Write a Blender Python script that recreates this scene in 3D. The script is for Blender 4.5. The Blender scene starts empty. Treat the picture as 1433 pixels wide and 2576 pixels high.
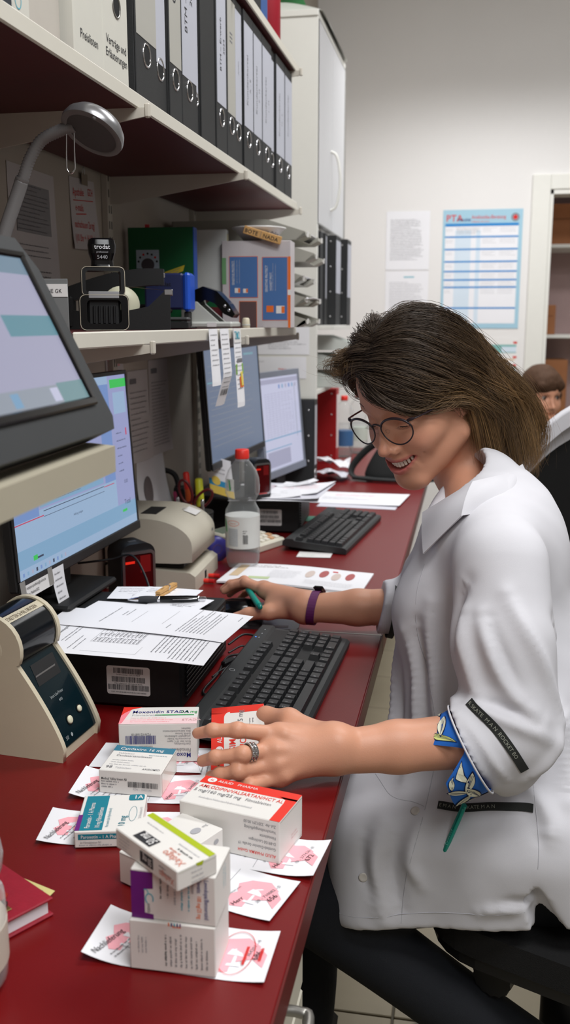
import bpy, math, random
import numpy as np
from mathutils import Vector, Matrix, Euler
SC = bpy.context.scene
COL = SC.collection
PI = math.pi
RND = random.Random(7)

# ------------------------------------------------------------------ camera
cam_data = bpy.data.cameras.new('camera')
cam = bpy.data.objects.new('camera', cam_data); COL.objects.link(cam)
right = Vector((0.98215714, 0.18806212, 0.0))
down = Vector((0.03658634, -0.19107272, -0.9808938))
fwd = Vector((-0.18446897, 0.96339185, -0.19454394))
cam.matrix_world = Matrix(((right.x, -down.x, -fwd.x, 0.0), (right.y, -down.y, -fwd.y, 0.0),
                           (right.z, -down.z, -fwd.z, 1.31), (0, 0, 0, 1)))
cam_data.sensor_fit = 'VERTICAL'; cam_data.sensor_height = 36.0; cam_data.sensor_width = 24.0
cam_data.lens = 2400.0 / 2576.0 * 36.0
cam_data.clip_start = 0.05
cam_data.dof.use_dof = True; cam_data.dof.focus_distance = 1.30; cam_data.dof.aperture_fstop = 6.3
SC.camera = cam

# ------------------------------------------------------------------ light
world = bpy.data.worlds.new('world'); SC.world = world; world.use_nodes = True
world.node_tree.nodes['Background'].inputs[0].default_value = (0.80, 0.86, 0.92, 1)
world.node_tree.nodes['Background'].inputs[1].default_value = 0.55

def area(name, loc, sx, sy, power, color=(1, 0.97, 0.93), rot=(0, 0, 0)):
    l = bpy.data.lights.new(name, 'AREA'); l.shape = 'RECTANGLE'; l.size = sx; l.size_y = sy
    l.energy = power; l.color = color
    o = bpy.data.objects.new(name, l); COL.objects.link(o); o.location = loc; o.rotation_euler = rot
    return o
area('ceiling_lamp_near', (0.70, 0.25, 3.12), 1.3, 0.6, 52, (0.985, 0.99, 1.0))
area('ceiling_lamp_middle', (0.60, 2.35, 3.12), 1.3, 0.6, 46, (0.985, 0.99, 1.0))
area('ceiling_lamp_far', (0.15, 4.0, 2.75), 1.3, 0.5, 22, (0.985, 0.99, 1.0)).data.spread = math.radians(130)
area('fill_light_behind', (0.9, -1.0, 3.0), 1.2, 0.8, 30, (0.96, 0.985, 1.0), (math.radians(35), 0, 0))  # fill light added behind the camera to brighten the coat
area('store_room_lamp', (0.9, 5.8, 2.6), 0.8, 0.5, 12, (1.0, 0.95, 0.92))

SC.view_settings.view_transform = 'Standard'
SC.view_settings.look = 'None'
SC.view_settings.gamma = 1.0
SC.view_settings.use_curve_mapping = False
SC.view_settings.exposure = -0.10

# ------------------------------------------------------------------ materials
MATS = {}
def lin(c):
    c = c / 255.0
    return c / 12.92 if c <= 0.04045 else ((c + 0.055) / 1.055) ** 2.4
def M(name, rgb, rough=0.5, metal=0.0, var=0.06, scale=30.0, bump=0.0, bscale=200.0, spec=0.5,
      emit=0.0, trans=0.0, ior=1.45, sss=0.0, coat=0.0, alpha=1.0, stretch=None):
    """procedural principled material, base colour given in 8 bit sRGB, with slight noise in colour and relief"""
    if name in MATS: return MATS[name]
    m = bpy.data.materials.new(name); m.use_nodes = True
    nt = m.node_tree; b = nt.nodes['Principled BSDF']
    c = (lin(rgb[0]), lin(rgb[1]), lin(rgb[2]), 1)
    b.inputs['Base Color'].default_value = c
    b.inputs['Roughness'].default_value = rough
    b.inputs['Metallic'].default_value = metal
    b.inputs['Specular IOR Level'].default_value = spec
    b.inputs['IOR'].default_value = ior
    b.inputs['Transmission Weight'].default_value = trans
    b.inputs['Coat Weight'].default_value = coat
    b.inputs['Alpha'].default_value = alpha
    if sss:
        b.inputs['Subsurface Weight'].default_value = sss
        b.inputs['Subsurface Radius'].default_value = (0.012, 0.005, 0.003)
        b.inputs['Subsurface Scale'].default_value = 0.6
    if emit:
        b.inputs['Emission Color'].default_value = c
        b.inputs['Emission Strength'].default_value = emit
    if var or bump:
        tc = nt.nodes.new('ShaderNodeTexCoord')
        src = tc.outputs['Object']
        if stretch:
            mp = nt.nodes.new('ShaderNodeMapping'); mp.inputs['Scale'].default_value = stretch
            nt.links.new(src, mp.inputs[0]); src = mp.outputs[0]
    if var:
        n = nt.nodes.new('ShaderNodeTexNoise'); n.inputs['Scale'].default_value = scale; n.inputs['Detail'].default_value = 4
        nt.links.new(src, n.inputs['Vector'])
        mx = nt.nodes.new('ShaderNodeMix'); mx.data_type = 'RGBA'
        lo = [max(0, v * (1 - var)) for v in c[:3]] + [1]; hi = [min(1, v * (1 + var)) for v in c[:3]] + [1]
        mx.inputs[6].default_value = lo; mx.inputs[7].default_value = hi
        nt.links.new(n.outputs[0], mx.inputs[0]); nt.links.new(mx.outputs[2], b.inputs['Base Color'])
        if emit: nt.links.new(mx.outputs[2], b.inputs['Emission Color'])
    if bump:
        n2 = nt.nodes.new('ShaderNodeTexNoise'); n2.inputs['Scale'].default_value = bscale; n2.inputs['Detail'].default_value = 3
        nt.links.new(src, n2.inputs['Vector'])
        bp = nt.nodes.new('ShaderNodeBump'); bp.inputs['Strength'].default_value = bump; bp.inputs['Distance'].default_value = 0.002
        nt.links.new(n2.outputs[0], bp.inputs['Height']); nt.links.new(bp.outputs[0], b.inputs['Normal'])
    MATS[name] = m
    return m

WALL = M('wall paint', (226, 224, 222), 0.85, var=0.02, scale=3, bump=0.05, bscale=400)
WALLC = M('cream wall panel', (186, 178, 166), 0.7, var=0.04, scale=6, bump=0.03)
CEIL = M('ceiling paint', (226, 226, 222), 0.9, var=0.02)
TILE = M('khaki floor tile', (150, 140, 118), 0.45, var=0.1, scale=12, bump=0.02)
GROUT = M('grout', (92, 86, 74), 0.9)
RED = M('red laminate', (108, 11, 13), 0.36, var=0.05, scale=60, bump=0.06, bscale=500, spec=0.5)
REDEDGE = M('red laminate edge', (96, 28, 26), 0.4, var=0.06)
SHELFRED = M('dark red shelf underside', (78, 22, 26), 0.5, var=0.06, scale=40)
LIP = M('cream shelf lip', (208, 204, 192), 0.45, var=0.03)
CREAM = M('cream laminate', (204, 199, 184), 0.5, var=0.03)
STEELW = M('cream steel', (198, 192, 180), 0.45, var=0.03)
WHITE = M('white lacquer', (222, 221, 214), 0.45, var=0.02)
DOORG = M('pale grey door', (200, 200, 202), 0.45, var=0.02)
PAPER = M('white paper', (232, 232, 236), 0.85, var=0.015, scale=15)
PAPERC = M('card white', (228, 226, 224), 0.6, var=0.015)
CARTON = M('white carton', (226, 223, 218), 0.5, var=0.015)
CARTONB = M('grey white carton', (214, 205, 198), 0.55, var=0.02)
INK = M('black ink', (42, 42, 46), 0.8, var=0)
INKG = M('grey ink', (120, 120, 124), 0.8, var=0)
INKL = M('light grey ink', (168, 168, 172), 0.8, var=0)
INKR = M('red ink', (206, 44, 40), 0.8, var=0)
INKB = M('blue ink', (36, 40, 120), 0.8, var=0)
PINK = M('pink print', (244, 172, 182), 0.8, var=0.02)
PINKD = M('deep pink print', (238, 130, 142), 0.8, var=0.02)
PRED = M('carton red', (226, 50, 34), 0.45, var=0.02)
TEAL = M('carton teal', (20, 122, 140), 0.5, var=0.02)
TEALB = M('carton steel blue', (52, 118, 142), 0.5, var=0.02)
PURPLE = M('carton purple', (104, 28, 118), 0.5, var=0.02)
LIME = M('carton lime', (170, 186, 30), 0.45, var=0.02)
GREENP = M('print green', (60, 160, 90), 0.6, var=0)
ORANGE = M('print orange', (232, 112, 36), 0.6, var=0)
CYANP = M('print cyan', (70, 170, 190), 0.6, var=0)
BLK = M('black plastic', (22, 22, 24), 0.42, var=0.08, bump=0.05, bscale=800)
BLKM = M('black matt plastic', (18, 18, 19), 0.6, var=0.08, bump=0.08, bscale=900)
BLKG = M('black gloss plastic', (12, 12, 14), 0.15, var=0)
DKG = M('dark grey plastic', (52, 54, 54), 0.5, var=0.06, bump=0.05, bscale=900)
KEYM = M('key plastic', (34, 35, 37), 0.42, var=0.08, bump=0.04, bscale=900)
KBODY = M('keyboard plastic', (44, 46, 47), 0.5, var=0.06, bump=0.08, bscale=900)
BEIGE = M('beige plastic', (190, 184, 168), 0.5, var=0.03, bump=0.04, bscale=700)
BEIGED = M('warm beige plastic', (205, 196, 172), 0.45, var=0.03, bump=0.04, bscale=700)
GREYT = M('grey tray plastic', (168, 166, 156), 0.5, var=0.04)
SILVER = M('silver metal', (190, 190, 192), 0.28, 1.0, var=0.03)
CHROME = M('chrome', (215, 215, 218), 0.12, 1.0, var=0)
ALU = M('brushed aluminium', (160, 158, 152), 0.4, 0.9, var=0.05)
BINDER = M('black binder board', (38, 39, 40), 0.6, var=0.1, bump=0.12, bscale=500)
BINDERS = M('binder spine label', (176, 177, 184), 0.7, var=0.03)
BINDERW = M('white binder board', (204, 202, 192), 0.6, var=0.03)
HOLE = M('dark hole', (8, 8, 8), 0.9, var=0)
CARDB = M('brown cardboard', (150, 98, 62), 0.8, var=0.1, scale=20)
WOODP = M('pale wood', (206, 160, 100), 0.6, var=0.12, scale=90, stretch=(1, 6, 1))

# ------------------------------------------------------------------ mesh builder
def frame(o, u, v):
    """4x4 matrix from an origin and two in-plane axes (n = u x v)"""
    u = Vector(u).normalized(); v = Vector(v); n = u.cross(v).normalized(); v = n.cross(u)
    return Matrix(((u.x, v.x, n.x, o[0]), (u.y, v.y, n.y, o[1]), (u.z, v.z, n.z, o[2]), (0, 0, 0, 1)))
def TR(loc=(0, 0, 0), rot=(0, 0, 0)):
    return Matrix.Translation(loc) @ Euler(rot).to_matrix().to_4x4()
I4 = Matrix.Identity(4)
_TXT = {}
def text_mesh(s, bold=0.0, align='LEFT'):
    k = (s, bold, align)
    if k not in _TXT:
        cu = bpy.data.curves.new('t', 'FONT'); cu.body = s; cu.resolution_u = 2; cu.size = 1.0; cu.offset = bold * .32; cu.space_character = 1.0 + bold; cu.align_x = align
        o = bpy.data.objects.new('t', cu); me = o.to_mesh()
        vs = [(v.co.x, v.co.y) for v in me.vertices]; fs = [tuple(p.vertices) for p in me.polygons]
        o.to_mesh_clear(); bpy.data.objects.remove(o); bpy.data.curves.remove(cu)
        _TXT[k] = (vs, fs)
    return _TXT[k]

class MB:
    def __init__(s, T=I4): s.v = []; s.f = []; s.m = []; s.mats = []; s.T = T; s.sm = []
    def mi(s, m):
        if m not in s.mats: s.mats.append(m)
        return s.mats.index(m)
    def add(s, vs, fs, m, T=None, smooth=False):
        T = s.T @ T if T is not None else s.T
        b = len(s.v); s.v += [tuple(T @ Vector(p)) for p in vs]
        i = s.mi(m)
        for f in fs: s.f.append(tuple(b + k for k in f)); s.m.append(i); s.sm.append(smooth)
        return s
    def box(s, x0, x1, y0, y1, z0, z1, m, bev=0.0, T=None):
        bev = min(bev, abs(x1 - x0) * .45, abs(y1 - y0) * .45, abs(z1 - z0) * .45)
        if bev <= 0:
            vs = [(x, y, z) for x in (x0, x1) for y in (y0, y1) for z in (z0, z1)]
            fs = [(0, 1, 3, 2), (4, 6, 7, 5), (0, 4, 5, 1), (2, 3, 7, 6), (0, 2, 6, 4), (1, 5, 7, 3)]
            return s.add(vs, fs, m, T)
        vs = []; idx = {}
        for i, x in enumerate((x0, x1)):
            for j, y in enumerate((y0, y1)):
                for k, z in enumerate((z0, z1)):
                    dx = bev if i == 0 else -bev; dy = bev if j == 0 else -bev; dz = bev if k == 0 else -bev
                    idx[i, j, k] = len(vs)
                    vs += [(x, y + dy, z + dz), (x + dx, y, z + dz), (x + dx, y + dy, z)]
        fs = []
        for a in (0, 1):
            q = [idx[a, 0, 0], idx[a, 1, 0], idx[a, 1, 1], idx[a, 0, 1]]; fs.append(tuple(q if a else q[::-1]))
            q = [idx[0, a, 0] + 1, idx[0, a, 1] + 1, idx[1, a, 1] + 1, idx[1, a, 0] + 1]; fs.append(tuple(q if a else q[::-1]))
            q = [idx[0, 0, a] + 2, idx[1, 0, a] + 2, idx[1, 1, a] + 2, idx[0, 1, a] + 2]; fs.append(tuple(q if a else q[::-1]))
        for a in (0, 1):
            for b in (0, 1):
                q = [idx[a, b, 0], idx[a, b, 1], idx[a, b, 1] + 1, idx[a, b, 0] + 1]; fs.append(tuple(q if a == b else q[::-1]))
                q = [idx[a, 0, b], idx[a, 0, b] + 2, idx[a, 1, b] + 2, idx[a, 1, b]]; fs.append(tuple(q if a == b else q[::-1]))
                q = [idx[0, a, b] + 1, idx[1, a, b] + 1, idx[1, a, b] + 2, idx[0, a, b] + 2]; fs.append(tuple(q if a == b else q[::-1]))
        for (i, j, k), o in idx.items():
            t = (o, o + 1, o + 2); fs.append(t if (i + j + k) % 2 else t[::-1])
        return s.add(vs, fs, m, T)
    def cbox(s, c, d, m, bev=0.0, rot=(0, 0, 0)):
        return s.box(-d[0] / 2, d[0] / 2, -d[1] / 2, d[1] / 2, -d[2] / 2, d[2] / 2, m, bev, TR(c, rot))
    def prism(s, poly, z0, z1, m, T=None, smooth=False):
        n = len(poly)
        vs = [(x, y, z0) for x, y in poly] + [(x, y, z1) for x, y in poly]
        s.add(vs, [tuple(range(n))[::-1], tuple(range(n, 2 * n))], m, T)
        return s.add(vs, [(i, (i + 1) % n, n + (i + 1) % n, n + i) for i in range(n)], m, T, smooth)
    def lathe(s, prof, m, n=24, T=None, smooth=True, ang=2 * PI):
        full = abs(ang - 2 * PI) < 1e-6
        cols = n if full else n + 1
        vs = [(r * math.cos(a * ang / n), r * math.sin(a * ang / n), z) for r, z in prof for a in range(cols)]
        fs = []
        for i in range(len(prof) - 1):
            for a in range(n):
                b = (a + 1) % cols
                fs.append((i * cols + a, i * cols + b, (i + 1) * cols + b, (i + 1) * cols + a))
        s.add(vs, fs, m, T, smooth)
        if full:
            if prof[0][0] > 1e-5: s.add(vs[:n], [tuple(range(n))[::-1]], m, T)
            if prof[-1][0] > 1e-5: s.add(vs[-n:], [tuple(range(n))], m, T)
        return s
    def tube(s, pts, r, m, n=8, T=None, closed=False, flat=1.0, up=None):
        P = [Vector(p) for p in pts]; N = len(P)
        R = r if isinstance(r, (list, tuple)) else [r] * N
        vs = []; prev = None
        for i in range(N):
            if closed: t = (P[(i + 1) % N] - P[i - 1])
            else: t = P[min(i + 1, N - 1)] - P[max(i - 1, 0)]
            t = t.normalized() if t.length > 1e-9 else Vector((0, 0, 1))
            if prev is None:
                a = Vector(up) if up else (Vector((0, 0, 1)) if abs(t.z) < .9 else Vector((1, 0, 0)))
                prev = a
            sd = t.cross(prev)
            sd = sd.normalized() if sd.length > 1e-9 else t.orthogonal().normalized()
            nn = sd.cross(t).normalized(); prev = nn
            for k in range(n):
                a = 2 * PI * k / n
                vs.append(tuple(P[i] + sd * (R[i] * math.cos(a)) + nn * (R[i] * flat * math.sin(a))))
        fs = []
        for i in range(N if closed else N - 1):
            j = (i + 1) % N
            for k in range(n): fs.append((i * n + k, i * n + (k + 1) % n, j * n + (k + 1) % n, j * n + k))
        s.add(vs, fs, m, T, True)
        if not closed:
            s.add(vs[:n], [tuple(range(n))[::-1]], m, T); s.add(vs[-n:], [tuple(range(n))], m, T)
        return s
    def sheet(s, fn, nu, nv, m, thick=0.0, T=None, smooth=True):
        vs = [tuple(fn(i / nu, j / nv)) for j in range(nv + 1) for i in range(nu + 1)]
        fs = [(j * (nu + 1) + i, j * (nu + 1) + i + 1, (j + 1) * (nu + 1) + i + 1, (j + 1) * (nu + 1) + i) for j in range(nv) for i in range(nu)]
        if not thick: return s.add(vs, fs, m, T, smooth)
        V = [Vector(p) for p in vs]; Nn = [Vector((0, 0, 0)) for _ in V]
        for f in fs:
            nn = (V[f[1]] - V[f[0]]).cross(V[f[3]] - V[f[0]])
            for k in f: Nn[k] += nn
        lo = [tuple(p - n_.normalized() * thick) for p, n_ in zip(V, Nn)]; K = len(vs)
        W = nu + 1
        ring = list(range(nu)) + [nu + j * W for j in range(nv)] + [nv * W + i for i in range(nu, 0, -1)] + [j * W for j in range(nv, 0, -1)]
        s.add(vs + lo, fs + [tuple(K + k for k in f[::-1]) for f in fs], m, T, smooth)
        return s.add(vs + lo, [(ring[i], K + ring[i], K + ring[(i + 1) % len(ring)], ring[(i + 1) % len(ring)]) for i in range(len(ring))], m, T)
    # ---- print on a surface S(u, v, off) -> point
    def rect(s, S, x, y, w, h, m, off=0.0003, nx=1, ny=1):
        vs = [S(x + w * i / nx, y + h * j / ny, off) for j in range(ny + 1) for i in range(nx + 1)]
        return s.add(vs, [(j * (nx + 1) + i, j * (nx + 1) + i + 1, (j + 1) * (nx + 1) + i + 1, (j + 1) * (nx + 1) + i) for j in range(ny) for i in range(nx)], m)
    def poly(s, S, pts, m, off=0.0003):
        return s.add([S(x, y, off) for x, y in pts], [tuple(range(len(pts)))], m)
    def text(s, S, x, y, size, body, m, bold=0.0, align='LEFT', off=0.0005, rot=0.0, sx=1.0):
        vs, fs = text_mesh(body, bold, align); c, sn = math.cos(rot), math.sin(rot)
        return s.add([S(x + size * (sx * a * c - b * sn), y + size * (sx * a * sn + b * c), off) for a, b in vs], fs, m)
    def greek(s, S, x, y, w, rows, pitch, h, m, seed=1, off=0.0004, fill=0.85, rot=0.0):
        """rows of word-sized bars: print too small to read"""
        r = random.Random(seed); c, sn = math.cos(rot), math.sin(rot)
        for i in range(rows):
            px = 0.0; end = w * (r.uniform(.5, 1) if r.random() < .3 else fill + .15 * r.random())
            while px < end:
                for _ in range(r.randint(2, 9)):
                    if px > end: break
                    l = h * r.choice((.16, .26, .30, .34)); y0 = 0 if r.random() > .1 else -.14 * h; y1 = h * (.46 if r.random() > .3 else .66)
                    q = [(px, -i * pitch + y0), (px + l, -i * pitch + y0), (px + l, -i * pitch + y1), (px, -i * pitch + y1)]
                    s.add([S(x + a * c - b * sn, y + a * sn + b * c, off) for a, b in q], [(0, 1, 2, 3)], m)
                    px += l + h * .15
                px += h * .38
        return s
    def barcode(s, S, x, y, w, h, m, seed=3, n=46, off=0.0005):
        r = random.Random(seed); px = 0.0; u = w / (n * 1.55)
        while px < w:
            l = u * r.choice((.6, .6, 1, 1.4)); s.rect(S, x + px, y, min(l, w - px), h, m, off); px += l + u * r.choice((.6, .8, 1.2))
        return s
    def circ(s, S, x, y, rx, ry, m, n=24, off=0.0004):
        return s.poly(S, [(x + rx * math.cos(2 * PI * k / n), y + ry * math.sin(2 * PI * k / n)) for k in range(n)], m, off)
    def ring(s, S, x, y, rx, ry, t, m, n=28, off=0.0005, a0=0, a1=2 * PI):
        vs = []
        for k in range(n + 1):
            a = a0 + (a1 - a0) * k / n
            vs += [S(x + rx * math.cos(a), y + ry * math.sin(a), off), S(x + (rx - t) * math.cos(a), y + (ry - t) * math.sin(a), off)]
        return s.add(vs, [(2 * k, 2 * k + 2, 2 * k + 3, 2 * k + 1) for k in range(n)], m)
    def mesh(s, name):
        me = bpy.data.meshes.new(name); me.from_pydata(s.v, [], s.f)
        for m in s.mats: me.materials.append(m)
        me.polygons.foreach_set('material_index', s.m); me.polygons.foreach_set('use_smooth', s.sm)
        me.update(); return me
    def build(s, name, parent=None, loc=None, rot=None):
        o = bpy.data.objects.new(name, s.mesh(name)); COL.objects.link(o)
        if parent is not None: o.parent = parent
        if loc is not None: o.location = loc
        if rot is not None: o.rotation_euler = rot
        return o
def flat(Tm):
    """print surface on a plane given by a frame matrix"""
    return lambda u, v, off: tuple(Tm @ Vector((u, v, off)))
def tag(o, label, cat, group=None):
    o['label'] = label; o['category'] = cat
    if group: o['group'] = group
    return o
def thing(name, label, cat, loc=(0, 0, 0), rot=(0, 0, 0), group=None):
    o = bpy.data.objects.new(name, None); COL.objects.link(o); o.location = loc; o.rotation_euler = rot
    o.empty_display_size = 0.02
    return tag(o, label, cat, group)
def struct(mb, name, parent=None):
    o = mb.build(name, parent)
    if parent is None: o['kind'] = 'structure'
    return o
def copy_tree(o, parent=None):
    c = o.copy(); COL.objects.link(c)
    if parent is not None: c.parent = parent
    for ch in list(o.children): copy_tree(ch, c)
    return c
def bez(pts, n=24):
    """Catmull-Rom through points"""
    P = [Vector(p) for p in pts]; P = [P[0] * 2 - P[1]] + P + [P[-1] * 2 - P[-2]]; out = []
    K = len(P) - 3
    for i in range(K):
        for j in range(n // K + (1 if i == K - 1 else 0)):
            t = j / (n // K)
            a, b, c, d = P[i:i + 4]
            out.append(0.5 * ((2 * b) + (c - a) * t + (2 * a - 5 * b + 4 * c - d) * t * t + (3 * b - a - 3 * c + d) * t ** 3))
    return out
def rrect(w, h, r, n=4, cx=0, cy=0):
    out = []
    for sx, sy, a0 in ((1, 1, 0), (-1, 1, PI / 2), (-1, -1, PI), (1, -1, 1.5 * PI)):
        for k in range(n + 1):
            a = a0 + PI / 2 * k / n
            out.append((cx + sx * (w / 2 - r) + r * math.cos(a), cy + sy * (h / 2 - r) + r * math.sin(a)))
    return out
# ------------------------------------------------------------------ setting
# left wall: board panels meeting in thin joints, with steel uprights for the shelf brackets
WX = -0.77
wl = MB(); wl.box(-0.85, WX - 0.006, -1.6, 4.86, 0, 3.2, WALLC)
wall_left = struct(wl, 'wall_left')
ys = [-1.6, -0.1, 1.32, 1.98, 3.4, 4.86]
for a, b in zip(ys[:-1], ys[1:]):
    p = MB(); p.box(WX - 0.012, WX, a + 0.0015, b - 0.0015, 0.0, 3.2, WALLC, 0.0012); p.build('wall_panel', wall_left)
for i, y in enumerate((0.75, 1.37, 1.99, 2.64)):
    t = MB(); t.box(WX, WX + 0.014, y - 0.013, y + 0.013, 0.76, 2.3, STEELW, 0.001)
    for k in range(46):
        z = 0.80 + k * 0.032
        t.box(WX + 0.0138, WX + 0.0143, y - 0.008, y - 0.004, z, z + 0.016, HOLE); t.box(WX + 0.0138, WX + 0.0143, y + 0.004, y + 0.008, z, z + 0.016, HOLE)
    struct(t, 'trim_%d' % (i + 1))
# back wall with a doorway, store room behind
wb = MB()
DX0, DX1, DZ = 0.345, 1.25, 1.925
wb.box(-0.85, DX0, 4.86, 4.98, 0, 3.2, WALL); wb.box(DX1, 2.7, 4.86, 4.98, 0, 3.2, WALL); wb.box(DX0, DX1, 4.86, 4.98, DZ, 3.2, WALL)
struct(wb, 'wall_back')
DULL = M('dull low bounce wall', (146, 142, 138), .7, var=.05)  # unseen walls, greyed to cut the bounce light under the shelves
wr = MB(); wr.box(2.6, 2.7, -1.6, 4.98, 0, 3.2, DULL); struct(wr, 'wall_right')
wf = MB(); wf.box(-0.85, 2.7, -1.7, -1.6, 0, 3.2, DULL); struct(wf, 'wall_front')
ce = MB(); ce.box(-0.85, 2.7, -1.7, 4.98, 3.2, 3.3, CEIL); struct(ce, 'ceiling')
df = MB()   # door lining and architrave
df.box(DX0 - 0.085, DX0, 4.845, 4.86, 0, DZ + 0.07, WHITE, 0.003); df.box(DX1, DX1 + 0.085, 4.845, 4.86, 0, DZ + 0.07, WHITE, 0.003)
df.box(DX0, DX1, 4.845, 4.86, DZ, DZ + 0.07, WHITE, 0.003)
df.box(DX0, DX0 + 0.014, 4.85, 4.99, 0, DZ, WHITE); df.box(DX1 - 0.014, DX1, 4.85, 4.99, 0, DZ, WHITE); df.box(DX0, DX1, 4.85, 4.99, DZ - 0.02, DZ, WHITE)
struct(df, 'door_1')
st = MB(); ST = M('store room wall', (196, 178, 174), 0.85, var=0.03)
st.box(-0.3, 2.2, 6.3, 6.4, 0, 3.0, ST); st.box(-0.3, -0.2, 4.98, 6.4, 0, 3.0, ST); st.box(2.1, 2.2, 4.98, 6.4, 0, 3.0, ST); st.box(-0.3, 2.2, 4.98, 6.4, 2.9, 3.0, ST)
struct(st, 'wall_store_room')
fl = MB(); fl.box(-0.85, 2.7, -1.7, 6.4, -0.06, -0.006, GROUT); floor = struct(fl, 'floor')
tl = MB(); tl.box(0.0025, 0.2975, 0.0025, 0.2975, -0.008, 0.0, TILE, 0.0015); tile_me = tl.mesh('floor_tile')
for i in range(9):
    for j in range(17):
        o = bpy.data.objects.new('floor_tile', tile_me); COL.objects.link(o); o.parent = floor; o.location = (-0.70 + 0.3 * i, 0.12 + 0.3 * j, 0)
bs = MB(); bs.box(WX, WX + 0.012, -1.6, 4.86, 0, 0.08, WHITE, 0.002); struct(bs, 'baseboard_left')
bs = MB(); bs.box(WX + 0.012, DX0 - 0.085, 4.848, 4.86, 0, 0.08, WHITE, 0.002); struct(bs, 'baseboard_back')

# ------------------------------------------------------------------ worktops
def worktop(label, y0, y1):
    t = thing('worktop', label, 'worktop', (0, 0, 0), group='red worktops along the left wall')
    b = MB(); b.box(WX + 0.001, -0.1425, y0, y1, 0.702, 0.74, RED, 0.001); b.build('board', t)
    e = MB(); e.box(-0.1425, -0.14, y0, y1, 0.702, 0.7398, REDEDGE, 0.0008); e.build('edge_strip', t)
    s = MB(); s.box(WX + 0.02, -0.30, y0 + 0.05, y0 + 0.075, 0.0, 0.702, CREAM, 0.001); s.build('support_panel', t)
    s = MB(); s.box(WX + 0.02, -0.30, y1 - 0.075, y1 - 0.05, 0.0, 0.702, CREAM, 0.001); s.build('support_panel', t)
    return t
worktop('near red worktop with the medicine boxes and the front keyboard', -0.5, 1.697)
worktop('far red worktop carrying the second keyboard and the bag', 1.7, 4.4)
jm = MB(); jm.box(-0.7, -0.142, 1.6972, 1.6998, 0.712, 0.7404, ALU); tag(jm.build('joint_strip'), 'thin metal strip in the joint between the two red worktops', 'strip')
# drawer unit below the near worktop
du = thing('drawer_unit', 'cream drawer unit with bar handles under the near worktop', 'drawer unit')
b = MB(); b.box(-0.70, -0.185, 0.45, 0.973, 0.06, 0.70, CREAM, 0.002); b.build('carcass', du)
for z0, z1 in ((0.555, 0.69), (0.40, 0.548), (0.07, 0.393)):
    d = MB(); d.box(-0.184, -0.165, 0.452, 0.972, z0, z1, CREAM, 0.0025); dr = d.build('drawer', du)
    h = MB(); zc = z1 - 0.035
    h.tube(bez([(-0.166, 0.62, zc), (-0.138, 0.62, zc), (-0.128, 0.632, zc), (-0.128, 0.70, zc), (-0.128, 0.788, zc), (-0.138, 0.80, zc), (-0.166, 0.80, zc)], 30), 0.0055, ALU, 10)
    h.build('handle', dr)

# ------------------------------------------------------------------ wall shelves
def bracket(t, y, z, L=0.29, hook=True):
    b = MB()
    b.prism([(0, 0), (L, 0), (L, -0.012), (0.02, -0.055), (0, -0.055)], -0.002, 0.002, STEELW, Matrix(((1, 0, 0, WX + 0.014), (0, 0, -1, y), (0, 1, 0, z), (0, 0, 0, 1))))
    if hook: b.box(WX + 0.013 + L, WX + 0.021 + L, y - 0.004, y + 0.004, z - 0.014, z + 0.006, STEELW, 0.002)
    b.build('bracket', t)
def shelf(label, y0, y1, z, brk, lip=0.02):
    t = thing('wall_shelf', label, 'shelf', group='wall shelves on brackets')
    b = MB(); b.box(WX + 0.016, -0.481, y0, y1, z, z + lip, SHELFRED); b.build('board', t)
    e = MB(); e.box(-0.481, -0.4765, y0, y1, z - 0.0008, z + lip + 0.0008, LIP, 0.002)
    e.box(-0.74, -0.481, y1, y1 + 0.003, z, z + lip, LIP, 0.001); e.build('front_edge', t)
    for y in brk: bracket(t, y, z)
    return t
shelf('long wall shelf carrying the black lever arch binders', 0.2, 2.668, 1.610, (0.75, 1.379, 1.993, 2.642))
shelf('highest wall shelf with the blue binder and red and blue roll', 0.2, 2.700, 1.960, (0.75, 1.379, 1.993, 2.642))
shelf('middle wall shelf with the stamp, stapler and letter trays', 1.12, 2.655, 1.278, (1.375, 1.993, 2.60))

# ------------------------------------------------------------------ tall open cabinet at the end of the worktop
cb = thing('tall_cabinet', 'tall white cabinet with pale grey doors beyond the shelves', 'cabinet')
CX = -0.506
b = MB(); b.box(WX + 0.001, CX, 3.2, 3.225, 0.742, 2.255, WHITE, 0.0015); b.build('side_panel', cb)
b = MB(); b.box(WX + 0.001, CX - 0.03, 3.835, 3.86, 1.62, 2.262, WHITE, 0.0015); b.build('side_panel', cb)
b = MB(); b.box(WX + 0.001, CX, 3.195, 3.865, 2.255, 2.275, WHITE, 0.002); b.build('top_panel', cb)
b = MB(); b.box(WX + 0.001, CX - 0.02, 3.226, 3.835, 1.612, 1.630, WHITE); b.build('shelf_board', cb)
b = MB(); b.box(WX + 0.001, CX - 0.02, 3.226, 3.86, 1.288, 1.302, WHITE); b.build('shelf_board', cb)
b = MB(); b.box(WX + 0.001, WX + 0.006, 3.226, 3.835, 1.303, 2.254, WHITE); b.build('back_panel', cb)
for y0, y1, hy in ((3.205, 3.53, 3.50), (3.534, 3.86, None)):
    d = MB(); d.box(CX - 0.018, CX, y0, y1, 1.632, 2.252, DOORG, 0.002); d.box(CX - 0.019, CX + 0.0012, y0, y1, 1.628, 1.6325, ALU); dd = d.build('door', cb)
    if hy:
        h = MB(); h.tube(bez([(CX, hy, 1.70), (CX + 0.022, hy, 1.72), (CX + 0.034, hy, 1.80), (CX + 0.022, hy, 1.88), (CX, hy, 1.90)], 24), 0.005, WHITE, 8); h.build('handle', dd)
e = MB(); e.box(CX - 0.002, CX + 0.004, 3.857, 3.866, 1.63, 2.262, ALU); e.build('edge_profile', cb)
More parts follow.
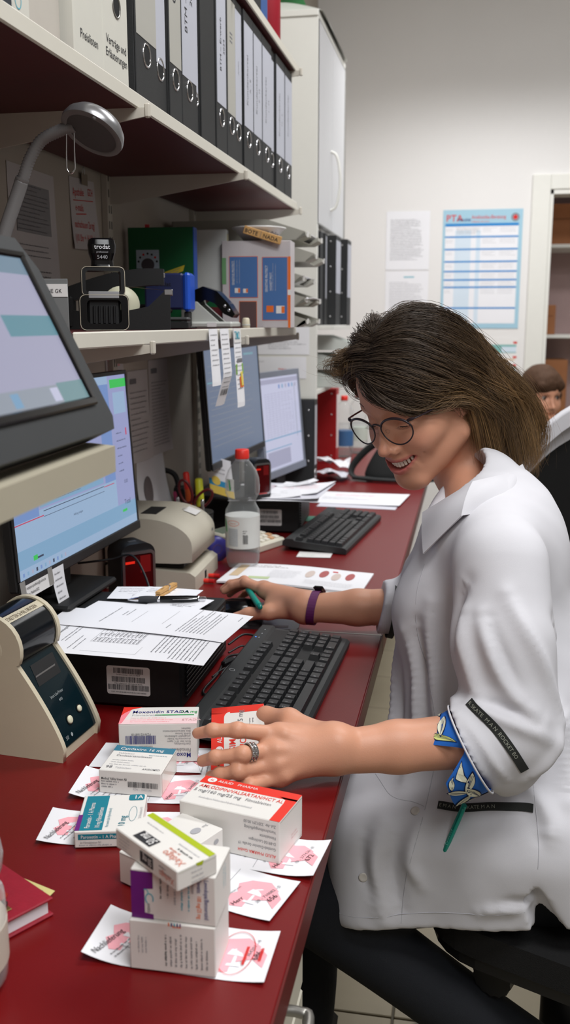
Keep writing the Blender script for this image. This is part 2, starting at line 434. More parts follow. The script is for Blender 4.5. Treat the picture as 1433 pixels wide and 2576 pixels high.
# plastic bag lying on the cabinet
bg = MB(); BAGW = M('cloudy plastic bag', (206, 208, 200), 0.35, var=0.05)
rr = random.Random(5)
bg.sheet(lambda u, v: (-0.75 + 0.255 * u, 3.215 + 0.62 * v, 2.277 + 0.075 * (math.sin(PI * min(1, max(0, u))) ** .5) * (math.sin(PI * v) ** .35) * (0.8 + 0.2 * math.sin(9 * v + 4 * u))), 16, 24, BAGW)
bgo = bg.build('plastic_bag'); tag(bgo, 'crumpled white plastic bag on top of the tall cabinet', 'bag')
gs = MB(); gs.sheet(lambda u, v: (-0.70 + 0.12 * u, 3.23 + 0.18 * v, 2.351 + 0.006 * math.sin(PI * v) + .003 * math.sin(5 * u)), 4, 6, GREENP); gs.build('green_strip', bgo)

# ------------------------------------------------------------------ posters and notices on the back wall
BW = 4.8585
def wallsheet(name, label, cat, x0, z0, w, h, mat=PAPER, y=BW, group=None, seed=1):
    """thin sheet pinned to the back wall, lower left corner x0, z0; returns (builder, surface)"""
    b = MB(); b.box(x0, x0 + w, y - 0.0008, y, z0, z0 + h, mat)
    S = flat(frame((x0, y - 0.0008, z0), (1, 0, 0), (0, 0, 1)))
    o = b.build(name); tag(o, label, cat, group)
    return o, S
o, S = wallsheet('notice_sheet', 'upper of the two printed white notices left of the blue poster', 'notice', -0.425, 1.565, 0.21, 0.277)
b = MB(); b.greek(S, 0.02, 0.235, 0.165, 26, 0.0075, 0.005, INKG, 3); b.build('print', o)
o, S = wallsheet('notice_sheet', 'lower white notice with a short blue heading beside the poster', 'notice', -0.425, 1.283, 0.21, 0.277)
b = MB(); b.rect(S, 0.09, 0.245, 0.05, 0.005, CYANP); b.greek(S, 0.02, 0.22, 0.165, 24, 0.0078, 0.005, INKL, 4); b.build('print', o)
LB = M('poster light blue', (158, 196, 214), 0.6, var=0.02); PB = M('poster blue', (24, 128, 196), 0.6, var=0.02); PLB = M('poster pale blue', (206, 220, 232), 0.7, var=0.02)
o, S = wallsheet('poster', 'large pale blue table poster with red heading on the back wall', 'poster', -0.152, 1.283, 0.375, 0.56, LB)
b = MB(); rows = [0.487, 0.434, 0.376, 0.318, 0.272, 0.232, 0.197, 0.098]
b.rect(S, 0.012, 0.024, 0.345, 0.462, PAPER)
b.rect(S, 0.06, 0.024, 0.075, 0.44, PLB, 0.0006); b.rect(S, 0.16, 0.024, 0.02, 0.44, PLB, 0.0006)
for i, z in enumerate(rows): b.rect(S, 0.012, z - 0.004, 0.345, 0.013 if i == 0 else 0.0075, PB, 0.0008)
for i, z in enumerate(rows[:-1]):
    b.greek(S, 0.19, z - 0.014, 0.07, 3, 0.008, 0.004, INKL, 20 + i); b.greek(S, 0.27, z - 0.012, 0.08, 3, 0.009, 0.004, INKL, 40 + i)
    b.greek(S, 0.016, z - 0.018, 0.035, 2, 0.008, 0.004, INKL, 60 + i)
b.greek(S, 0.066, 0.472, 0.12, 4, 0.008, 0.006, INKL, 9, off=0.001)
b.text(S, 0.014, 0.506, 0.044, 'PTA', INKR, 0.03); b.text(S, 0.070, 0.506, 0.026, 'heute', INKB, 0.03); b.text(S, 0.135, 0.517, 0.024, 'Antibiotika-Beratung', INKR, 0.02, sx=.78); b.greek(S, 0.135, 0.502, 0.085, 1, .01, 0.008, INKR, 5)
b.ring(S, 0.34, 0.522, 0.019, 0.019, 0.006, INKG); b.circ(S, 0.34, 0.522, 0.011, 0.011, INKR); b.build('print', o)
o, S = wallsheet('poster', 'small multicoloured notice below the blue poster', 'poster', 0.02, 1.045, 0.208, 0.195, PAPERC)
b = MB()
for z, m in ((0.12, TEALB), (0.012, TEALB)): b.rect(S, 0.06, z, 0.14, 0.04, M('notice teal', (120, 176, 172), 0.7)); b.rect(S, 0.13, z + .004, 0.07, 0.026, PLB, .0006)
b.rect(S, 0.01, 0.12, 0.04, 0.035, M('notice green', (110, 170, 140), 0.7)); b.rect(S, 0.03, 0.085, 0.165, 0.006, M('notice tan', (216, 186, 150), 0.7))
for z in (0.165, 0.095, 0.055): b.rect(S, 0.185, z, 0.018, 0.010, INKR, .0006); b.greek(S, 0.02, z - 0.02, 0.12, 2, 0.008, 0.004, INKL, int(z * 999))
b.build('print', o)

# ------------------------------------------------------------------ store room shelf and boxes behind the doorway
sr = thing('storage_rack', 'white storage rack seen through the doorway', 'rack', (0, 0, 0))
for z in (0.80, 1.25, 1.70, 2.02):
    b = MB(); b.box(0.20, 1.6, 5.16, 5.55, z - 0.018, z, WHITE, 0.002); b.build('shelf_board', sr)
b = MB(); b.box(0.18, 0.20, 5.16, 5.55, 0.0, 2.1, WHITE, 0.002); b.build('side_panel', sr)
b = MB(); b.box(1.6, 1.62, 5.16, 5.55, 0.0, 2.1, WHITE, 0.002); b.build('side_panel', sr)
b = MB(); b.box(0.20, 1.6, 5.55, 5.56, 0.0, 2.1, M('rack back', (186, 160, 158), .8)); b.build('back_panel', sr)
def carton(label, x0, x1, z0, z1, y0=5.20, y1=5.5):
    t = thing('cardboard_box', label, 'box', ((x0 + x1) / 2, (y0 + y1) / 2, z0), group='cardboard boxes in the store room')
    hx, hy, h = (x1 - x0) / 2, (y1 - y0) / 2, z1 - z0
    b = MB(); b.box(-hx, hx, -hy, hy, 0, h, CARDB, 0.002); b.build('body', t)
    b = MB(); b.box(-hx + .001, hx - .001, -0.025, 0.025, h, h + 0.0006, M('packing tape', (176, 130, 84), .4)); b.box(-hx + .01, hx - .01, -hy - .0008, -hy, h * .62, h * .64, M('flap joint', (96, 60, 36), .8)); b.build('tape', t)
carton('brown box on the upper shelf of the store room rack', 0.335, 0.49, 1.70, 1.90)
carton('second brown box on the upper rack shelf, mostly outside the frame', 0.505, 0.70, 1.70, 1.92)
carton('narrow upright brown box on the middle rack shelf', 0.345, 0.425, 1.25, 1.40)
carton('wide brown box on the low rack shelf above the child', 0.30, 0.50, 0.80, 1.12)
# ------------------------------------------------------------------ lever arch binders on the long shelf
def binder(label, y0, y1, z, lab=None, texts=(), xf=-0.487, h=0.318, depth=0.262, board=BINDER, ring=True, lean=0.0, group='black lever arch binders', labz=(0.09, 0.296), inset=0.12, tsize=0.017, rot=None, laboff=0.0):
    w = y1 - y0 - 0.002
    t = thing('lever_arch_binder', label, 'binder', (xf, (y0 + y1) / 2, z), rot or (lean, 0, 0), group)
    c = MB(); q = 0.003
    c.box(-q, 0, -w / 2, w / 2, 0, h, board, 0.001); c.box(-depth, -q, -w / 2, -w / 2 + q, 0, h, board, 0.001); c.box(-depth, -q, w / 2 - q, w / 2, 0, h, board, 0.001)
    for k in range(4): c.lathe([(0.0, 0.0018), (0.003, 0.001), (0.0034, 0)], SILVER, 8, TR((-0.02, -w / 2 - 0.0002, 0.03 + k * 0.085), (PI / 2, 0, 0)))
    c.build('cover', t)
    p = MB(); p.box(-depth + 0.03, -0.012, -w / 2 + 0.006, w / 2 - 0.010, 0.006, h - 0.014, PAPER, 0.001); p.build('paper_block', t)
    S = flat(frame((0, 0, 0), (0, 1, 0), (0, 0, 1)))
    if lab:
        l = MB(); lw = w * (1 - inset); l.box(0, 0.0006, -lw / 2 + laboff, lw / 2 + laboff, labz[0], labz[1], lab); lo = l.build('spine_label', t)
        if texts:
            b = MB()
            for (tx, dy, zz, sz, mm) in texts: b.text(S, dy * w, zz, sz, tx, mm, 0.0, off=0.0009, rot=PI / 2)
            b.build('print', lo)
    if ring:
        r = MB(); R = min(0.0145, w * .36)
        r.lathe([(R, 0), (R + 0.0005, 0.0014), (R + 0.002, 0.0018), (R + 0.003, 0.0006), (R + 0.003, 0)], CHROME, 24, TR((0, 0, 0.068), (0, PI / 2, 0)))
        ro = r.build('finger_ring', t)
        d = MB(); d.circ(S, 0, 0.068, R + .0003, R + .0003, HOLE, 20, 0.0004); d.build('finger_hole', ro)
    return t
ZB = 1.6305
LG = M('warm grey label', (170, 168, 160), 0.7, var=0.03); LW = M('cool label', (180, 182, 192), 0.7, var=0.03)
SER = INK
binder('black binder with a wide blank grey spine label beside the white files', 1.405, 1.502, ZB, LG, labz=(0.088, 0.30), inset=0.06)
binder('black binder with blank bluish label, second of the black row', 1.504, 1.563, ZB, LW, labz=(0.075, 0.30), inset=0.1, xf=-0.492)
binder('black binder whose warm label begins with Compute', 1.565, 1.632, ZB, LG, [('Computer', 0.10, 0.180, 0.032, INK)], labz=(0.088, 0.30), inset=0.06)
binder('black binder labelled BTM Abgabe 2024', 1.634, 1.722, ZB, LW, [('BTM – Abgabe', -0.12, 0.155, 0.021, INK), ('2024', 0.24, 0.205, 0.019, INK)], labz=(0.085, 0.30), inset=0.03)
binder('thin black binder pushed back, squeezed after the one labelled Abgabe', 1.724, 1.752, ZB, LW, xf=-0.493, labz=(0.072, 0.30))
binder('black binder turned so its riveted side shows, no label', 1.758, 1.855, ZB, None, ring=False, xf=-0.489)
binder('black binder labelled BTM Erwerb 2024', 1.857, 1.936, ZB, LW, [('BTM – Erwerb', -0.02, 0.15, 0.016, INK), ('2024', 0.30, 0.185, 0.014, INK)], labz=(0.09, 0.30))
binder('black binder with hand marks on a grey label after Erwerb', 1.940, 2.012, ZB, LG, [('III', 0.1, 0.22, 0.03, INKG)], labz=(0.088, 0.30))
binder('narrow black binder with a narrow pale label', 2.015, 2.078, ZB, LW, [('Archiv', 0.05, 0.18, 0.010, INKG)], xf=-0.490, labz=(0.088, 0.30))
def kk(label, y0, y1, ab, xf=-0.487): binder(label, y0, y1, ZB, LW, [('Kundenkartei', -0.08, 0.135, 0.0185, INKG), (ab, 0.22, 0.165, 0.014, INKG)], inset=0.05, labz=(0.09, 0.296), xf=xf)
kk('black binder labelled Kundenkartei A - E', 2.085, 2.173, 'A - E')
kk('black binder labelled Kundenkartei F - H', 2.176, 2.264, 'F - H')
kk('black binder labelled Kundenkartei I - M', 2.267, 2.372, 'I - M')
binder('slim binder with a plain strip between the customer card binders', 2.376, 2.425, ZB, LW, xf=-0.492)
kk('black binder labelled Kundenkartei N - S', 2.428, 2.535, 'N - S')
binder('last black binder at the shelf end with a blue mark on its label', 2.540, 2.640, ZB, LW, [('Kundenkartei', -0.02, 0.155, 0.0185, INKG)], inset=0.05)
# white magazine files and box at the near end
def magfile(label, y0, y1, lines, zt):
    w = y1 - y0 - 0.001
    t = thing('magazine_file', label, 'file', (-0.4865, (y0 + y1) / 2, ZB), group='white cardboard files')
    b = MB(); b.box(-0.25, 0, -w / 2, w / 2, 0, 0.312, BINDERW, 0.0018); b.build('body', t)
    S = flat(frame((0, 0, 0), (0, 1, 0), (0, 0, 1)))
    p = MB()
    for i, s in enumerate(lines): p.text(S, 0, zt - i * 0.0165, 0.0155, s, INK, 0.0, 'CENTER', sx=0.92)
    p.build('lettering', t)
    r = MB(); r.lathe([(0.0125, 0), (0.013, 0.0012), (0.0148, 0.0014), (0.0156, 0)], ALU, 24, TR((0, 0.004, 0.098), (0, PI / 2, 0))); ro = r.build('finger_ring', t)
    d = MB(); d.circ(S, 0.004, 0.098, .0128, .0128, HOLE, 20, 0.0004); d.build('finger_hole', ro)
magfile('white cardboard file marked Preislisten', 1.180, 1.275, ['Preislisten'], 0.026)
magfile('white cardboard file marked Verträge und Erläuterungen', 1.277, 1.372, ['Verträge und', 'Erläuterungen'], 0.044)
t = thing('archive_box', 'plain greyish archive box left of the white files', 'box', (-0.500, 1.118, ZB))
b = MB(); b.box(-0.24, 0, -0.052, 0.052, 0, 0.30, M('archive grey', (186, 180, 170), .7), 0.002); b.build('body', t)
b = MB(); b.box(0.0002, 0.001, -0.044, 0.044, 0.20, 0.27, BINDERW); b.build('label', t)
t = thing('archive_box', 'cream box with a light blue curl print at the left edge', 'box', (-0.4875, 1.040, ZB))
b = MB(); b.box(-0.24, 0, -0.02, 0.02, 0, 0.26, BINDERW, 0.002); b.build('body', t)
S = flat(frame((0, 0, 0), (0, 1, 0), (0, 0, 1)))
b = MB(); b.ring(S, -0.009, 0.018, 0.008, 0.010, 0.0012, CYANP); b.ring(S, -0.007, 0.042, 0.010, 0.012, 0.0012, CYANP); b.build('print', t)
t = thing('book', 'dark slate blue book standing at the far left of the binder shelf', 'book', (-0.487, 0.955, ZB))
b = MB(); b.box(-0.19, 0, -0.062, 0.062, 0, 0.24, M('slate cover', (38, 46, 54), .55), 0.002); b.build('cover', t)
b = MB(); b.box(-0.185, -0.003, -0.056, 0.056, 0.2398, 0.2406, PAPER); b.build('page_block', t)

# ------------------------------------------------------------------ highest shelf
ZT = 1.9805
BLUEB = M('blue binder board', (52, 88, 146), 0.5, var=0.05)
binder('blue lever arch binder on the highest shelf', 2.262, 2.330, ZT, None, board=BLUEB, group='binders on the highest shelf', h=0.30)
binder('dark grey binder beside the blue one on the highest shelf', 2.180, 2.258, ZT, None, board=BINDER, group='binders on the highest shelf', h=0.30)
t = thing('paper_roll', 'red roll with blue and white top end on the highest shelf', 'roll', (-0.525, 2.435, ZT))
b = MB(); b.lathe([(0.046, 0), (0.047, 0.002), (0.047, 0.125)], M('dark red wrap', (150, 24, 40), .45), 28); b.build('body', t)
b = MB(); b.lathe([(0.0472, 0.125), (0.0472, 0.142)], M('blue band', (40, 60, 150), .45), 28); b.build('band', t)
b = MB(); b.lathe([(0.047, 0.142), (0.047, 0.30), (0.044, 0.303)], PAPERC, 28); b.build('top', t)

# ------------------------------------------------------------------ binders and trays inside the tall cabinet
ZC2 = 1.3022
binder('black binder at the near side of the cabinet compartment, cracked edge', 3.235, 3.300, ZC2, None, ring=False, xf=-0.50, group='binders in the cabinet', h=0.306)
binder('black binder with a thin white slip in the cabinet', 3.303, 3.365, ZC2, LW, ring=False, xf=-0.495, group='binders in the cabinet', h=0.306, inset=0.7)
binder('black binder with a broad label and comb edge in the cabinet', 3.40, 3.52, ZC2, LW, ring=False, xf=-0.470, group='binders in the cabinet', h=0.306, inset=0.02, labz=(0.11, 0.29))
binder('last binder in the cabinet compartment, next to the white wall', 3.57, 3.68, ZC2, LW, ring=False, xf=-0.452, group='binders in the cabinet', h=0.306, inset=0.15, labz=(0.10, 0.29))
b = MB(); b.box(-0.60, -0.4535, 3.235, 3.70, 1.288, 1.3018, WHITE, 0.001); sb = b.build('pull_out_board'); sb.parent = cb
def letter_tray(label, loc, rot, mat=GREYT, tabs=True, group='letter trays', w=0.25, d=0.32, h=0.05):
    """open front tray; local +x is the open front, width along y"""
    t = thing('letter_tray', label, 'tray', loc, (0, 0, rot), group)
    b = MB(); q = 0.0025
    b.box(-d, 0, -w / 2, w / 2, 0, q, mat, 0.0008)
    side = [(-d, 0), (0, 0), (0.022, 0.010), (0.020, 0.020), (-0.075, h), (-d, h)]
    for sy in (-1, 1):
        b.prism(side, -q / 2, q / 2, mat, Matrix(((1, 0, 0, 0), (0, 0, -1, sy * (w / 2 - q / 2)), (0, 1, 0, 0), (0, 0, 0, 1))))
    b.box(-d, -d + q, -w / 2, w / 2, q, h, mat)
    lip = [(0, 0), (0.022, 0.010), (0.021, 0.018), (0.014, 0.016), (-0.002, 0.003)]
    for a, c in ((-w / 2, -w / 2 + 0.07), (w / 2 - 0.07, w / 2)):
        b.prism(lip, a, c, mat, Matrix(((1, 0, 0, 0), (0, 0, 1, 0), (0, 1, 0, 0), (0, 0, 0, 1))))
    b.build('tray_body', t)
    if tabs:
        for y in (-w / 2 + 0.012, w / 2 - 0.035):
            e = MB(); e.cbox((0.0225, y + 0.011, 0.0145), (0.0012, 0.020, 0.013), PAPERC, 0, (0, 0.10, 0)); e.build('label_tab', t)
    return t
tray_n = ['lowest', 'second lowest', 'third', 'fourth', 'fifth']
for i in range(5):
    letter_tray('grey letter tray, %s of the stack at the end of the middle shelf' % tray_n[i], (-0.425 + (0, .0, -0.012, 0.016, 0.002)[i], 2.50, 1.299 + 0.0525 * i), (0, -0.02, 0.02, 0.05, -0.03)[i], group='letter trays on the middle shelf', w=0.235)
for i, (x0, yy) in enumerate(((-0.44, 2.49), (-0.46, 2.50), (-0.45, 2.52))):
    b = MB(); r = random.Random(i)
    b.sheet(lambda u, v: (x0 - 0.20 + 0.24 * u, yy - 0.10 + 0.20 * v, 1.299 + 0.0525 * (1, 2, 4)[i] + 0.006 + 0.012 * u ** 3 + 0.004 * math.sin(3 * v)), 8, 6, PAPER, 0.0012)
    tag(b.build('loose_papers'), ['white papers lying in the second lowest grey tray', 'white papers lying in the third grey tray', 'white papers curling out of the uppermost grey tray'][i], 'papers')
letter_tray('pale tray, lowest of the three in the cabinet above the red binder', (-0.44, 3.52, 1.085), -0.05, M('pale tray', (196, 200, 194), .5), False, 'pale trays in the cabinet', 0.27, 0.30, 0.05)
letter_tray('pale tray, middle of the three in the cabinet', (-0.44, 3.52, 1.150), 0.0, MATS['pale tray'], False, 'pale trays in the cabinet', 0.27, 0.30, 0.05)
letter_tray('pale tray, top of the three in the cabinet with white sheets', (-0.43, 3.52, 1.215), 0.06, MATS['pale tray'], False, 'pale trays in the cabinet', 0.27, 0.30, 0.05)
b = MB(); b.box(WX + 0.001, CX, 3.226, 3.86, 1.070, 1.084, WHITE, 0.001); o = b.build('shelf_board'); o.parent = cb
b = MB(); b.box(-0.64, -0.42, 3.42, 3.62, 1.2195, 1.226, PAPER, 0.001); tag(b.build('loose_papers'), 'white sheets in the top pale tray of the cabinet', 'papers')

# ------------------------------------------------------------------ middle shelf: office things
ZS = 1.2985
# self-inking stamp
t = thing('self_inking_stamp', 'black self inking stamp with pale outline standing on the middle shelf', 'stamp', (-0.532, 1.36, ZS), (0, 0, 0.42))
b = MB(); W = 0.071
def bev_ring(b, outer, inner, y0, y1, m):
    n = len(outer)
    vs = [(x, y0, z) for x, z in outer] + [(x, y0, z) for x, z in inner] + [(x, y1, z) for x, z in outer] + [(x, y1, z) for x, z in inner]
    fs = []
    for i in range(n):
        j = (i + 1) % n
        fs += [(i, j, n + j, n + i), (2 * n + i, 3 * n + i, 3 * n + j, 2 * n + j), (i, 2 * n + i, 2 * n + j, j), (n + i, n + j, 3 * n + j, 3 * n + i)]
    b.add(vs, fs, m)
bev_ring(b, rrect(W, 0.052, 0.008, 3, 0, 0.026), rrect(W - 0.022, 0.034, 0.006, 3, 0, 0.027), -0.022, 0.022, BLKG)
b.box(-W / 2 + .012, W / 2 - .012, -0.016, 0.020, 0.006, 0.048, BLKM, 0.003)
for k in range(5): b.box(-0.016 + k * .0072, -0.0125 + k * .0072, -0.0195, -0.016, 0.010, 0.036, BLK, 0.001)
b.build('base_housing', t)
b = MB(); b.tube([(x, -0.0222, z) for x, z in rrect(W - .002, 0.050, 0.008, 3, 0, 0.026)], 0.0007, M('pale rubber edge', (176, 168, 150), .5), 6, closed=True); b.build('edge_line', t)
b = MB(); bev_ring(b, rrect(0.062, 0.042, 0.007, 3, 0, 0.070), rrect(0.050, 0.030, 0.004, 3, 0, 0.070), -0.020, 0.020, BLK); hp = b.build('handle_frame', t)
b = MB(); b.tube([(x, -0.0203, z) for x, z in rrect(0.061, 0.041, 0.007, 3, 0, 0.070)], 0.0006, MATS['pale rubber edge'], 6, closed=True); b.build('edge_line', hp)
b = MB(); b.box(-0.022, 0.022, -0.0226, -0.018, 0.046, 0.056, M('label plate', (150, 150, 152), .4), 0.001); b.build('label_plate', t)
b = MB()
prof = [(0.017, 0.090), (0.0155, 0.094), (0.0152, 0.100), (0.0185, 0.110), (0.0195, 0.122), (0.0180, 0.129), (0.014, 0.1315), (0.0, 0.132)]
for i in range(len(prof) - 1):
    (r0, z0), (r1, z1) = prof[i], prof[i + 1]
    a, c = rrect(2 * r0 + .001, 1.7 * r0 + .001, r0 * .5 + .0003, 4), rrect(2 * r1 + .001, 1.7 * r1 + .001, r1 * .5 + .0003, 4); n = len(a)
    b.add([(x, y, z0) for x, y in a] + [(x, y, z1) for x, y in c], [(i, (i + 1) % n, n + (i + 1) % n, n + i) for i in range(n)], BLKG, smooth=True)
g = b.build('grip', t)
S = flat(frame((0, -0.0166, 0.105), (1, 0, 0), (0, -0.03, 1)))
b = MB(); b.text(S, 0, 0.011, 0.0085, 'trodat', PAPER, 0.03, 'CENTER', .0012); b.text(S, 0, 0.0055, 0.0034, 'professional', INKL, 0, 'CENTER', .0012); b.text(S, 0, -0.003, 0.0075, '5440', INKL, 0, 'CENTER', .0012); b.build('lettering', g)
# tape dispenser
t = thing('tape_dispenser', 'black tape dispenser with a pale roll behind the stamp', 'tape dispenser', (-0.548, 1.55, ZS), (0, 0, 0.3))
b = MB(); b.prism([(-0.075, 0), (0.055, 0), (0.056, 0.062), (0.048, 0.064), (0.020, 0.038), (-0.02, 0.030), (-0.06, 0.034), (-0.075, 0.02)], -0.021, 0.021, BLKM, Matrix(((1, 0, 0, 0), (0, 0, -1, 0), (0, 1, 0, 0), (0, 0, 0, 1)))); b.build('body', t)
b = MB(); b.lathe([(0.012, -0.0095), (0.030, -0.0095), (0.030, 0.0095), (0.012, 0.0095)], M('pale tape', (214, 212, 186), .4), 28, TR((-0.025, 0, 0.041), (PI / 2, 0, 0))); b.add([(-0.02, -.0095, .0708), (-0.02, .0095, .0708), (.050, .0095, .0642), (.050, -.0095, .0642)], [(0, 1, 2, 3)], MATS['pale tape']); b.build('tape_roll', t)
b = MB(); b.box(0.046, 0.060, -0.0215, 0.0215, 0.056, 0.0655, SILVER, 0.001); b.build('cutter', t)
S = flat(frame((0.0562, 0, 0.03), (0, 1, 0), (0, 0, 1)))
b = MB(); b.text(S, 0, 0.0, 0.0095, 'Scotch', M('gold print', (196, 172, 96), .5), 0.02, 'CENTER', .0006, sx=.8); b.build('lettering', t)
# long arm stapler
t = thing('heavy_stapler', 'large black stapler with a long curved arm behind the stamp', 'stapler', (-0.640, 1.66, ZS), (0, 0, 0.28))
TX = Matrix(((1, 0, 0, 0), (0, 0, -1, 0), (0, 1, 0, 0), (0, 0, 0, 1)))
b = MB(); b.prism([(-0.10, 0), (0.10, 0), (0.10, 0.012), (0.02, 0.020), (-0.10, 0.040)], -0.025, 0.025, BLKM, TX); b.build('base', t)
b = MB(); top = [(-0.10 + 0.20 * i / 14, 0.062 + 0.044 * math.sin(1.75 * i / 14)) for i in range(15)]; bot = [(0.10 - 0.20 * i / 14, 0.038 + 0.040 * math.sin(1.5 * (1 - i / 14))) for i in range(15)]
b.prism(top + bot, -0.019, 0.019, BLK, TX, True); b.build('arm', t)
b = MB(); b.box(-0.11, -0.06, -0.028, 0.028, 0.002, 0.058, BLKM, 0.004); b.build('hinge_block', t)
b = MB(); b.box(0.085, 0.102, -0.014, 0.014, 0.088, 0.100, CHROME, 0.003); b.build('nose_plate', t)
# blue stamp behind
BLU = M('blue plastic', (34, 84, 196), 0.4, var=0.05); NAV = M('navy plastic', (36, 44, 86), 0.45, var=0.05)
t = thing('self_inking_stamp', 'dark blue stamp with a bright blue side on the middle shelf', 'stamp', (-0.612, 1.93, ZS), (0, 0, 0.12))
b = MB(); b.box(-0.045, 0.034, -0.03, 0.03, 0.038, 0.110, NAV, 0.004); b.build('housing', t)
b = MB(); b.box(0.034, 0.049, -0.032, 0.032, 0.034, 0.111, BLU, 0.005); b.build('side_cover', t)
b = MB(); b.box(0.034, 0.043, -0.022, 0.022, 0.004, 0.034, BLKM, 0.002); b.box(-0.043, -0.034, -0.022, 0.022, 0.004, 0.038, BLKM, 0.002); b.box(-0.05, 0.052, -0.035, 0.035, 0.0, 0.004, BLKM, 0.002); b.build('foot', t)
S = flat(frame((-0.006, -0.0302, 0.084), (1, 0, 0), (0, 0, 1))); b = MB(); b.text(S, 0, 0, 0.012, 'trodat', BLKM, 0.03, 'CENTER', .0004); b.build('lettering', t)
t = thing('ink_pad_case', 'small flat black case lying before the blue stamp', 'case', (-0.556, 1.78, ZS), (0, 0, 0.2))
b = MB(); b.box(-0.03, 0.03, -0.03, 0.03, 0, 0.014, BLKM, 0.002); b.build('lower_shell', t)
b = MB(); b.box(-0.03, 0.03, -0.03, 0.03, 0.0145, 0.022, DKG, 0.003); b.build('lid', t)
# green textbook, white green folder
GRN = M('dark green cover', (14, 88, 48), 0.42, var=0.04)
t = thing('textbook', 'green textbook with blue spine edge and round picture on the middle shelf', 'book', (-0.680, 2.11, ZS), (0, 0, 0.06))
H = 0.218
b = MB(); b.box(-0.076, 0.072, -0.0155, -0.0135, 0, H, GRN, 0.0006); b.box(-0.076, 0.072, 0.0135, 0.0155, 0, H, GRN, 0.0006); b.box(0.0705, 0.0735, -0.0155, 0.0155, 0, H, M('blue spine', (44, 86, 176), .45), 0.0006); b.build('cover', t)
b = MB(); b.box(-0.072, 0.0703, -0.013, 0.013, 0.003, H - .003, PAPER); b.build('page_block', t)
S = flat(frame((-0.076, -0.0156, 0), (1, 0, 0), (0, 0, 1)))
b = MB(); b.rect(S, 0.018, 0.130, 0.052, 0.040, M('pale cover picture', (176, 190, 204), .6)); b.circ(S, 0.044, 0.138, 0.015, 0.014, M('globe print', (72, 66, 72), .6), off=.0006)
for k in range(7):
    a = PI * (0.05 + 0.9 * k / 6); b.circ(S, 0.044 + .021 * math.cos(a), 0.142 + .020 * math.sin(a), .0026, .0026, (INK, INKR, INK)[k % 3], 8, .0007)
b.greek(S, 0.014, 0.108, 0.075, 1, .01, .005, INKL, 8); b.build('cover_print', t)
b = MB(); S2 = flat(frame((0.004, -0.0158, 0.108), (1, 0, 0), (0, 0, 1))); b.poly(S2, [(0, 0), (0.044, 0.016), (0.048, 0.029), (0.002, 0.014)], M('yellow slip', (210, 186, 48), .7), 0.0008); b.greek(S2, 0.006, 0.010, 0.034, 2, 0.005, .0028, INKG, 2, off=.0012, rot=.35); b.build('sticky_note', t)
b = MB(); b.box(-0.040, -0.030, -0.003, -0.002, H - .004, H + 0.008, M('red tab', (220, 60, 70), .6)); b.build('page_tab', t)
t = thing('folder', 'white upright folder with dark green lower band behind the hole punch', 'folder', (-0.615, 2.26, ZS), (0, 0, 0.05))
b = MB(); b.box(-0.07, 0.044, -0.012, 0.012, 0, 0.226, M('white folder', (206, 208, 206), .5), 0.0012); b.build('cover', t)
b = MB(); b.box(-0.0702, 0.0442, -0.0124, 0.0124, 0.048, 0.062, GRN); b.box(-.0702, .0442, -.0124, .0124, 0.0, 0.048, M('dark red band', (92, 22, 30), .5)); b.build('band', t)
b = MB(); b.box(0.0442, 0.0449, -0.009, 0.009, 0.06, 0.216, M('cream spine', (226, 220, 188), .5)); b.build('spine_strip', t)
# brochure display box
t = thing('display_box', 'white cardboard display box with blue sun care panels on the middle shelf', 'box', (-0.497, 2.27, ZS), (0, 0, 0.05))
b = MB(); b.box(-0.082, 0.080, -0.035, 0.035, 0, 0.198, M('display board', (196, 190, 192), .5), 0.001); b.build('body', t)
S = flat(frame((-0.082, -0.0352, 0), (1, 0, 0), (0, 0, 1)))
PBL = M('panel blue', (72, 112, 168), 0.5, var=0.03)
b = MB()
for x, z, w, h in ((0.018, 0.070, 0.066, 0.092), (0.096, 0.018, 0.058, 0.142)):
    b.rect(S, x - .0012, z - .0012, w + .0024, h + .0024, ORANGE, .0003); b.rect(S, x, z, w, h, PBL, .0006)
b.rect(S, 0.0, 0.10, 0.010, 0.06, M('panel green', (110, 160, 110), .5), .0004)
b.rect(S, 0.040, -0.0, 0.0424, 0.0615, ORANGE, .0003); b.rect(S, 0.041, 0.0, 0.0404, 0.0602, M('panel brown', (92, 70, 70), .5), .0006)
b.rect(S, 0.156, 0.0, 0.006, 0.162, ORANGE, .0005); b.rect(S, 0.155, 0.075, 0.008, 0.012, PAPERC, .0007)
b.text(S, 0.029, 0.098, 0.0075, 'SENSITIVE PROTECT', PAPERC, 0.01, off=.0009, rot=PI / 2, sx=.80); b.text(S, 0.108, 0.082, 0.0082, 'SENSITIVE PROTECT', PAPERC, 0.02, off=.0009, rot=PI / 2, sx=.80)
b.text(S, 0.118, 0.085, 0.0075, 'HIGHEST PROT.', PAPERC, 0.0, off=.0009, rot=PI / 2, sx=.8)
b.greek(S, 0.042, 0.102, 0.055, 3, -0.006, .002, LW, 5, rot=PI / 2, off=.0009)
b.greek(S, 0.127, 0.085, 0.062, 2, -0.006, .002, LW, 6, rot=PI / 2, off=.0009)
for x, z, k in ((0.030, 0.080, .8), (0.050, 0.080, .7), (0.105, 0.036, 1.05), (0.128, 0.033, 1.25)):
    b.rect(S, x, z, 0.016 * k, 0.014 * k, PAPERC if x != 0.105 else ORANGE, .0009); b.rect(S, x + .010 * k, z + .001, 0.006 * k, 0.012 * k, ORANGE, .0011)
b.build('print', t)
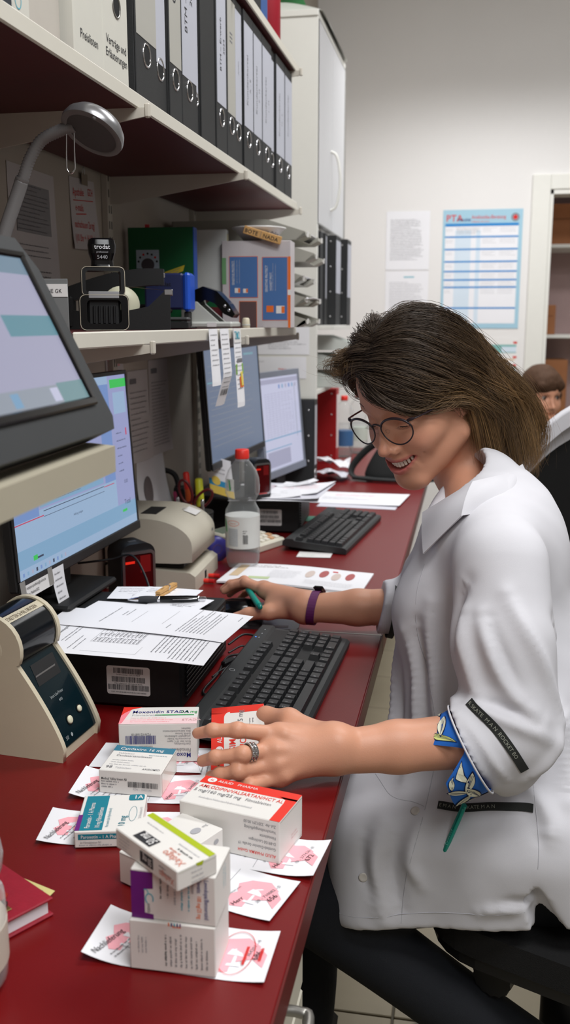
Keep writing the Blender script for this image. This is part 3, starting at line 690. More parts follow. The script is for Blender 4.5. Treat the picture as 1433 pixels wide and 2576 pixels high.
# hole punch, small knob
PG = M('pale grey plastic', (184, 186, 180), 0.45, var=0.03)
t = thing('hole_punch', 'pale grey hole punch with a black curved handle on the middle shelf', 'hole punch', (-0.562, 2.05, ZS), (0, 0, 0.05))
b = MB(); b.box(-0.05, 0.062, -0.05, 0.05, 0, 0.014, PG, 0.004); b.build('base', t)
for y in (-0.034, 0.034):
    b = MB(); b.prism([(-0.05, 0.014), (0.03, 0.014), (-0.018, 0.056), (-0.05, 0.058)], y - .006, y + .006, PG, TX); b.build('cheek', t)
b = MB()
up = [(-0.035, 0.048), (-0.030, 0.078), (-0.005, 0.088), (0.025, 0.078), (0.050, 0.052), (0.064, 0.030), (0.058, 0.022), (0.040, 0.030), (0.020, 0.052), (0.0, 0.060), (-0.015, 0.050)]
b.prism(up, -0.028, 0.028, BLKG, TX); b.build('handle', t)
b = MB()
for k in range(2): b.lathe([(0, 0.001), (0.003, 0.0008), (0.0034, 0)], SILVER, 10, TR((0.042 + k * .009, -0.0282, 0.047 - k * .009), (PI / 2, 0, 0)))
b.build('rivets', t)['kind'] = 'stuff'
b = MB(); b.box(0.008, 0.028, -0.0508, -0.05, 0.003, 0.012, PAPERC); b.build('label', t)
t = thing('calculator_roll', 'black device with a thin dark top behind the hole punch', 'device', (-0.655, 1.985, ZS), (0, 0, 0.05))
b = MB(); b.box(-0.03, 0.02, -0.02, 0.02, 0, 0.03, PG, 0.003); b.build('body', t); b = MB(); b.box(-0.035, 0.03, -0.025, 0.012, 0.031, 0.05, BLKM, 0.004); b.build('top', t)
t = thing('small_bottle', 'tiny white pot standing before the display box', 'pot', (-0.478 - .012, 2.10, ZS))
b = MB(); b.lathe([(0.0085, 0), (0.009, 0.002), (0.008, 0.019), (0.006, 0.022), (0, 0.0225)], BEIGED, 16); b.build('body', t); b = MB(); b.lathe([(0.0092, 0.006), (0.0092, 0.008), (.0088, .0085)], PG, 16); b.build('collar', t)
# dish with lettering and wooden peg sign on the trays
t = thing('plastic_bowl', 'shallow white bowl with hand lettering on top of the grey trays', 'bowl', (-0.500, 2.285, 1.4972))
CLW = M('milky plastic', (198, 196, 194), 0.3, var=0.02)
b = MB(); b.lathe([(0.0, 0.0), (0.034, 0.0), (0.056, 0.024), (0.064, 0.029), (0.064, 0.032), (0.054, 0.027), (0.033, 0.003), (0.0, 0.003)], CLW, 40); b.build('bowl_body', t)
Sb = lambda u, v, off: ((0.0425 + v * .9 + off * 4) * math.cos(-1.25 + u / 0.052), (0.0425 + v * .9 + off * 4) * math.sin(-1.25 + u / 0.052), 0.009 + v)
b = MB(); b.text(Sb, -0.026, 0.0, 0.0155, "NADA'S Gaben", INK, 0.01, off=.0005, sx=.8); b.build('lettering', t)
t = thing('wooden_peg_sign', 'pale wooden clip sign lettered Bote Nada before the bowl', 'sign', (-0.478, 2.222, 1.5075), (0.0, 0.30, 0.05))
b = MB(); b.box(-0.045, 0.045, -0.004, 0.004, -0.009, 0.009, WOODP, 0.001); b.build('strip', t)
b = MB(); S = flat(frame((-0.042, -0.0042, -0.005), (1, 0, 0), (0, 0, 1))); b.text(S, 0, 0, 0.0125, 'BOTE', INK, 0.03); b.rect(S, 0.038, -0.002, 0.0008, 0.014, INKG, .0005); b.text(S, 0.044, 0, 0.0125, 'NADA', INK, 0.03); b.build('lettering', t)
b = MB(); b.cbox((0, 0.011, -0.004), (0.06, 0.02, 0.004), WOODP, 0.001); b.build('clip_arm', t)
# name card at the left
t = thing('name_card', 'clear card stand with a white strip reading ESSENE GK', 'card', (-0.565, 1.245, ZS), (0, 0, 0.15))
b = MB(); b.box(-0.03, 0.026, 0.0, 0.003, 0, 0.070, M('smoky clear plastic', (120, 122, 122), .3), 0.0005); b.build('stand', t)
b = MB(); b.box(-0.03, 0.026, -0.0008, 0, 0.046, 0.063, PAPERC); sl = b.build('strip', t)
b = MB(); S = flat(frame((-0.029, -0.0009, 0.0515), (1, 0, 0), (0, 0, 1))); b.text(S, 0, 0, 0.0072, 'GEWIESENE GK', INK, 0.0, sx=.95); b.build('lettering', sl)

# ------------------------------------------------------------------ tickets clipped to the edge of the middle shelf
def ticket(label, y0, w, L, fold, seed, deco=None, zt=1.299):
    t = thing('paper_strip', label, 'strip', (-0.4745, y0, zt), (0, 0, 0), group='paper strips hanging from the middle shelf')
    def S(u, v, off):   # u across (along +y), v down
        if v < fold: x = 0.002 + 0.05 * v
        else: x = 0.002 + 0.05 * fold - (0.32 * (v - fold)) * (1 if deco is None else .1)
        return (x + off + 0.004 * math.sin(3.0 * u / w) * (v / L), u + 0.10 * v * (1 if seed % 2 else .4), -v)
    b = MB(); b.sheet(lambda u, v: S(u * w, v * L, 0), 4, 16, PAPER, 0.0006, smooth=False); b.build('sheet', t)
    p = MB(); Sx = lambda u, v, off: S(u, L - v, off + .0009)
    p.greek(Sx, 0.1 * w, L - 0.012, w * .75, int(L / .0105) - 2, 0.0092, 0.0032, INKG, seed)
    if deco: deco(p, Sx, L, w)
    else: p.barcode(Sx, .1 * w, L * .14, w * .7, 0.012, INK, seed, 18)
    p.build('print', t)
ticket('leftmost white receipt strip hanging from the middle shelf', 1.722, 0.060, 0.105, 0.10, 2, lambda p, S, L, w: None)
ticket('longer folded white receipt strip with a barcode hanging second from left', 1.802, 0.066, 0.150, 0.090, 5)
def deco3(p, S, L, w):
    p.rect(S, 0, L * .82, w, L * .18, PAPERC, .0006); p.text(S, .1 * w, L * .86, .024, 'TIMO', CYANP, .02, off=.001, sx=.75)
    p.rect(S, 0, L * .42, w, L * .13, M('strip green', (132, 178, 82), .6), .0008); p.rect(S, .3 * w, L * .25, w * .5, L * .14, ORANGE, .001); p.rect(S, .45 * w, L * .27, w * .3, L * .18, M('strip yellow', (226, 206, 90), .6), .0012)
    p.rect(S, .2 * w, L * .57, w * .7, L * .05, INKG, .0009)
ticket('strip with green band and coloured picture hanging third from left', 1.905, 0.062, 0.160, 0.15, 4, deco3)

# ------------------------------------------------------------------ papers pinned to the left wall
def wpaper(label, y0, z0, w, h, fn=None, mat=PAPER, roll=0.0, curl=0.006, cat='notice', group='sheets pinned to the left wall', lift=0.0):
    t = thing('pinned_sheet', label, cat, (WX + 0.0008 + lift, y0, z0), (roll, 0, 0), group)
    S0 = lambda u, v: (curl * (u / w) ** 2 * (1 - v / h) + curl * .8 * (1 - v / h) ** 3 + .0006, u, v)
    S = lambda u, v, off: (S0(u, v)[0] + off * 1.2 + (.0006 if off else 0), u, v)
    b = MB(); b.sheet(lambda u, v: S(u * w, v * h, 0), 8, 8, mat, 0.0005); b.build('sheet', t)
    if fn:
        p = MB(); fn(p, S, w, h); p.build('print', t)
    return t
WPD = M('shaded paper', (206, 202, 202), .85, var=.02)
def pr1(p, S, w, h):
    p.rect(S, w * .14, h * .60, w * .72, h * .30, M('grey table print', (150, 150, 152), .8), .0004, 4, 4); p.greek(S, w * .14, h * .885, w * .70, 11, h * .027, .0034, INKG, 3, off=.0008)
    p.greek(S, w * .16, h * .52, w * .7, 3, .009, .0035, INKG, 7); p.greek(S, w * .3, h * .36, w * .55, 10, .0088, .0036, INK, 9)
wpaper('printed sheet with a grey table pinned behind the lamp stem', 1.552, 1.30, 0.185, 0.275, pr1, WPD)
def pr2(p, S, w, h):
    p.text(S, .012, h - .035, .022, 'Apotheke', INKR, 0, sx=.62, rot=.05); p.text(S, .085, h - .03, .02, 'GCH', INKR, 0, sx=.6)
    p.poly(S, [(.012, h - .044), (.11, h - .040), (.11, h - .0385), (.012, h - .0425)], INKR); p.text(S, .02, h - .062, .02, 'e-mails', INKR, 0, sx=.7); p.poly(S, [(.022, h - .070), (.072, h - .067), (.072, h - .065), (.022, h - .068)], INKR)
    p.text(S, .010, h - .094, .02, 'nachschauen 2x tgl', INKR, 0, sx=.62); p.text(S, .008, h - .120, .02, '(10 Uhr + 16 Uhr)', INKR, 0, sx=.62)
wpaper('white note handwritten in red hung beside the shelf post', 1.815, 1.452, 0.125, 0.135, pr2, WPD, roll=0.04)
t = thing('tape_piece', 'strip of tape holding the red handwritten note', 'tape', (WX + .006, 1.86, 1.578)); b = MB(); b.box(0, .0006, 0, .03, 0, .022, M('dull tape', (150, 140, 124), .4)); b.build('strip', t)
b = MB(); b.tube(bez([(0, 0.004, .02), (.003, 0.006, .034), (.002, .012, .030), (0.001, .014, .020)], 12), .0007, SILVER, 6); b.build('pin_wire', t)
def prt(n, seed, hd=True):
    def f(p, S, w, h):
        if hd: p.rect(S, w * .1, h * .86, w * .3, .012, INKG)
        p.greek(S, w * .1, h * .76, w * .8, n, h * .7 / n, .004, INKG, seed)
    return f
wpaper('long printed list hanging below the middle shelf beside a blank gap', 2.245, 0.985, 0.15, 0.235, prt(20, 5), WPD)
wpaper('older sheet half hidden by the blue monitor edge', 2.095, 0.985, 0.14, 0.215, prt(12, 6), WPD)
wpaper('small sheet with pink rows right under the middle shelf', 1.965, 1.165, 0.10, 0.078, lambda p, S, w, h: p.greek(S, w * .1, h * .8, w * .8, 6, .011, .006, PINKD, 4), WPD)
wpaper('white sheet leaning behind the printer with a grey picture', 2.13, 0.865, 0.20, 0.135, lambda p, S, w, h: p.circ(S, w * .35, h * .35, .03, .035, M('grey picture', (120, 112, 112), .8)), PAPER, roll=-0.08, curl=.016)
t = thing('wall_hook', 'small wire hook on the wall post under the shelf', 'hook', (WX + 0.0148, 2.64, 1.14)); b = MB(); b.tube(bez([(0, 0, .02), (.006, 0, .0), (.014, 0, -.012), (.022, 0, -.002), (.022, 0, .008)], 16), .0012, SILVER, 6); b.build('wire', t); b = MB(); b.box(0, .0015, -.005, .005, .014, .030, STEELW, .0005); b.build('plate', t)
# sheets on the cabinet side panel
def cpaper(label, x0, z0, w, h, fn):
    t = thing('pinned_sheet', label, 'notice', (x0, 3.1992, z0), group='sheets on the side of the tall cabinet')
    S = flat(frame((0, -0.0006, 0), (1, 0, 0), (0, 0, 1))); b = MB(); b.box(0, w, -0.0006, 0, 0, h, PAPER); b.build('sheet', t)
    p = MB(); fn(p, S, w, h); p.build('print', t)
cpaper('white sheet with two grey lines on the cabinet side under the shelf', -0.72, 1.205, 0.19, 0.125, lambda p, S, w, h: (p.greek(S, .05, .040, .13, 4, .007, .005, INKL, 3)))
cpaper('cream sheet with a small red mark on the cabinet side', -0.755, 1.125, 0.215, 0.072, lambda p, S, w, h: (p.greek(S, .12, .030, .03, 1, .007, .007, INKR, 3), p.greek(S, .02, .055, .05, 1, .007, .005, INKL, 5)))
# ------------------------------------------------------------------ desk lamp with a flexible neck
ZD = 0.7402
LGREY = M('lamp grey', (122, 120, 120), 0.45, var=0.03)
t = thing('desk_lamp', 'silver dome desk lamp with a bent grey neck under the binder shelf', 'lamp', (-0.62, 1.19, ZS))
O = Vector((-0.62, 1.19, ZS)); L = lambda *p: tuple(Vector(p) - O)
b = MB(); b.lathe([(0.0, 0), (0.05, 0), (0.05, 0.008), (0.02, 0.016), (0.009, 0.02)], LGREY, 28); b.build('base', t)
b = MB(); b.tube(bez([L(-0.62, 1.19, 1.31), L(-0.605, 1.19, 1.40), L(-0.578, 1.2, 1.480), L(-0.573, 1.2, 1.492)], 18), 0.0088, LGREY, 12); b.build('stem', t)
b = MB(); pts = bez([L(-0.573, 1.2, 1.490), L(-0.562, 1.2, 1.515), L(-0.545, 1.2, 1.537), L(-0.520, 1.2, 1.548), L(-0.500, 1.2, 1.553)], 56)
b.tube(pts, [0.0068 + (0.0012 if i % 2 else 0) for i in range(len(pts))], LGREY, 10); b.build('flexible_neck', t)
HD = Matrix.Translation(L(-0.4755, 1.2, 1.546)) @ Euler((math.radians(-30), math.radians(17), 0)).to_matrix().to_4x4()
SHD = M('silver lacquer', (150, 150, 152), 0.3, 0.75, var=0.03)
b = MB(HD); b.lathe([(0.0405, -0.004), (0.0412, 0.0), (0.0390, 0.008), (0.0325, 0.0160), (0.020, 0.0212), (0.0, 0.0232)], SHD, 40)
b.lathe([(0.0405, -0.004), (0.0335, -0.0055), (0.0325, -0.003)], LGREY, 40); hd = b.build('lamp_shade', t)
b = MB(HD); b.lathe([(0.0325, -0.003), (0.027, 0.006), (0.016, 0.013), (0.0, 0.015)], M('reflector', (214, 206, 200), 0.4, 0.0, var=.04), 32); b.build('reflector', hd)
b = MB(HD); b.tube(bez([(-.004, -.004, .012), (-.003, .002, .002), (.004, .003, -.001), (.003, -.004, .002), (.005, -.006, .010)], 16), .0014, CHROME, 6); b.tube([(0, 0, .012), (0.001, 0, .001)], .003, M('bulb glass', (200, 190, 180), .1), 8); b.build('halogen_bulb', hd)['kind'] = 'stuff'
b = MB(HD); b.lathe([(0, -.0068), (.0024, -.0062), (.003, -.0045)], LGREY, 8, TR((0.012, -.034, 0))); b.build('screw', hd)
b = MB(); c = L(-0.498, 1.18, 1.54)
b.tube(bez([(c[0] - .004, c[1], c[2]), (c[0] - .0055, c[1], c[2] - .03), (c[0] - .005, c[1], c[2] - .042), (c[0], c[1], c[2] - .047), (c[0] + .005, c[1], c[2] - .042), (c[0] + .0055, c[1], c[2] - .03), (c[0] + .006, c[1], c[2] + .001)], 40), .0009, CHROME, 8); b.build('wire_bail', t)

# ------------------------------------------------------------------ screens
def SCR(name, rgb, s=1.0):
    if name in MATS: return MATS[name]
    m = M(name, (10, 10, 12), 0.25, var=0); bb = m.node_tree.nodes['Principled BSDF']
    bb.inputs['Emission Color'].default_value = (lin(rgb[0]), lin(rgb[1]), lin(rgb[2]), 1); bb.inputs['Emission Strength'].default_value = s
    bb.inputs['Specular IOR Level'].default_value = 0.3
    return m
SL = SCR('screen lavender', (166, 166, 190)); SBL = SCR('screen blue', (116, 144, 196)); SBP = SCR('screen pale blue', (150, 176, 206)); SLV = SCR('screen violet', (150, 156, 198))
SCY = SCR('screen cyan', (126, 164, 196)); SGN = SCR('screen green', (60, 190, 90)); SRD = SCR('screen red', (190, 70, 100)); STL = SCR('screen teal', (104, 146, 160)); SIN = SCR('screen ink', (54, 62, 84)); SWH = SCR('screen white', (196, 198, 222)); SGY = SCR('screen grey', (128, 132, 140)); SDB = SCR('screen dim blue', (98, 112, 136))

def monitor(label, y0, y1, x0, x1, z0, h, lean, ui, bez_=0.008, chin=0.018, case=BLK, base_z=None, base_x=0.10, neck_y=None, tk=0.042, group='flat monitors on the worktops'):
    """screen facing +x; lower edge from (x0, y0) to (x1, y1)"""
    w = math.hypot(x1 - x0, y1 - y0); ang = math.atan2(y1 - y0, x1 - x0)
    t = thing('monitor', label, 'monitor', ((x0 + x1) / 2, (y0 + y1) / 2, z0), (0, 0, ang), group)
    # local: x along the width, -y out of the screen, z up
    R = Euler((lean, 0, 0)).to_matrix().to_4x4()
    b = MB(R); b.box(-w / 2, w / 2, 0.0, tk * .45, 0, h, case, 0.004); b.box(-w * .3, w * .3, tk * .4, tk, h * .15, h * .75, case, 0.006); b.build('case', t)
    b = MB(R); b.box(-w / 2, w / 2, -0.004, 0.0, 0, chin, case, 0.002); b.box(-w / 2, w / 2, -0.002, 0, h - bez_, h, case, 0.001)
    b.box(-w / 2, -w / 2 + bez_, -0.002, 0, chin, h - bez_, case, 0.001); b.box(w / 2 - bez_, w / 2, -0.002, 0, chin, h - bez_, case, 0.001); b.build('bezel', t)
    S = flat(R @ frame((-w / 2 + bez_, -0.0006, chin), (1, 0, 0), (0, 0, 1)))
    sw, sh = w - 2 * bez_, h - bez_ - chin
    b = MB(); ui(b, S, sw, sh); sc = b.build('screen', t)
    if base_z is not None:
        ny = 0.0 if neck_y is None else neck_y
        b = MB(); b.box(ny - .04, ny + .04, tk * .55, tk * .55 + .02, base_z - z0 + .010, h * .4, BLKM, 0.003); b.build('stand_neck', t)
        b = MB(); b.box(ny - .10, ny + .10, tk * .5 - base_x * .6, tk * .5 + base_x * .4, base_z - z0, base_z - z0 + .011, BLKM, 0.004); b.build('stand_foot', t)
    return t, R, w
def ui2(b, S, w, h):
    b.rect(S, 0, 0, w, h, SBP, 0)
    b.rect(S, 0, h * .30, w * .17, h * .70, SBL, .0002); b.rect(S, w * .17, h * .33, w * .55, h * .62, SLV, .0002); b.rect(S, w * .72, h * .33, w * .10, h * .62, SBL, .00025)
    b.rect(S, w * .82, h * .06, w * .18, h * .94, SLV, .0002); b.rect(S, w * .84, h * .92, w * .16, h * .055, SGN, .0004); b.rect(S, w * .86, h * .75, w * .12, h * .14, SBP, .0004)
    b.rect(S, w * .18, h * .34, w * .52, h * .12, SCY, .0004); b.rect(S, w * .20, h * .46, w * .45, h * .17, SLV, .0004)
    b.rect(S, 0, h * .29, w * .20, .0018, SRD, .0005); b.rect(S, w * .70, h * .31, w * .10, .0015, SRD, .0005); b.rect(S, w * .2, h * .315, w * .5, .0012, SIN, .0005); b.rect(S, w * .2, h * .285, w * .5, .0008, SIN, .0005)
    b.greek(S, w * .22, h * .60, w * .4, 5, h * .035, .0022, SIN, 4, off=.0006); b.greek(S, w * .30, h * .42, w * .2, 3, h * .03, .0024, SIN, 9, off=.0006)
    b.rect(S, 0, 0, w, h * .055, SBP, .0004); b.rect(S, 0, h * .055, w, h * .10, SCY, .0003)
    for k in range(11): b.rect(S, w * (.02 + .030 * k), h * .014, .0055, .006, (SBL, SCY, SL, SIN)[k % 4], .0006)
    b.rect(S, w * .10, h * .075, .014, .008, SGN, .0006); b.rect(S, w * .12 + .004, h * .078, .02, .003, SIN, .0006)
    b.text(S, w * .885, h * .145, .014, 'Total', SIN, 0, off=.0006); b.text(S, w * .90, h * .285, .010, '0.00', SIN, 0, off=.0006); b.rect(S, w * .86, h * .10, .022, .005, SGN, .0006)
    b.greek(S, w * .86, h * .62, w * .1, 6, h * .05, .004, SIN, 12, off=.0006, fill=.4); b.text(S, w * .42, h * .22, .006, 'Auftrag anlegen', SIN, 0, off=.0006)
    b.rect(S, w * .955, h * .60, .006, .014, SRD, .0006)
mt, mR, mw = monitor('front blue screened monitor behind the black computer box, sticker on its edge', 1.320, 1.824, -0.672, -0.654, 0.897, 0.322, math.radians(-3.5), ui2, base_z=0.8415, neck_y=-0.06)
TAPEM = M('clear tape dull', (140, 138, 134), .3)
b = MB(mR); S = flat(mR @ frame((-mw / 2 + .004, -0.0042, -0.012), (1, 0, 0), (0, 0, 1)))
b.rect(S, 0, 0, .098, .028, PAPERC, .0004); b.rect(S, -.004, -.001, .016, .031, TAPEM, .0008); b.rect(S, .088, .001, .016, .029, TAPEM, .0008)
b.T = I4; b.text(S, .013, .015, .0068, 'rezepte-apotheke@online.de', INK, 0, off=.0012, sx=.80); b.text(S, .013, .005, .0068, 'Pass: Medizin2022', INK, 0, off=.0012, sx=.8)
o = b.build('sticker', mt)
b = MB(mR); b.sheet(lambda u, v: (-mw / 2 + .108 + .038 * u + .006 * v * (u - .5), -0.004 - .010 * (1 - v) ** 2, -.062 + .075 * v), 4, 6, PAPER, .0004)
S = lambda u, v, off: (-mw / 2 + .108 + .038 * u, -0.0046 - .010 * (1 - v) ** 2 - off, -.062 + .075 * v)
S2 = lambda u, v, off: tuple(mR @ Vector(S(u, v, off)))
b.T = I4; b.greek(S2, .12, .85, .7, 6, .14, .06, INKG, 3); b.build('note_strip', mt)
def ui3(b, S, w, h):
    b.rect(S, 0, 0, w, h, SDB, 0); b.greek(S, w * .05, h * .85, w * .8, 14, h * .055, .004, SGY, 3, off=.0004); b.rect(S, w * .7, h * .92, w * .2, .006, STL, .0004); b.rect(S, w * .02, h * .70, w * .2, .004, STL, .0004)
monitor('dim grey blue monitor behind the hanging paper strips', 2.262, 2.765, -0.618, -0.592, 0.948, 0.305, math.radians(-4), ui3, base_z=0.8415, neck_y=0.02, tk=0.036)
def ui4(b, S, w, h):
    b.rect(S, 0, 0, w, h, SWH, 0); b.rect(S, 0, h * .93, w, h * .05, SL, .0003)
    for k in range(6): b.rect(S, w * (.45 + .09 * k), h * .87, .012, .012, (SBL, SCY, SL)[k % 3], .0005)
    for k in range(9): b.rect(S, w * (.08 + .09 * k), h * .34, .0015, h * .5, SL, .0004)
    b.greek(S, w * .08, h * .82, w * .75, 20, h * .024, .0035, SL, 5, off=.0005); b.rect(S, 0, h * .33, w, .004, SCY, .0005); b.rect(S, 0, h * .22, w * .7, .003, SCY, .0005); b.rect(S, w * .05, h * .03, w * .6, h * .17, SL, .0003); b.rect(S, w * .88, h * .3, .003, h * .6, SGY, .0004)
GREYC = M('grey monitor case', (126, 132, 146), .45)
monitor('grey framed monitor showing a white table beside the black binder', 2.775, 3.120, -0.590, -0.527, 0.84, 0.325, math.radians(-5), ui4, bez_=0.018, chin=0.024, case=GREYC, base_z=ZD, neck_y=0.02, tk=0.05)
# touch till in the foreground
t = thing('touch_till', 'dark touch screen till close at the left edge of the picture', 'touch screen', (-0.322, 0.62, 1.211))
R = Matrix.Rotation(math.radians(91.6), 4, 'Z') @ Matrix.Rotation(math.radians(-26), 4, 'X')
TC = M('till plastic', (46, 48, 50), 0.5, var=0.05)
y1, W2, H2 = 0.238, 0.50, 0.192
b = MB(R); pl = [(y1 - W2, 0), (y1 - .012, 0), (y1, .012), (y1 - .002, H2 - .03), (y1 - .022, H2), (y1 - W2, H2)]
b.prism(pl, -.004, .026, TC, Matrix(((1, 0, 0, 0), (0, 0, 1, 0), (0, 1, 0, 0), (0, 0, 0, 1)))); b.build('housing', t)
b = MB(R); b.box(y1 - W2 + .02, y1 - .038, -.0052, -.0045, .034, H2 - .022, TC, 0)
for q in ((y1 - W2 + .012, y1 - .028, .026, .034), (y1 - W2 + .012, y1 - .028, H2 - .022, H2 - .015), (y1 - .038, y1 - .030, .03, H2 - .018)): b.box(q[0], q[1], -.008, -.004, q[2], q[3], BLKG, .0015)
b.build('screen_rim', t)
S = flat(R @ frame((y1 - W2 + .02, -.0054, .034), (1, 0, 0), (0, 0, 1))); sw, sh = W2 - .058, H2 - .056
def uit(b, S, w, h):
    b.rect(S, 0, 0, w, h, SL, 0); b.rect(S, 0, h * .88, w, h * .12, SCR('till head', (120, 142, 160)), .0002); b.rect(S, w * .78, h * .45, w * .22, h * .14, STL, .0003)
    b.rect(S, 0, 0, w, h * .12, SCR('till bar', (150, 158, 170)), .0003); b.rect(S, w * .87, 0, w * .13, h * .13, SCR('till bar teal', (118, 150, 156)), .0004); b.rect(S, w * .83, .002, .016, .012, SWH, .0006); b.rect(S, w * .66, .002, .014, .012, SCY, .0006)
    b.greek(S, w * .45, h * .80, w * .3, 3, h * .09, .004, SGY, 5, off=.0005)
b = MB(); uit(b, S, sw, sh); b.build('screen', t)
b = MB(); Tt = Matrix.Rotation(math.radians(91.6), 4, 'Z')
b.prism([(y1 - W2, -.010), (y1 - .03, -.010), (y1 - .012, 0.02), (y1 - .012, .075), (y1 - W2, .075)], -.036, -.012, M('till beige', (172, 165, 146), .5, var=.03), Tt); b.build('base_tray', t)
b = MB(); b.prism([(-.20, .02), (-.08, .02), (-.08, .09), (-.20, .09)], -.4705, -.030, MATS['till beige'], Tt); b.build('pillar', t)

# ------------------------------------------------------------------ computer boxes
def pc(label, loc, rz, lab=True, wy=0.27, wx=0.30):
    """x: away from the wall; local origin centre of the base"""
    t = thing('computer_box', label, 'computer', loc, (0, 0, rz), 'black small form factor computers')
    b = MB(); b.box(-wx / 2, wx / 2, -wy / 2, wy / 2, 0.004, 0.100, BLKM, 0.003); b.build('case', t)
    b = MB(); b.box(-wx / 2 + .001, wx / 2 - .06, -wy / 2 - .0012, -wy / 2, 0.078, 0.0795, BLK); b.build('panel_seam', t)
    for k in range(11):
        v = MB(); z = 0.016 + k * .0072; v.box(wx / 2 - .001, wx / 2 + .003, -wy / 2 + .02, wy / 2 - .02, z, z + .0042, BLK, .0008); v.build('vent_rib', t)
    for sx in (-1, 1):
        for sy in (-1, 1):
            f = MB(); f.lathe([(.010, 0), (.010, .0045)], BLKM, 12, TR((sx * (wx / 2 - .03), sy * (wy / 2 - .03), 0))); f.build('foot', t)
    if lab:
        b = MB(); S = flat(frame((0.034, -wy / 2, 0.022), (1, 0, 0), (0, 0, 1)))
        b.poly(S, [(x + .034, y + .0225) for x, y in rrect(.068, .045, .004)], PAPERC, .0005); l = b.build('barcode_label', t)
        p = MB(); p.barcode(S, .011, .0335, .046, .0085, INK, 5, 40, off=.0008); p.barcode(S, .008, .020, .052, .0085, INK, 6, 46, off=.0008); p.barcode(S, .002, .0075, .064, .0085, INK, 7, 58, off=.0008)
        p.text(S, .034, .0305, .0032, 'Serial number: CZC3119JDP', INK, 0, 'CENTER', .0008); p.text(S, .034, .0165, .0032, 'MAC-address #1: 38:CA:84:47:4D:95', INK, 0, 'CENTER', .0008, sx=.9); p.text(S, .034, .003, .0030, 'UUID: 707C08C8-E8B1-4CA9-8CA0-C40E1FE80EEE', INK, 0, 'CENTER', .0008, sx=.85); p.build('print', l)
    return t
pc('near black computer box with white barcode label under the loose sheets', (-0.552, 1.418, ZD), 0.0)
pc('far black computer box with barcode label carrying a pile of papers', (-0.600, 2.640, ZD), 0.05, wy=0.25)

# sheets on the near computer box
def sheet(name, label, cat, T, w, h, hfn, fn, mat=PAPER, thick=.0005, group=None, nu=12, nv=12):
    """paper lying in the plane of frame T (u right, v up), height profile hfn(u01, v01)"""
    t = thing(name, label, cat, T.translation, T.to_euler(), group)
    S = lambda u, v, off: (u, v, hfn(u / w, v / h) + off)
    b = MB(); b.sheet(lambda u, v: S(u * w, v * h, 0), nu, nv, mat, thick); b.build('sheet', t)
    if fn:
        p = MB(); fn(p, S, w, h)
        if p.f: p.build('print', t)
    return t
# the A4 sheets: long side along x, text reads from the far side down (+x is the bottom of the page)
def a4a(p, S, w, h):   # u = page width, v = page height
    p.text(S, .018, h - .045, .0072, 'Elektronische Rezept-Rücksendung Woche 17/24', INK, .01, sx=.85); p.greek(S, .05, h - .062, .11, 2, .006, .003, INKG, 3); p.greek(S, .02, h - .012, .06, 1, .006, .0028, INKG, 3)
    p.greek(S, .02, h - .085, .06, 2, .009, .003, INKG, 5)
    y = h - .105
    for k in range(13): p.rect(S, .055, y - k * .0062, .135, .0004, INKG, .0004)
    for k in range(8): p.rect(S, .055 + k * .019, y - 12 * .0062, .0004, 12 * .0062, INKG, .0004)
    for k in range(5): p.greek(S, .057 + .026 * k, y - .0048, .020, 12, .0062, .0036, INKG, 30 + k, off=.0005)
    p.rect(S, .015, y - .085, .0004, .085, INKG, .0004); p.rect(S, .015, y - .085, .175, .0004, INKG, .0004)
    p.greek(S, .030, y - .105, .10, 5, .0065, .0032, INKG, 6); p.greek(S, .010, .055, .15, 7, .0062, .003, INKG, 7); p.greek(S, .185, .012, .015, 1, .006, .003, INKG, 2)
Tp = frame((-0.350, 1.222, 0.8424), (0.02, 1, 0), (-1, 0.06, 0))
sheet('printed_sheet', 'lower printed A4 sheet with a table on the black computer box', 'sheet', Tp, .21, .297, lambda u, v: .0012 - .010 * max(0, .16 - v) - .006 * max(0, .32 - u) * (1 - v), a4a, group='A4 sheets on the computer box', thick=.0004)
def a4b(p, S, w, h):
    p.greek(S, .03, h - .06, .10, 1, .007, .0036, INKG, 3); p.greek(S, .07, h - .08, .04, 2, .007, .003, INKG, 4); p.rect(S, .04, h - .11, .06, .0004, INKG); p.rect(S, .045, .12, .07, .0004, INKG)
    p.greek(S, .03, .105, .02, 1, .006, .003, INKG, 6); p.greek(S, .02, .085, .12, 9, .0058, .003, INKG, 8); p.greek(S, .10, .012, .02, 1, .006, .003, INKG, 2)
Tq = frame((-0.345, 1.312, 0.8435), (0.12, 1, 0), (-1, 0.19, 0))
sheet('printed_sheet', 'upper mostly blank A4 sheet lying askew on the computer box', 'sheet', Tq, .135, .28, lambda u, v: .0014 - .008 * max(0, .14 - v) + .002 * math.sin(PI * v), a4b, group='A4 sheets on the computer box', thick=.0004)
# torn notes and pen and peg behind
for i, (x, y, rz, w, h, lb) in enumerate(((-0.600, 1.500, 0.12, .10, .075, 'left torn receipt under the black pen'), (-0.560, 1.508, -0.10, .105, .075, 'receipt clipped by the wooden peg behind the pen'), (-0.520, 1.465, -0.22, .095, .07, 'slip under the tip of the black pen with a framed table'))):
    T = TR((x, y, .8425 + .0012 * i), (0, 0, rz))
    sheet('receipt', lb + ' on the computer box', 'receipt', T, w, h, lambda u, v: .001 + .0015 * u * v, lambda p, S, w, h: (p.greek(S, .01, h - .015, .05, 3, .009, .003, INKG, 11 + i), p.rect(S, .03, .03, .05, .0005, INKG), p.greek(S, .04, .022, .04, 2, .006, .003, INK, 14 + i)), group='receipts on the computer box', nu=4, nv=4)
t = thing('ballpoint_pen', 'thick black pen with silver tip lying on the receipts', 'pen', (-0.551, 1.470, 0.8525), (0, 0, math.atan2(.034, .13)))
TXX = Matrix.Rotation(PI / 2, 4, 'Y')
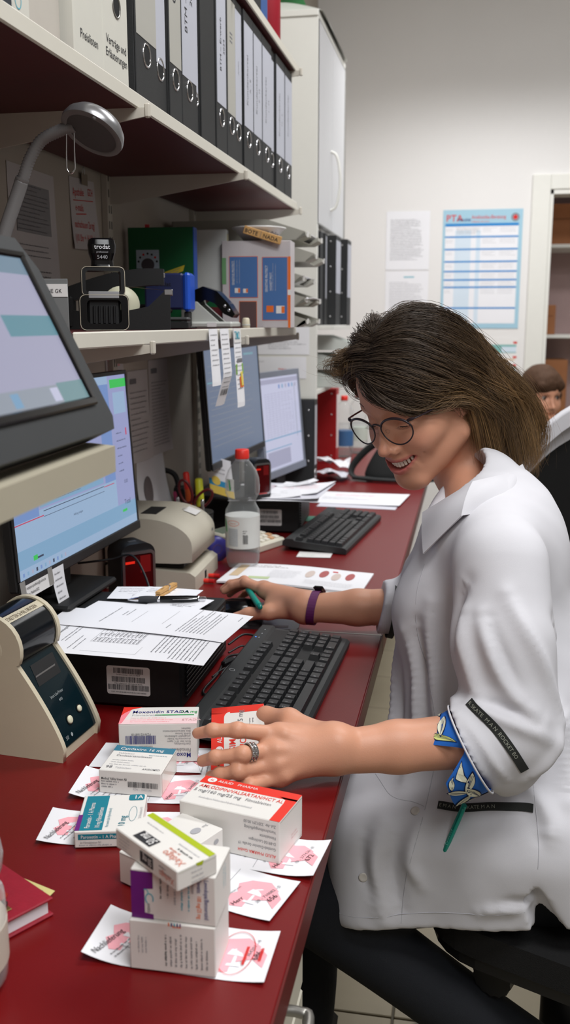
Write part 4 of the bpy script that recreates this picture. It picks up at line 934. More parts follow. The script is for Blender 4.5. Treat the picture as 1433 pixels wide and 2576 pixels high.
b = MB(TXX); b.lathe([(.0008, 0), (.0014, .002), (.0040, .013), (.0046, .018)], CHROME, 16); b.build('tip', t)
b = MB(TXX); pr_ = [(.0046, .018)] + [(.0053 + .0008 * math.sin(k * .35), .02 + k * .0027) for k in range(11)] + [(.0052, .0495)]; b.lathe(pr_, M('pen rubber', (44, 46, 50), .7), 16); b.build('grip', t)
b = MB(TXX); b.lathe([(.0054, .0495), (.0056, .050), (.0056, .0535), (.0053, .054)], CHROME, 16); b.build('ring', t)
b = MB(TXX); b.lathe([(.0052, .054), (.0056, .07), (.0054, .10), (.0046, .118)], BLKG, 16); b.build('barrel', t)
b = MB(TXX); b.lathe([(.0047, .118), (.0047, .1205), (.0028, .121), (.0028, .131), (.0, .1325)], CHROME, 14); b.build('push_button', t)
b = MB(); b.tube(bez([(.116, -.005, .0015), (.105, -.0085, .0018), (.085, -.0082, .0015), (.076, -.0066, .001)], 12), [.0018] * 13, CHROME, 8, flat=.5); b.build('clip', t)
def peg(label, loc, rz, s=1.0):
    t = thing('clothes_peg', label, 'peg', loc, (0, 0, rz))
    for sg in (-1, 1):
        b = MB(); b.prism([(-.036 * s, 0), (.036 * s, .0), (.036 * s, .0035 * s), (.0, .0055 * s), (-.036 * s, .0045 * s)], -.0048 * s, .0048 * s, WOODP, Matrix(((1, 0, 0, 0), (0, 0, -1, 0), (0, sg, 0, .006 * s + sg * .0006), (0, 0, 0, 1)))); b.build('wooden_arm', t)
    b = MB(); b.tube(bez([(-.004, -.006, .006), (0, -.007, .011), (.004, -.004, .013), (.006, .004, .012), (.002, .0065, .006)], 14), .0008, SILVER, 6); b.build('spring', t)
    return t
p = peg('wooden clothes peg with writing clipped to the receipts', (-0.507, 1.545, 0.846), math.radians(82), .95)
b = MB(); S = flat(frame((-.022, -.0022, .0121), (1, 0, 0), (0, 1, 0))); b.text(S, 0, 0, .0055, 'Bote', INK, 0); b.build('lettering', p)

# ------------------------------------------------------------------ label printer with the dark front (near left)
t = thing('label_printer', 'beige label printer with dark glossy curved front at the left edge', 'printer', (-0.504, 1.146, ZD), (0, 0, -0.095))
TXZ = Matrix(((1, 0, 0, 0), (0, 0, -1, 0), (0, 1, 0, 0), (0, 0, 0, 1)))
curve = [(0.0 - .052 * (k / 12) ** 1.35 - .012 * (k / 12), .016 + .112 * (k / 12)) for k in range(13)]
hood = [(-.100 + .047 * math.cos(a), .147 + .047 * math.sin(a)) for a in [math.radians(-22 + k * 202 / 16) for k in range(17)]]
outer = [(.002, 0), (.003, .012)] + [(x + .004, z) for x, z in curve] + hood + [(-.147, .118), (-.125, .085), (-.118, .055), (-.16, .03), (-.185, .018), (-.185, 0)]
for sy, nm in ((-.0485, 'side_shell'), (.0485, 'side_shell')):
    b = MB(); b.prism(outer, sy - .004, sy + .004, BEIGED, TXZ, True)
    b.lathe([(0, .0008), (.018, .0006), (.020, 0)], BEIGED, 24, TR((-.100, sy - .004, .147), (PI / 2, 0, 0))); b.build(nm, t)
b = MB(); b.prism([(-.185, 0), (-.002, 0), (-.002, .012), (-.10, .040), (-.185, .016)], -.0445, .0445, BEIGED, TXZ); b.build('base', t)
b = MB(); b.prism([(-.118, .03), (-.05, .03), (-.066, .128), (-.13, .11)], -.0445, .0445, BEIGED, TXZ); b.build('neck', t)
PFR = M('dark teal gloss', (12, 30, 36), 0.12, var=0)
def Sf(u, v, off):   # u across (0..0.089 from the far... near side), v up the curve 0..1
    k = max(0, min(1, v)) * 12; i = min(11, int(k)); f = k - i
    x = curve[i][0] * (1 - f) + curve[i + 1][0] * f; z = curve[i][1] * (1 - f) + curve[i + 1][1] * f
    return (x + off * .9, -.0445 + u, z + off * .35)
b = MB(); b.sheet(lambda u, v: Sf(u * .089, v, 0.0), 2, 16, PFR, 0.004); fr = b.build('front_panel', t)
b = MB(); b.poly(Sf, [(.012, .70), (.070, .70), (.078, .92), (.020, .92)], BLKM, .0006); b.poly(Sf, [(.016, .79), (.066, .79), (.068, .806), (.018, .806)], SILVER, .001); b.build('label_slot', fr)
Sfm = lambda u, v, off: Sf(u, v / .125, off)
b = MB(); PRN = M('pale print', (150, 158, 160), .5); b.text(Sfm, .036, .066, .0058, 'Smart Label Printer', PRN, 0, 'CENTER', .0008, sx=.72, rot=.0); b.text(Sfm, .038, .057, .0058, '440', PRN, 0, 'CENTER', .0008); b.text(Sfm, .010, .008, .0078, 'SII', PRN, 0, 'LEFT', .0008); b.circ(Sfm, .026, .0108, .0024, .003, PRN, 14, .0008); b.build('lettering', fr)
CRB = M('cream button', (220, 216, 190), .35)
for u, v, r in ((.034, .235, .0056), (.064, .27, .0046)):
    P0 = Vector(Sf(u, v, .0006)); P1 = Vector(Sf(u, v, .004)); ax = (P1 - P0).normalized(); q = ax.to_track_quat('Z', 'Y').to_matrix().to_4x4(); q.translation = P0
    b = MB(q); b.lathe([(r + .0016, 0), (r + .0016, .0006)], BLKM, 20); b.lathe([(r, .0006), (r, .002), (r * .7, .003), (0, .0032)], CRB, 20); b.build('button', fr)
HD_ = M('smoky hood', (16, 20, 24), 0.15, var=0)
b = MB(); hin = [(-.100 + .0445 * math.cos(a), .147 + .0445 * math.sin(a)) for a in [math.radians(-22 + k * 202 / 20) for k in range(21)]]
b.add([(x, -.0445, z) for x, z in hin] + [(x, .0445, z) for x, z in hin], [(i, i + 1, 22 + i, 21 + i) for i in range(20)], HD_, smooth=True); hoodo = b.build('roll_hood', t)
def Sh(u, v, off):
    a = math.radians(-22) + v / .0445; return (-.100 + (.0447 + off) * math.cos(a), -.0445 + u, .147 + (.0447 + off) * math.sin(a))
b = MB(); b.sheet(lambda u, v: Sh(u * .089, .058 + .0125 * v, .0003), 2, 4, BEIGED); b.text(Sh, .002, .0605, .0088, 'ETIKETTEN 2x MAL DRUCKEN', M('brown print', (96, 80, 60), .6), 0, off=.0006, sx=.62); b.build('tape_label', hoodo)

# ------------------------------------------------------------------ beige receipt printer
t = thing('receipt_printer', 'large beige receipt printer with a dark slot behind the scanner', 'printer', (-0.565, 2.015, ZD), (0, 0, 0.03))
b = MB(); b.prism([(-.20, 0), (.0, 0), (.0, .034), (-.012, .042), (-.08, .046), (-.20, .052)], -.105, .105, BEIGE, TXZ); b.box(.0, .0012, -.02, -.008, .010, .026, HOLE); b.build('base', t)
b = MB(); cov = [(-.20, .060)] + [(-.035, .062), (-.006, .066)] + [(-.006 - .105 * (1 - math.cos(a)), .100 + .058 * math.sin(a)) for a in [math.radians(k * 9) for k in range(11)]] + [(-.20, .158)]
b.prism(cov, -.105, .105, BEIGE, TXZ, True); cv = b.build('cover', t)
b = MB(); b.box(-.135, -.10, -.05, .03, .1575, .1592, HOLE, 0); b.build('cover_slot', cv)
b = MB(); b.box(-.15, -.125, -.1062, -.105, .138, .145, BEIGED, .0005); b.build('latch', cv)
b = MB(); S = flat(frame((-.0055, .03, .085), (0, 1, 0), (0, 0, 1))); b.rect(S, .045, .012, .012, .006, INKG, .0004); b.rect(S, -.13, -.004, .2, .0006, M('seam shade', (140, 134, 120), .6), .0004); b.build('badge', cv)
b = MB(); b.box(-.17, -.03, -.085, .07, .047, .0615, BLKM, .002); b.build('paper_slot', t)
b = MB(); b.prism([(-.10, .045), (-.02, .044), (-.05, .061), (-.10, .061)], -.104, -.086, BEIGE, TXZ); b.build('slot_cheek', t)
b = MB(); S = flat(frame((-.060, .03, .1515), (1, 0, -.35), (0, 1, 0))); b.rect(S, 0, 0, .03, .05, PAPERC, .001); b.text(S, .003, .006, .012, 'TFE', INKL, .01, off=.0015, rot=PI / 2); b.build('label', cv)
b = MB()
for k in range(4): b.rect(flat(frame((-.03, .055 + .012 * k, .0452), (1, -.0, -.05), (0, 1, 0))), 0, 0, .012, .006, BEIGED if k % 2 else INKL, .001)
b.build('key_row', t)['kind'] = 'stuff'
# ------------------------------------------------------------------ presentation scanners
REDW = M('red window', (70, 8, 10), 0.15, var=0); REDL = SCR('red glow', (226, 40, 24), 1.0)
def scanner(label, loc, rz, s=1.0):
    t = thing('barcode_scanner', label, 'scanner', loc, (0, 0, rz), 'presentation barcode scanners')
    T = Matrix(((s, 0, 0, 0), (0, 0, s, 0), (0, s, 0, 0), (0, 0, 0, 1)))
    b = MB(Matrix.Scale(s, 4)); b.prism(rrect(.074, .150, .022, 5, 0, .075), -.030, .030, BLK, Matrix(((1, 0, 0, 0), (0, 0, 1, 0), (0, 1, 0, 0), (0, 0, 0, 1))), True); b.build('housing', t)
    b = MB(Matrix.Scale(s, 4)); bev_ring(b, rrect(.070, .112, .010, 4, 0, .080), rrect(.060, .100, .006, 4, 0, .080), -.034, -.0295, SILVER); b.build('front_frame', t)
    b = MB(Matrix.Scale(s, 4)); b.box(-.030, .030, -.0312, -.0302, .030, .130, REDW); b.rect(flat(frame((-.028, -.0313, .112), (1, 0, 0), (0, 0, 1))), 0, 0, .020, .005, REDL, .0003); b.rect(flat(frame((.004, -.0313, .092), (1, 0, 0), (0, 0, 1))), 0, 0, .022, .034, SCR('red glow soft', (96, 10, 10)), .0002); b.build('red_window', t)
    b = MB(Matrix.Scale(s, 4)); b.cbox((0, -.004, .1503), (.016, .008, .001), SILVER, 0); b.build('sensor_dot', t)
    b = MB(Matrix.Scale(s, 4)); b.rect(flat(frame((-.018, -.0346, .026), (1, 0, 0), (0, 0, 1))), 0, 0, .036, .003, INKR, .0002); b.build('badge', t)
    return t
scanner('black barcode scanner with a red glowing window beside the blue monitor', (-0.640, 1.735, ZD), math.radians(46))
scanner('second black scanner glowing red behind the clear bottle', (-0.548, 2.47, 0.8425), math.radians(48), .75)
def cable(label, pts, r=0.0022, mat=BLK, n=36, cat='cable'):
    b = MB(); b.tube(bez(pts, n), r, mat, 8); return tag(b.build('cable'), label, cat)
cable('thin black cable running across the scanner window to the computer box', [(-0.72, 1.66, .86), (-0.66, 1.68, .866), (-0.62, 1.682, .875), (-0.585, 1.655, .845), (-0.545, 1.60, .79), (-0.52, 1.585, .745)])
cable('black cable looping on the worktop between computer box and keyboard', [(-0.395, 1.54, .760), (-0.375, 1.575, .768), (-0.352, 1.60, .752), (-0.36, 1.55, .745), (-0.392, 1.52, .744), (-0.388, 1.44, .744), (-0.392, 1.37, .744), (-0.384, 1.35, .744), (-0.376, 1.38, .744), (-0.380, 1.45, .746), (-0.365, 1.52, .748), (-0.350, 1.535, .746)], .0021, n=66)
cable('second black cord with a plug beside the computer box', [(-0.390, 1.52, .752), (-0.372, 1.545, .757), (-0.358, 1.53, .752), (-0.366, 1.49, .747), (-0.385, 1.455, .7455), (-0.392, 1.42, .7455)], .0018)
t = thing('usb_plug', 'black plug of the cord lying beside the computer box', 'plug', (-0.382, 1.492, .7425), (0, 0, 1.2)); b = MB(); b.box(-.018, .012, -.0055, .0055, 0, .009, BLK, .002); b.build('shell', t); b = MB(); b.box(.012, .022, -.0035, .0035, .002, .007, SILVER, .0005); b.build('contact', t)

# ------------------------------------------------------------------ keyboards
LEG = M('key legend', (176, 178, 180), .6, var=0)
ROWS = [
    (-0.0445, [('Esc', 1, 0)] + [(f'F{i+1}', 1, 2 + i + (0.5 if i > 3 else 0) + (0.5 if i > 7 else 0)) for i in range(12)] + [('Dr', 1, 15.25), ('Ro', 1, 16.25), ('Pa', 1, 17.25)]),
    (-0.0150, [(c, 1, i) for i, c in enumerate(['^', '1', '2', '3', '4', '5', '6', '7', '8', '9', '0', 'ß', '´'])] + [('<-', 2, 13), ('Ei', 1, 15.25), ('P1', 1, 16.25), ('B^', 1, 17.25), ('Nu', 1, 18.5), ('/', 1, 19.5), ('*', 1, 20.5), ('-', 1, 21.5)]),
    (0.00405, [('|<', 1.5, 0)] + [(c, 1, 1.5 + i) for i, c in enumerate('QWERTZUIOPÜ+')] + [('En', 1.5, 13.5), ('Ef', 1, 15.25), ('Ed', 1, 16.25), ('Bv', 1, 17.25), ('7', 1, 18.5), ('8', 1, 19.5), ('9', 1, 20.5), ('+', 1, 21.5)]),
    (0.0231, [('v', 1.75, 0)] + [(c, 1, 1.75 + i) for i, c in enumerate('ASDFGHJKLÖÄ#')] + [('', 1.25, 13.75), ('4', 1, 18.5), ('5', 1, 19.5), ('6', 1, 20.5), ('', 1, 21.5)]),
    (0.04215, [('^', 1.25, 0)] + [(c, 1, 1.25 + i) for i, c in enumerate('<YXCVBNM,.-')] + [('^', 2.75, 12.25), ('^', 1, 16.25), ('1', 1, 18.5), ('2', 1, 19.5), ('3', 1, 20.5), ('En', 1, 21.5)]),
    (0.0612, [('Strg', 1.25, 0), ('#', 1.25, 1.25), ('Alt', 1.25, 2.5), ('', 6.25, 3.75), ('AltGr', 1.25, 10), ('#', 1.25, 11.25), ('=', 1.25, 12.5), ('Strg', 1.25, 13.75), ('<', 1, 15.25), ('v', 1, 16.25), ('>', 1, 17.25), ('0', 2, 18.5), (',', 1, 20.5), ('', 1, 21.5)])]
KU = 0.01905
KEYME = {}
def key_mesh(wd):
    if wd not in KEYME:
        b = MB(); w = KU * wd - .0008; d = KU - .0008; tw, td, hh = w - .0052, d - .0046, .0085
        vs = []
        for z, a, c in ((0, d, w), (hh * .8, td + .0009, tw + .0009), (hh, td, tw)):
            vs += [(-a / 2, -c / 2, z), (a / 2, -c / 2, z), (a / 2, c / 2, z), (-a / 2, c / 2, z)]
        fs = [(8, 9, 10, 11)] + [(i + 4 * r, (i + 1) % 4 + 4 * r, (i + 1) % 4 + 4 * r + 4, i + 4 * r + 4) for r in (0, 1) for i in range(4)]
        b.add(vs, fs, KEYM); KEYME[wd] = b.mesh('key')
    return KEYME[wd]
def keyboard(label, loc, rz, led=True):
    t = thing('keyboard', label, 'keyboard', loc, (0, 0, rz), 'black computer keyboards')
    tilt = math.radians(4.5); Rk = Matrix.Rotation(tilt, 4, 'Y'); L0 = -.2225
    Rk.translation = Vector((0, 0, .0147))
    prof = [(-.084, -.008), (.083, -.0075), (.0835, .004), (.078, .008), (.071, .0085), (-.052, .0085), (-.058, .013), (-.078, .011), (-.084, .004)]
    b = MB(Rk); b.prism(prof, L0, -L0, KBODY, TXZ); b.build('housing', t)
    b = MB(Rk); b.box(-.055, .0708, L0 + .008, -L0 - .008, .0083, .0089, BLKM); b.build('key_well', t)
    b = MB(); b.box(-.075, -.06, L0 + .03, L0 + .05, 0.0, .012, BLKM); f1 = b.build('foot', t); b = MB(); b.box(-.075, -.06, -L0 - .05, -L0 - .03, 0.0, .012, BLKM); b.build('foot', t)
    leg = MB()
    for x, keys in ROWS:
        for c, wd, pos in keys:
            o = bpy.data.objects.new('key', key_mesh(wd)); COL.objects.link(o); o.parent = t
            yy = L0 + .0075 + (pos + wd / 2) * KU * (.995 if pos < 15 else .995)
            P = Rk @ Vector((x, yy, .0087)); o.location = P; o.rotation_euler = (0, tilt, 0)
            if c:
                S = flat(Matrix.Translation(P) @ Matrix.Rotation(tilt, 4, 'Y') @ frame((.0015, -KU * wd / 2 + .0045, .0085), (0, 1, 0), (-1, 0, 0)))
                leg.text(S, 0, 0, .0062 if len(c) == 1 else .0036, c, LEG, 0, off=.0001)
    leg.build('key_legends', t)['kind'] = 'stuff'
    if led:
        b = MB(); S = flat(Rk @ frame((-.068, .150, .0126), (0, 1, 0), (-1, 0, .12)))
        for k in range(3): b.rect(S, .022 * k, -.002, .004, .0012, LEG, .0002)
        b.circ(S, -.0, .004, .0016, .0016, SCR('led blue', (80, 150, 255), 1.6), 10, .0004); b.build('led_strip', t)
        b = MB(); b.ring(flat(Rk @ frame((-.0685, -.012, .0128), (0, 1, 0), (-1, 0, .12))), 0, 0, .0045, .0045, .0006, LEG, 20, .0002); b.build('badge', t)
    return t
keyboard('black keyboard in front, partly hidden by the held carton', (-0.283, 1.397, ZD), math.radians(-2.0))
k2 = keyboard('far black keyboard on the second worktop', (-0.345, 2.535, ZD), math.radians(-6), False)
# mouse pad and mouse
t = thing('mouse_pad', 'dark translucent mouse pad under the mouse', 'mouse pad', (-0.405, 1.772, ZD), (0, 0, .06))
b = MB(); b.prism(rrect(.20, .17, .012), 0, .0025, M('smoky pad', (48, 42, 44), .25, var=.1)); b.build('pad', t); b = MB(); b.rect(flat(TR((0.03, -.075, .0026))), 0, 0, .05, .012, M('pad print', (110, 100, 100), .4), .0003); b.build('print', t)
t = thing('computer_mouse', 'black glossy computer mouse under the right hand', 'mouse', (-0.432, 1.760, ZD + .0027), (0, 0, math.radians(92)))
def mo(u, v):
    a = 2 * PI * u; r = math.sin(PI / 2 * min(1, v)); x = .029 * math.cos(a) * (r ** .8) * (1 + .08 * math.sin(a)); y = .052 * math.sin(a) * (r ** .8)
    return (x, y, .001 + .033 * (math.cos(PI / 2 * v) ** .75) * (1 - .12 * (y / .05)))
b = MB(); b.sheet(lambda u, v: mo(u, 1 - v), 32, 12, BLKG); b.build('shell', t); b = MB(); b.tube(bez([(0, .046, .0185), (0, .038, .024), (0, .026, .029)], 6), .0028, DKG, 8); b.build('wheel', t)

# ------------------------------------------------------------------ bottles
def clear(name, rgb, a=.16):
    if name in MATS: return MATS[name]
    m = M(name, rgb, 0.06, var=0); nt = m.node_tree; p = nt.nodes['Principled BSDF']; out = nt.nodes['Material Output']
    tr = nt.nodes.new('ShaderNodeBsdfTransparent'); mx = nt.nodes.new('ShaderNodeMixShader'); fr = nt.nodes.new('ShaderNodeLayerWeight'); fr.inputs[0].default_value = .5; pw = nt.nodes.new('ShaderNodeMath'); pw.operation = 'POWER'; pw.inputs[1].default_value = 3.5; ml = nt.nodes.new('ShaderNodeMath'); ml.operation = 'MULTIPLY'; ml.inputs[1].default_value = .75; ad = nt.nodes.new('ShaderNodeMath'); ad.operation = 'ADD'; ad.inputs[1].default_value = a; ad.use_clamp = True
    nt.links.new(fr.outputs['Facing'], pw.inputs[0]); nt.links.new(pw.outputs[0], ml.inputs[0]); nt.links.new(ml.outputs[0], ad.inputs[0]); nt.links.new(ad.outputs[0], mx.inputs[0]); nt.links.new(tr.outputs[0], mx.inputs[1]); nt.links.new(p.outputs[0], mx.inputs[2]); nt.links.new(mx.outputs[0], out.inputs['Surface'])
    return m
PET = clear('clear bottle plastic', (206, 210, 210), .11); WATER = clear('water', (150, 158, 158), .08)
CAPR = M('red cap', (222, 50, 40), .4)
def bottle(label, loc, h, r, lab, fill=.35, cap=CAPR, waist=True, rz=0.0, capm=True):
    t = thing('plastic_bottle', label, 'bottle', loc, (0, 0, rz), 'clear plastic bottles')
    s = h / .278
    P = [(.0, .004), (.018, .003), (.026, 0.0), (.034, .004), (.039, .018), (.040, .040), (.0402, .048), (.0402, .128), (.0395, .138), (.0325, .150), (.0305, .156), (.0325, .164), (.0395, .178), (.0405, .195), (.039, .212), (.033, .230), (.022, .246), (.0145, .254), (.0140, .262)]
    P = [(x * r / .0402, z * s) for x, z in P]
    b = MB(); b.lathe(P, PET, 40); bo = b.build('bottle_body', t)
    b = MB(); b.lathe([(.0155 * s, .2525 * s), (.0168 * s, .255 * s), (.0155 * s, .257 * s)], PET, 28); b.build('neck_ring', bo)
    if cap: b = MB(); b.lathe([(.0160 * s, .258 * s), (.0165 * s, .260 * s), (.0160 * s, .277 * s), (.0145 * s, .279 * s), (0, .279 * s)], cap, 28); b.build('cap', t)
    if lab: lab(t, r, s)
    if fill:
        zf = fill * h; Q = [(max(0, x - .0012), z + .001) for x, z in P if z < zf]; Q.append((Q[-1][0], zf)); Q.append((0, zf)); b = MB(); b.lathe(Q, WATER, 36); b.build('water', t)
    return t
def lab1(t, r, s):
    z0, z1 = .052 * s, .126 * s; rr = r + .0004
    LBL = M('pale bottle label', (208, 210, 206), .5)
    Sc = lambda u, v, off: ((rr + off) * math.cos(-PI / 2 - .25 + u / rr), (rr + off) * math.sin(-PI / 2 - .25 + u / rr), z0 + v)
    b = MB(); b.lathe([(rr, z0), (rr, z1)], LBL, 40); lo = b.build('label', t)
    b = MB(); b.ring(Sc, -.004, .060 * s, .016, .007, .0012, M('salmon print', (226, 150, 130), .6)); b.text(Sc, -.004, .058 * s, .005, 'Naturell', M('salmon print', (226, 150, 130), .6), 0, 'CENTER', .0006, sx=.9); b.rect(Sc, -.018, .006, .026, .042, M('grey label print', (176, 182, 184), .6), .0005, 4, 1)
    b.greek(Sc, -.018, .046, .026, 9, .0045, .002, INKL, 3, off=.0008); b.poly(Sc, [(-.034, .07), (-.028, .04), (-.022, .036), (-.026, .062)], GREENP, .0006)
    b.barcode(Sc, .020, .012, .012, .020, INK, 4, 14); b.greek(Sc, .020, .042, .012, 3, .005, .003, INK, 9, off=.0008); b.build('print', lo)
    b = MB(); Sn = lambda u, v, off: ((r * .975 + off) * math.cos(-PI / 2 - .6 + u / r), (r * .975 + off) * math.sin(-PI / 2 - .6 + u / r), .186 * s + v)
    b.sheet(lambda u, v: Sn(-.012 + .026 * u, .028 * v, .0012), 6, 2, LBL); b.poly(Sn, [(-.002, .026), (.002, .0), (.006, .004), (.002, .026)], GREENP, .002); b.build('neck_label', t)
bottle('clear plastic bottle with red cap in the middle of the worktops', (-0.512, 2.143, ZD), .281, .0405, lab1, .135)
def lab2(t, r, s):
    rr = r + .0005; b = MB(); b.lathe([(rr, .052 * s), (rr, .122 * s)], M('blue bottle label', (60, 104, 150), .5), 36); b.build('label', t)
def lab3(t, r, s):
    rr = r + .0005; b = MB(); b.lathe([(rr, .06 * s), (rr, .122 * s)], M('green white bottle label', (200, 212, 200), .5), 36); b.build('label', t)
bottle('clear bottle with blue label and red cap at the back wall', (-0.523, 4.085, ZD), .262, .041, lab2, .55)
bottle('clear bottle with pale label behind the blue labelled one', (-0.475, 4.215, ZD), .268, .041, lab3, .5)
def lab4(t, r, s):
    z0, z1 = .042 * s, .100 * s; rr = r + .0005; b = MB(); b.lathe([(rr, z0), (rr, z1)], M('old bottle label', (196, 186, 172), .5), 40); lo = b.build('label', t)
    Sc = lambda u, v, off: ((rr + off) * math.cos(-.9 + u / rr), (rr + off) * math.sin(-.9 + u / rr), z0 + v)
    b = MB(); b.ring(Sc, .0, .03, .02, .024, .002, M('salmon print', (226, 150, 130), .6)); b.greek(Sc, -.02, .02, .04, 3, .006, .003, INKL, 3, off=.0008); b.build('print', lo)
bottle('clear plastic bottle with a pale label at the lower left edge', (-0.421, 0.668, ZD), .175, .047, lab4, .30, cap=PAPERC)

# ------------------------------------------------------------------ small things of the middle and far worktop
t = thing('desk_calculator', 'beige desk calculator behind the clear bottle', 'calculator', (-0.558, 2.372, ZD), (0, 0, -0.42))
Tc = Matrix.Rotation(.10, 4, 'Y'); Tc.translation = (0, 0, .016)
b = MB(Tc); b.box(-.085, .085, -.058, .058, -.010, .012, M('calculator beige', (208, 204, 188), .45), .004); b.build('body', t)
b = MB(Tc); b.box(-.078, -.040, -.048, .048, .0115, .0128, M('calculator display', (120, 130, 116), .2)); b.build('display', t)
for i in range(5):
    for j in range(5):
        k = MB(Tc); k.box(-.032 + .0225 * i, -.032 + .0225 * i + .015, -.050 + .0205 * j, -.050 + .0205 * j + .014, .012, .0165, M('calc key pale', (226, 222, 208), .4) if (i + j) % 7 else M('calc key tan', (206, 160, 120), .4), .001); k.build('key', t)
t = thing('pen_cup', 'dark pen cup beside the printer holding scissors and markers', 'cup', (-0.665, 2.285, ZD))
b = MB(); b.lathe([(0, 0), (.04, 0), (.042, .10), (.0395, .10), (.0375, .004), (0, .004)], BLKM, 28); b.build('cup_body', t)
b = MB(); b.lathe([(.0425, .096), (.0432, .099), (.0425, .102), (.0392, .102)], BLK, 28); b.build('rim', t)
def stick(name, label, cat, p0, p1, r, mb_, mc, capf=.3):
    d = Vector(p1) - Vector(p0); q = d.to_track_quat('Z', 'Y').to_euler(); t = thing(name, label, cat, p0, q, 'pens in the cup'); l = d.length
    b = MB(); b.lathe([(r * .8, 0), (r, .004), (r, l * (1 - capf))], mb_, 12); b.build('barrel', t); b = MB(); b.lathe([(r * 1.08, l * (1 - capf)), (r * 1.08, l - .004), (r * .7, l), (0, l)], mc, 12); b.build('cap', t)
stick('highlighter', 'orange highlighter with a red cap in the pen cup', 'highlighter', (-0.672, 2.275, ZD + .006), (-0.690, 2.280, .943), .0075, M('orange body', (210, 92, 40), .4), CAPR, .22)
stick('highlighter', 'yellow highlighter in the pen cup', 'highlighter', (-0.650, 2.290, ZD + .006), (-0.660, 2.290, .926), .0095, M('yellow body', (210, 214, 50), .4), M('yellow body', (210, 214, 50), .4), .4)
stick('pen', 'magenta pen, leftmost in the pen cup', 'pen', (-0.690, 2.270, ZD + .006), (-0.715, 2.262, .895), .0045, M('magenta pen', (150, 30, 80), .4), M('magenta pen', (150, 30, 80), .4))
stick('pen', 'violet pen next to the magenta pen in the cup', 'pen', (-0.686, 2.260, ZD + .006), (-0.702, 2.245, .885), .0045, M('violet pen', (110, 50, 120), .4), SILVER)
stick('pen', 'silver pen in front of the yellow highlighter', 'pen', (-0.640, 2.262, ZD + .006), (-0.640, 2.25, .88), .0045, SILVER, CHROME)
t = thing('scissors', 'scissors with dark red handles standing in the pen cup', 'scissors', (-0.660, 2.25, ZD), (0, 0, .08))
HR = M('dark red handle', (92, 20, 26), .4)
for i, (cx, cz, a) in enumerate(((-.022, .158, .30), (.022, .140, -.75))):
    b = MB(); b.tube([(cx + .024 * math.cos(q) * .62 * math.cos(a) - .030 * math.sin(q) * math.sin(a), .002 * i, cz + .024 * .62 * math.cos(q) * math.sin(a) + .030 * math.sin(q) * math.cos(a)) for q in [2 * PI * k / 22 for k in range(22)]], .0036, HR, 8, closed=True); b.build('handle', t)
for i in (-1, 1): b = MB(); b.prism([(-.004, .125), (.004, .125), (.002, .012), (-.001, .008)], i * .0012 - .0008, i * .0012 + .0008, SILVER, TXZ); b.build('blade', t)
t = thing('telephone', 'black telephone with a looped cord beside the pen cup', 'telephone', (-0.700, 2.362, ZD), (0, 0, .25))
b = MB(); b.prism([(-.05, 0), (.05, 0), (.038, .03), (-.020, .15), (-.045, .15)], -.03, .03, BLKM, TXZ); b.build('body', t)
b = MB(); b.tube(bez([(-.03, -.005, .14), (-.045, 0, .185), (-.085, 0, .195), (-.115, 0, .17), (-.12, 0, .12)], 24), .007, BLKM, 10); b.build('handset_loop', t)
b = MB(); b.cbox((.018, 0, .085), (.002, .03, .045), DKG, .0005, (0, -.42, 0)); b.build('keypad', t)
t = thing('sticky_note', 'white card with blue and yellow foot leaning on the telephone', 'note', (-0.640, 2.335, 0.868), (0, 0, .10))
def Sn(u, v, off): return (u * .062 - .012 * v * 1, -.006 - off + .012 * v, v * .095 - .018 * u + .018)
b = MB(); b.sheet(lambda u, v: Sn(u, v, .002 * math.sin(PI * u)), 6, 6, PAPER, .0005); b.build('card', t)
b = MB(); b.rect(Sn, .0, .0, 1, .22, M('card yellow', (230, 200, 90), .6), .0035, 3, 1); b.rect(Sn, .0, .22, 1, .16, M('card blue', (50, 150, 200), .6), .0035, 3, 1); b.circ(Sn, .3, .36, .18, .12, M('card yellow', (230, 200, 90), .6), 16, .004); b.greek(Sn, .12, .80, .6, 3, .11, .05, INKL, 3, off=.0035); b.build('print', t)
t = thing('tape_roll', 'small roll of blue tape behind the receipt printer', 'tape', (-0.590, 2.19, ZD)); b = MB(); b.lathe([(.012, -.010), (.030, -.010), (.030, .010), (.012, .010)], M('blue tape', (58, 54, 140), .35), 28, TR((0, 0, .0305), (PI / 2, 0, .6))); b.build('roll', t); b = MB(); b.lathe([(.0105, -.010), (.0118, -.010), (.0118, .010), (.0105, .010), (.0105, -.010)], CARDB, 24, TR((0, 0, .0305), (PI / 2, 0, .6))); b.build('core', t)
sheet('business_card', 'white business card before the far keyboard', 'card', TR((-0.405, 2.262, ZD + .0006), (0, 0, .02)), .085, .055, lambda u, v: .0006 + .001 * u * u, lambda p, S, w, h: p.greek(S, .012, .018, .03, 1, .006, .004, GREENP, 2), PAPERC, nu=3, nv=3)
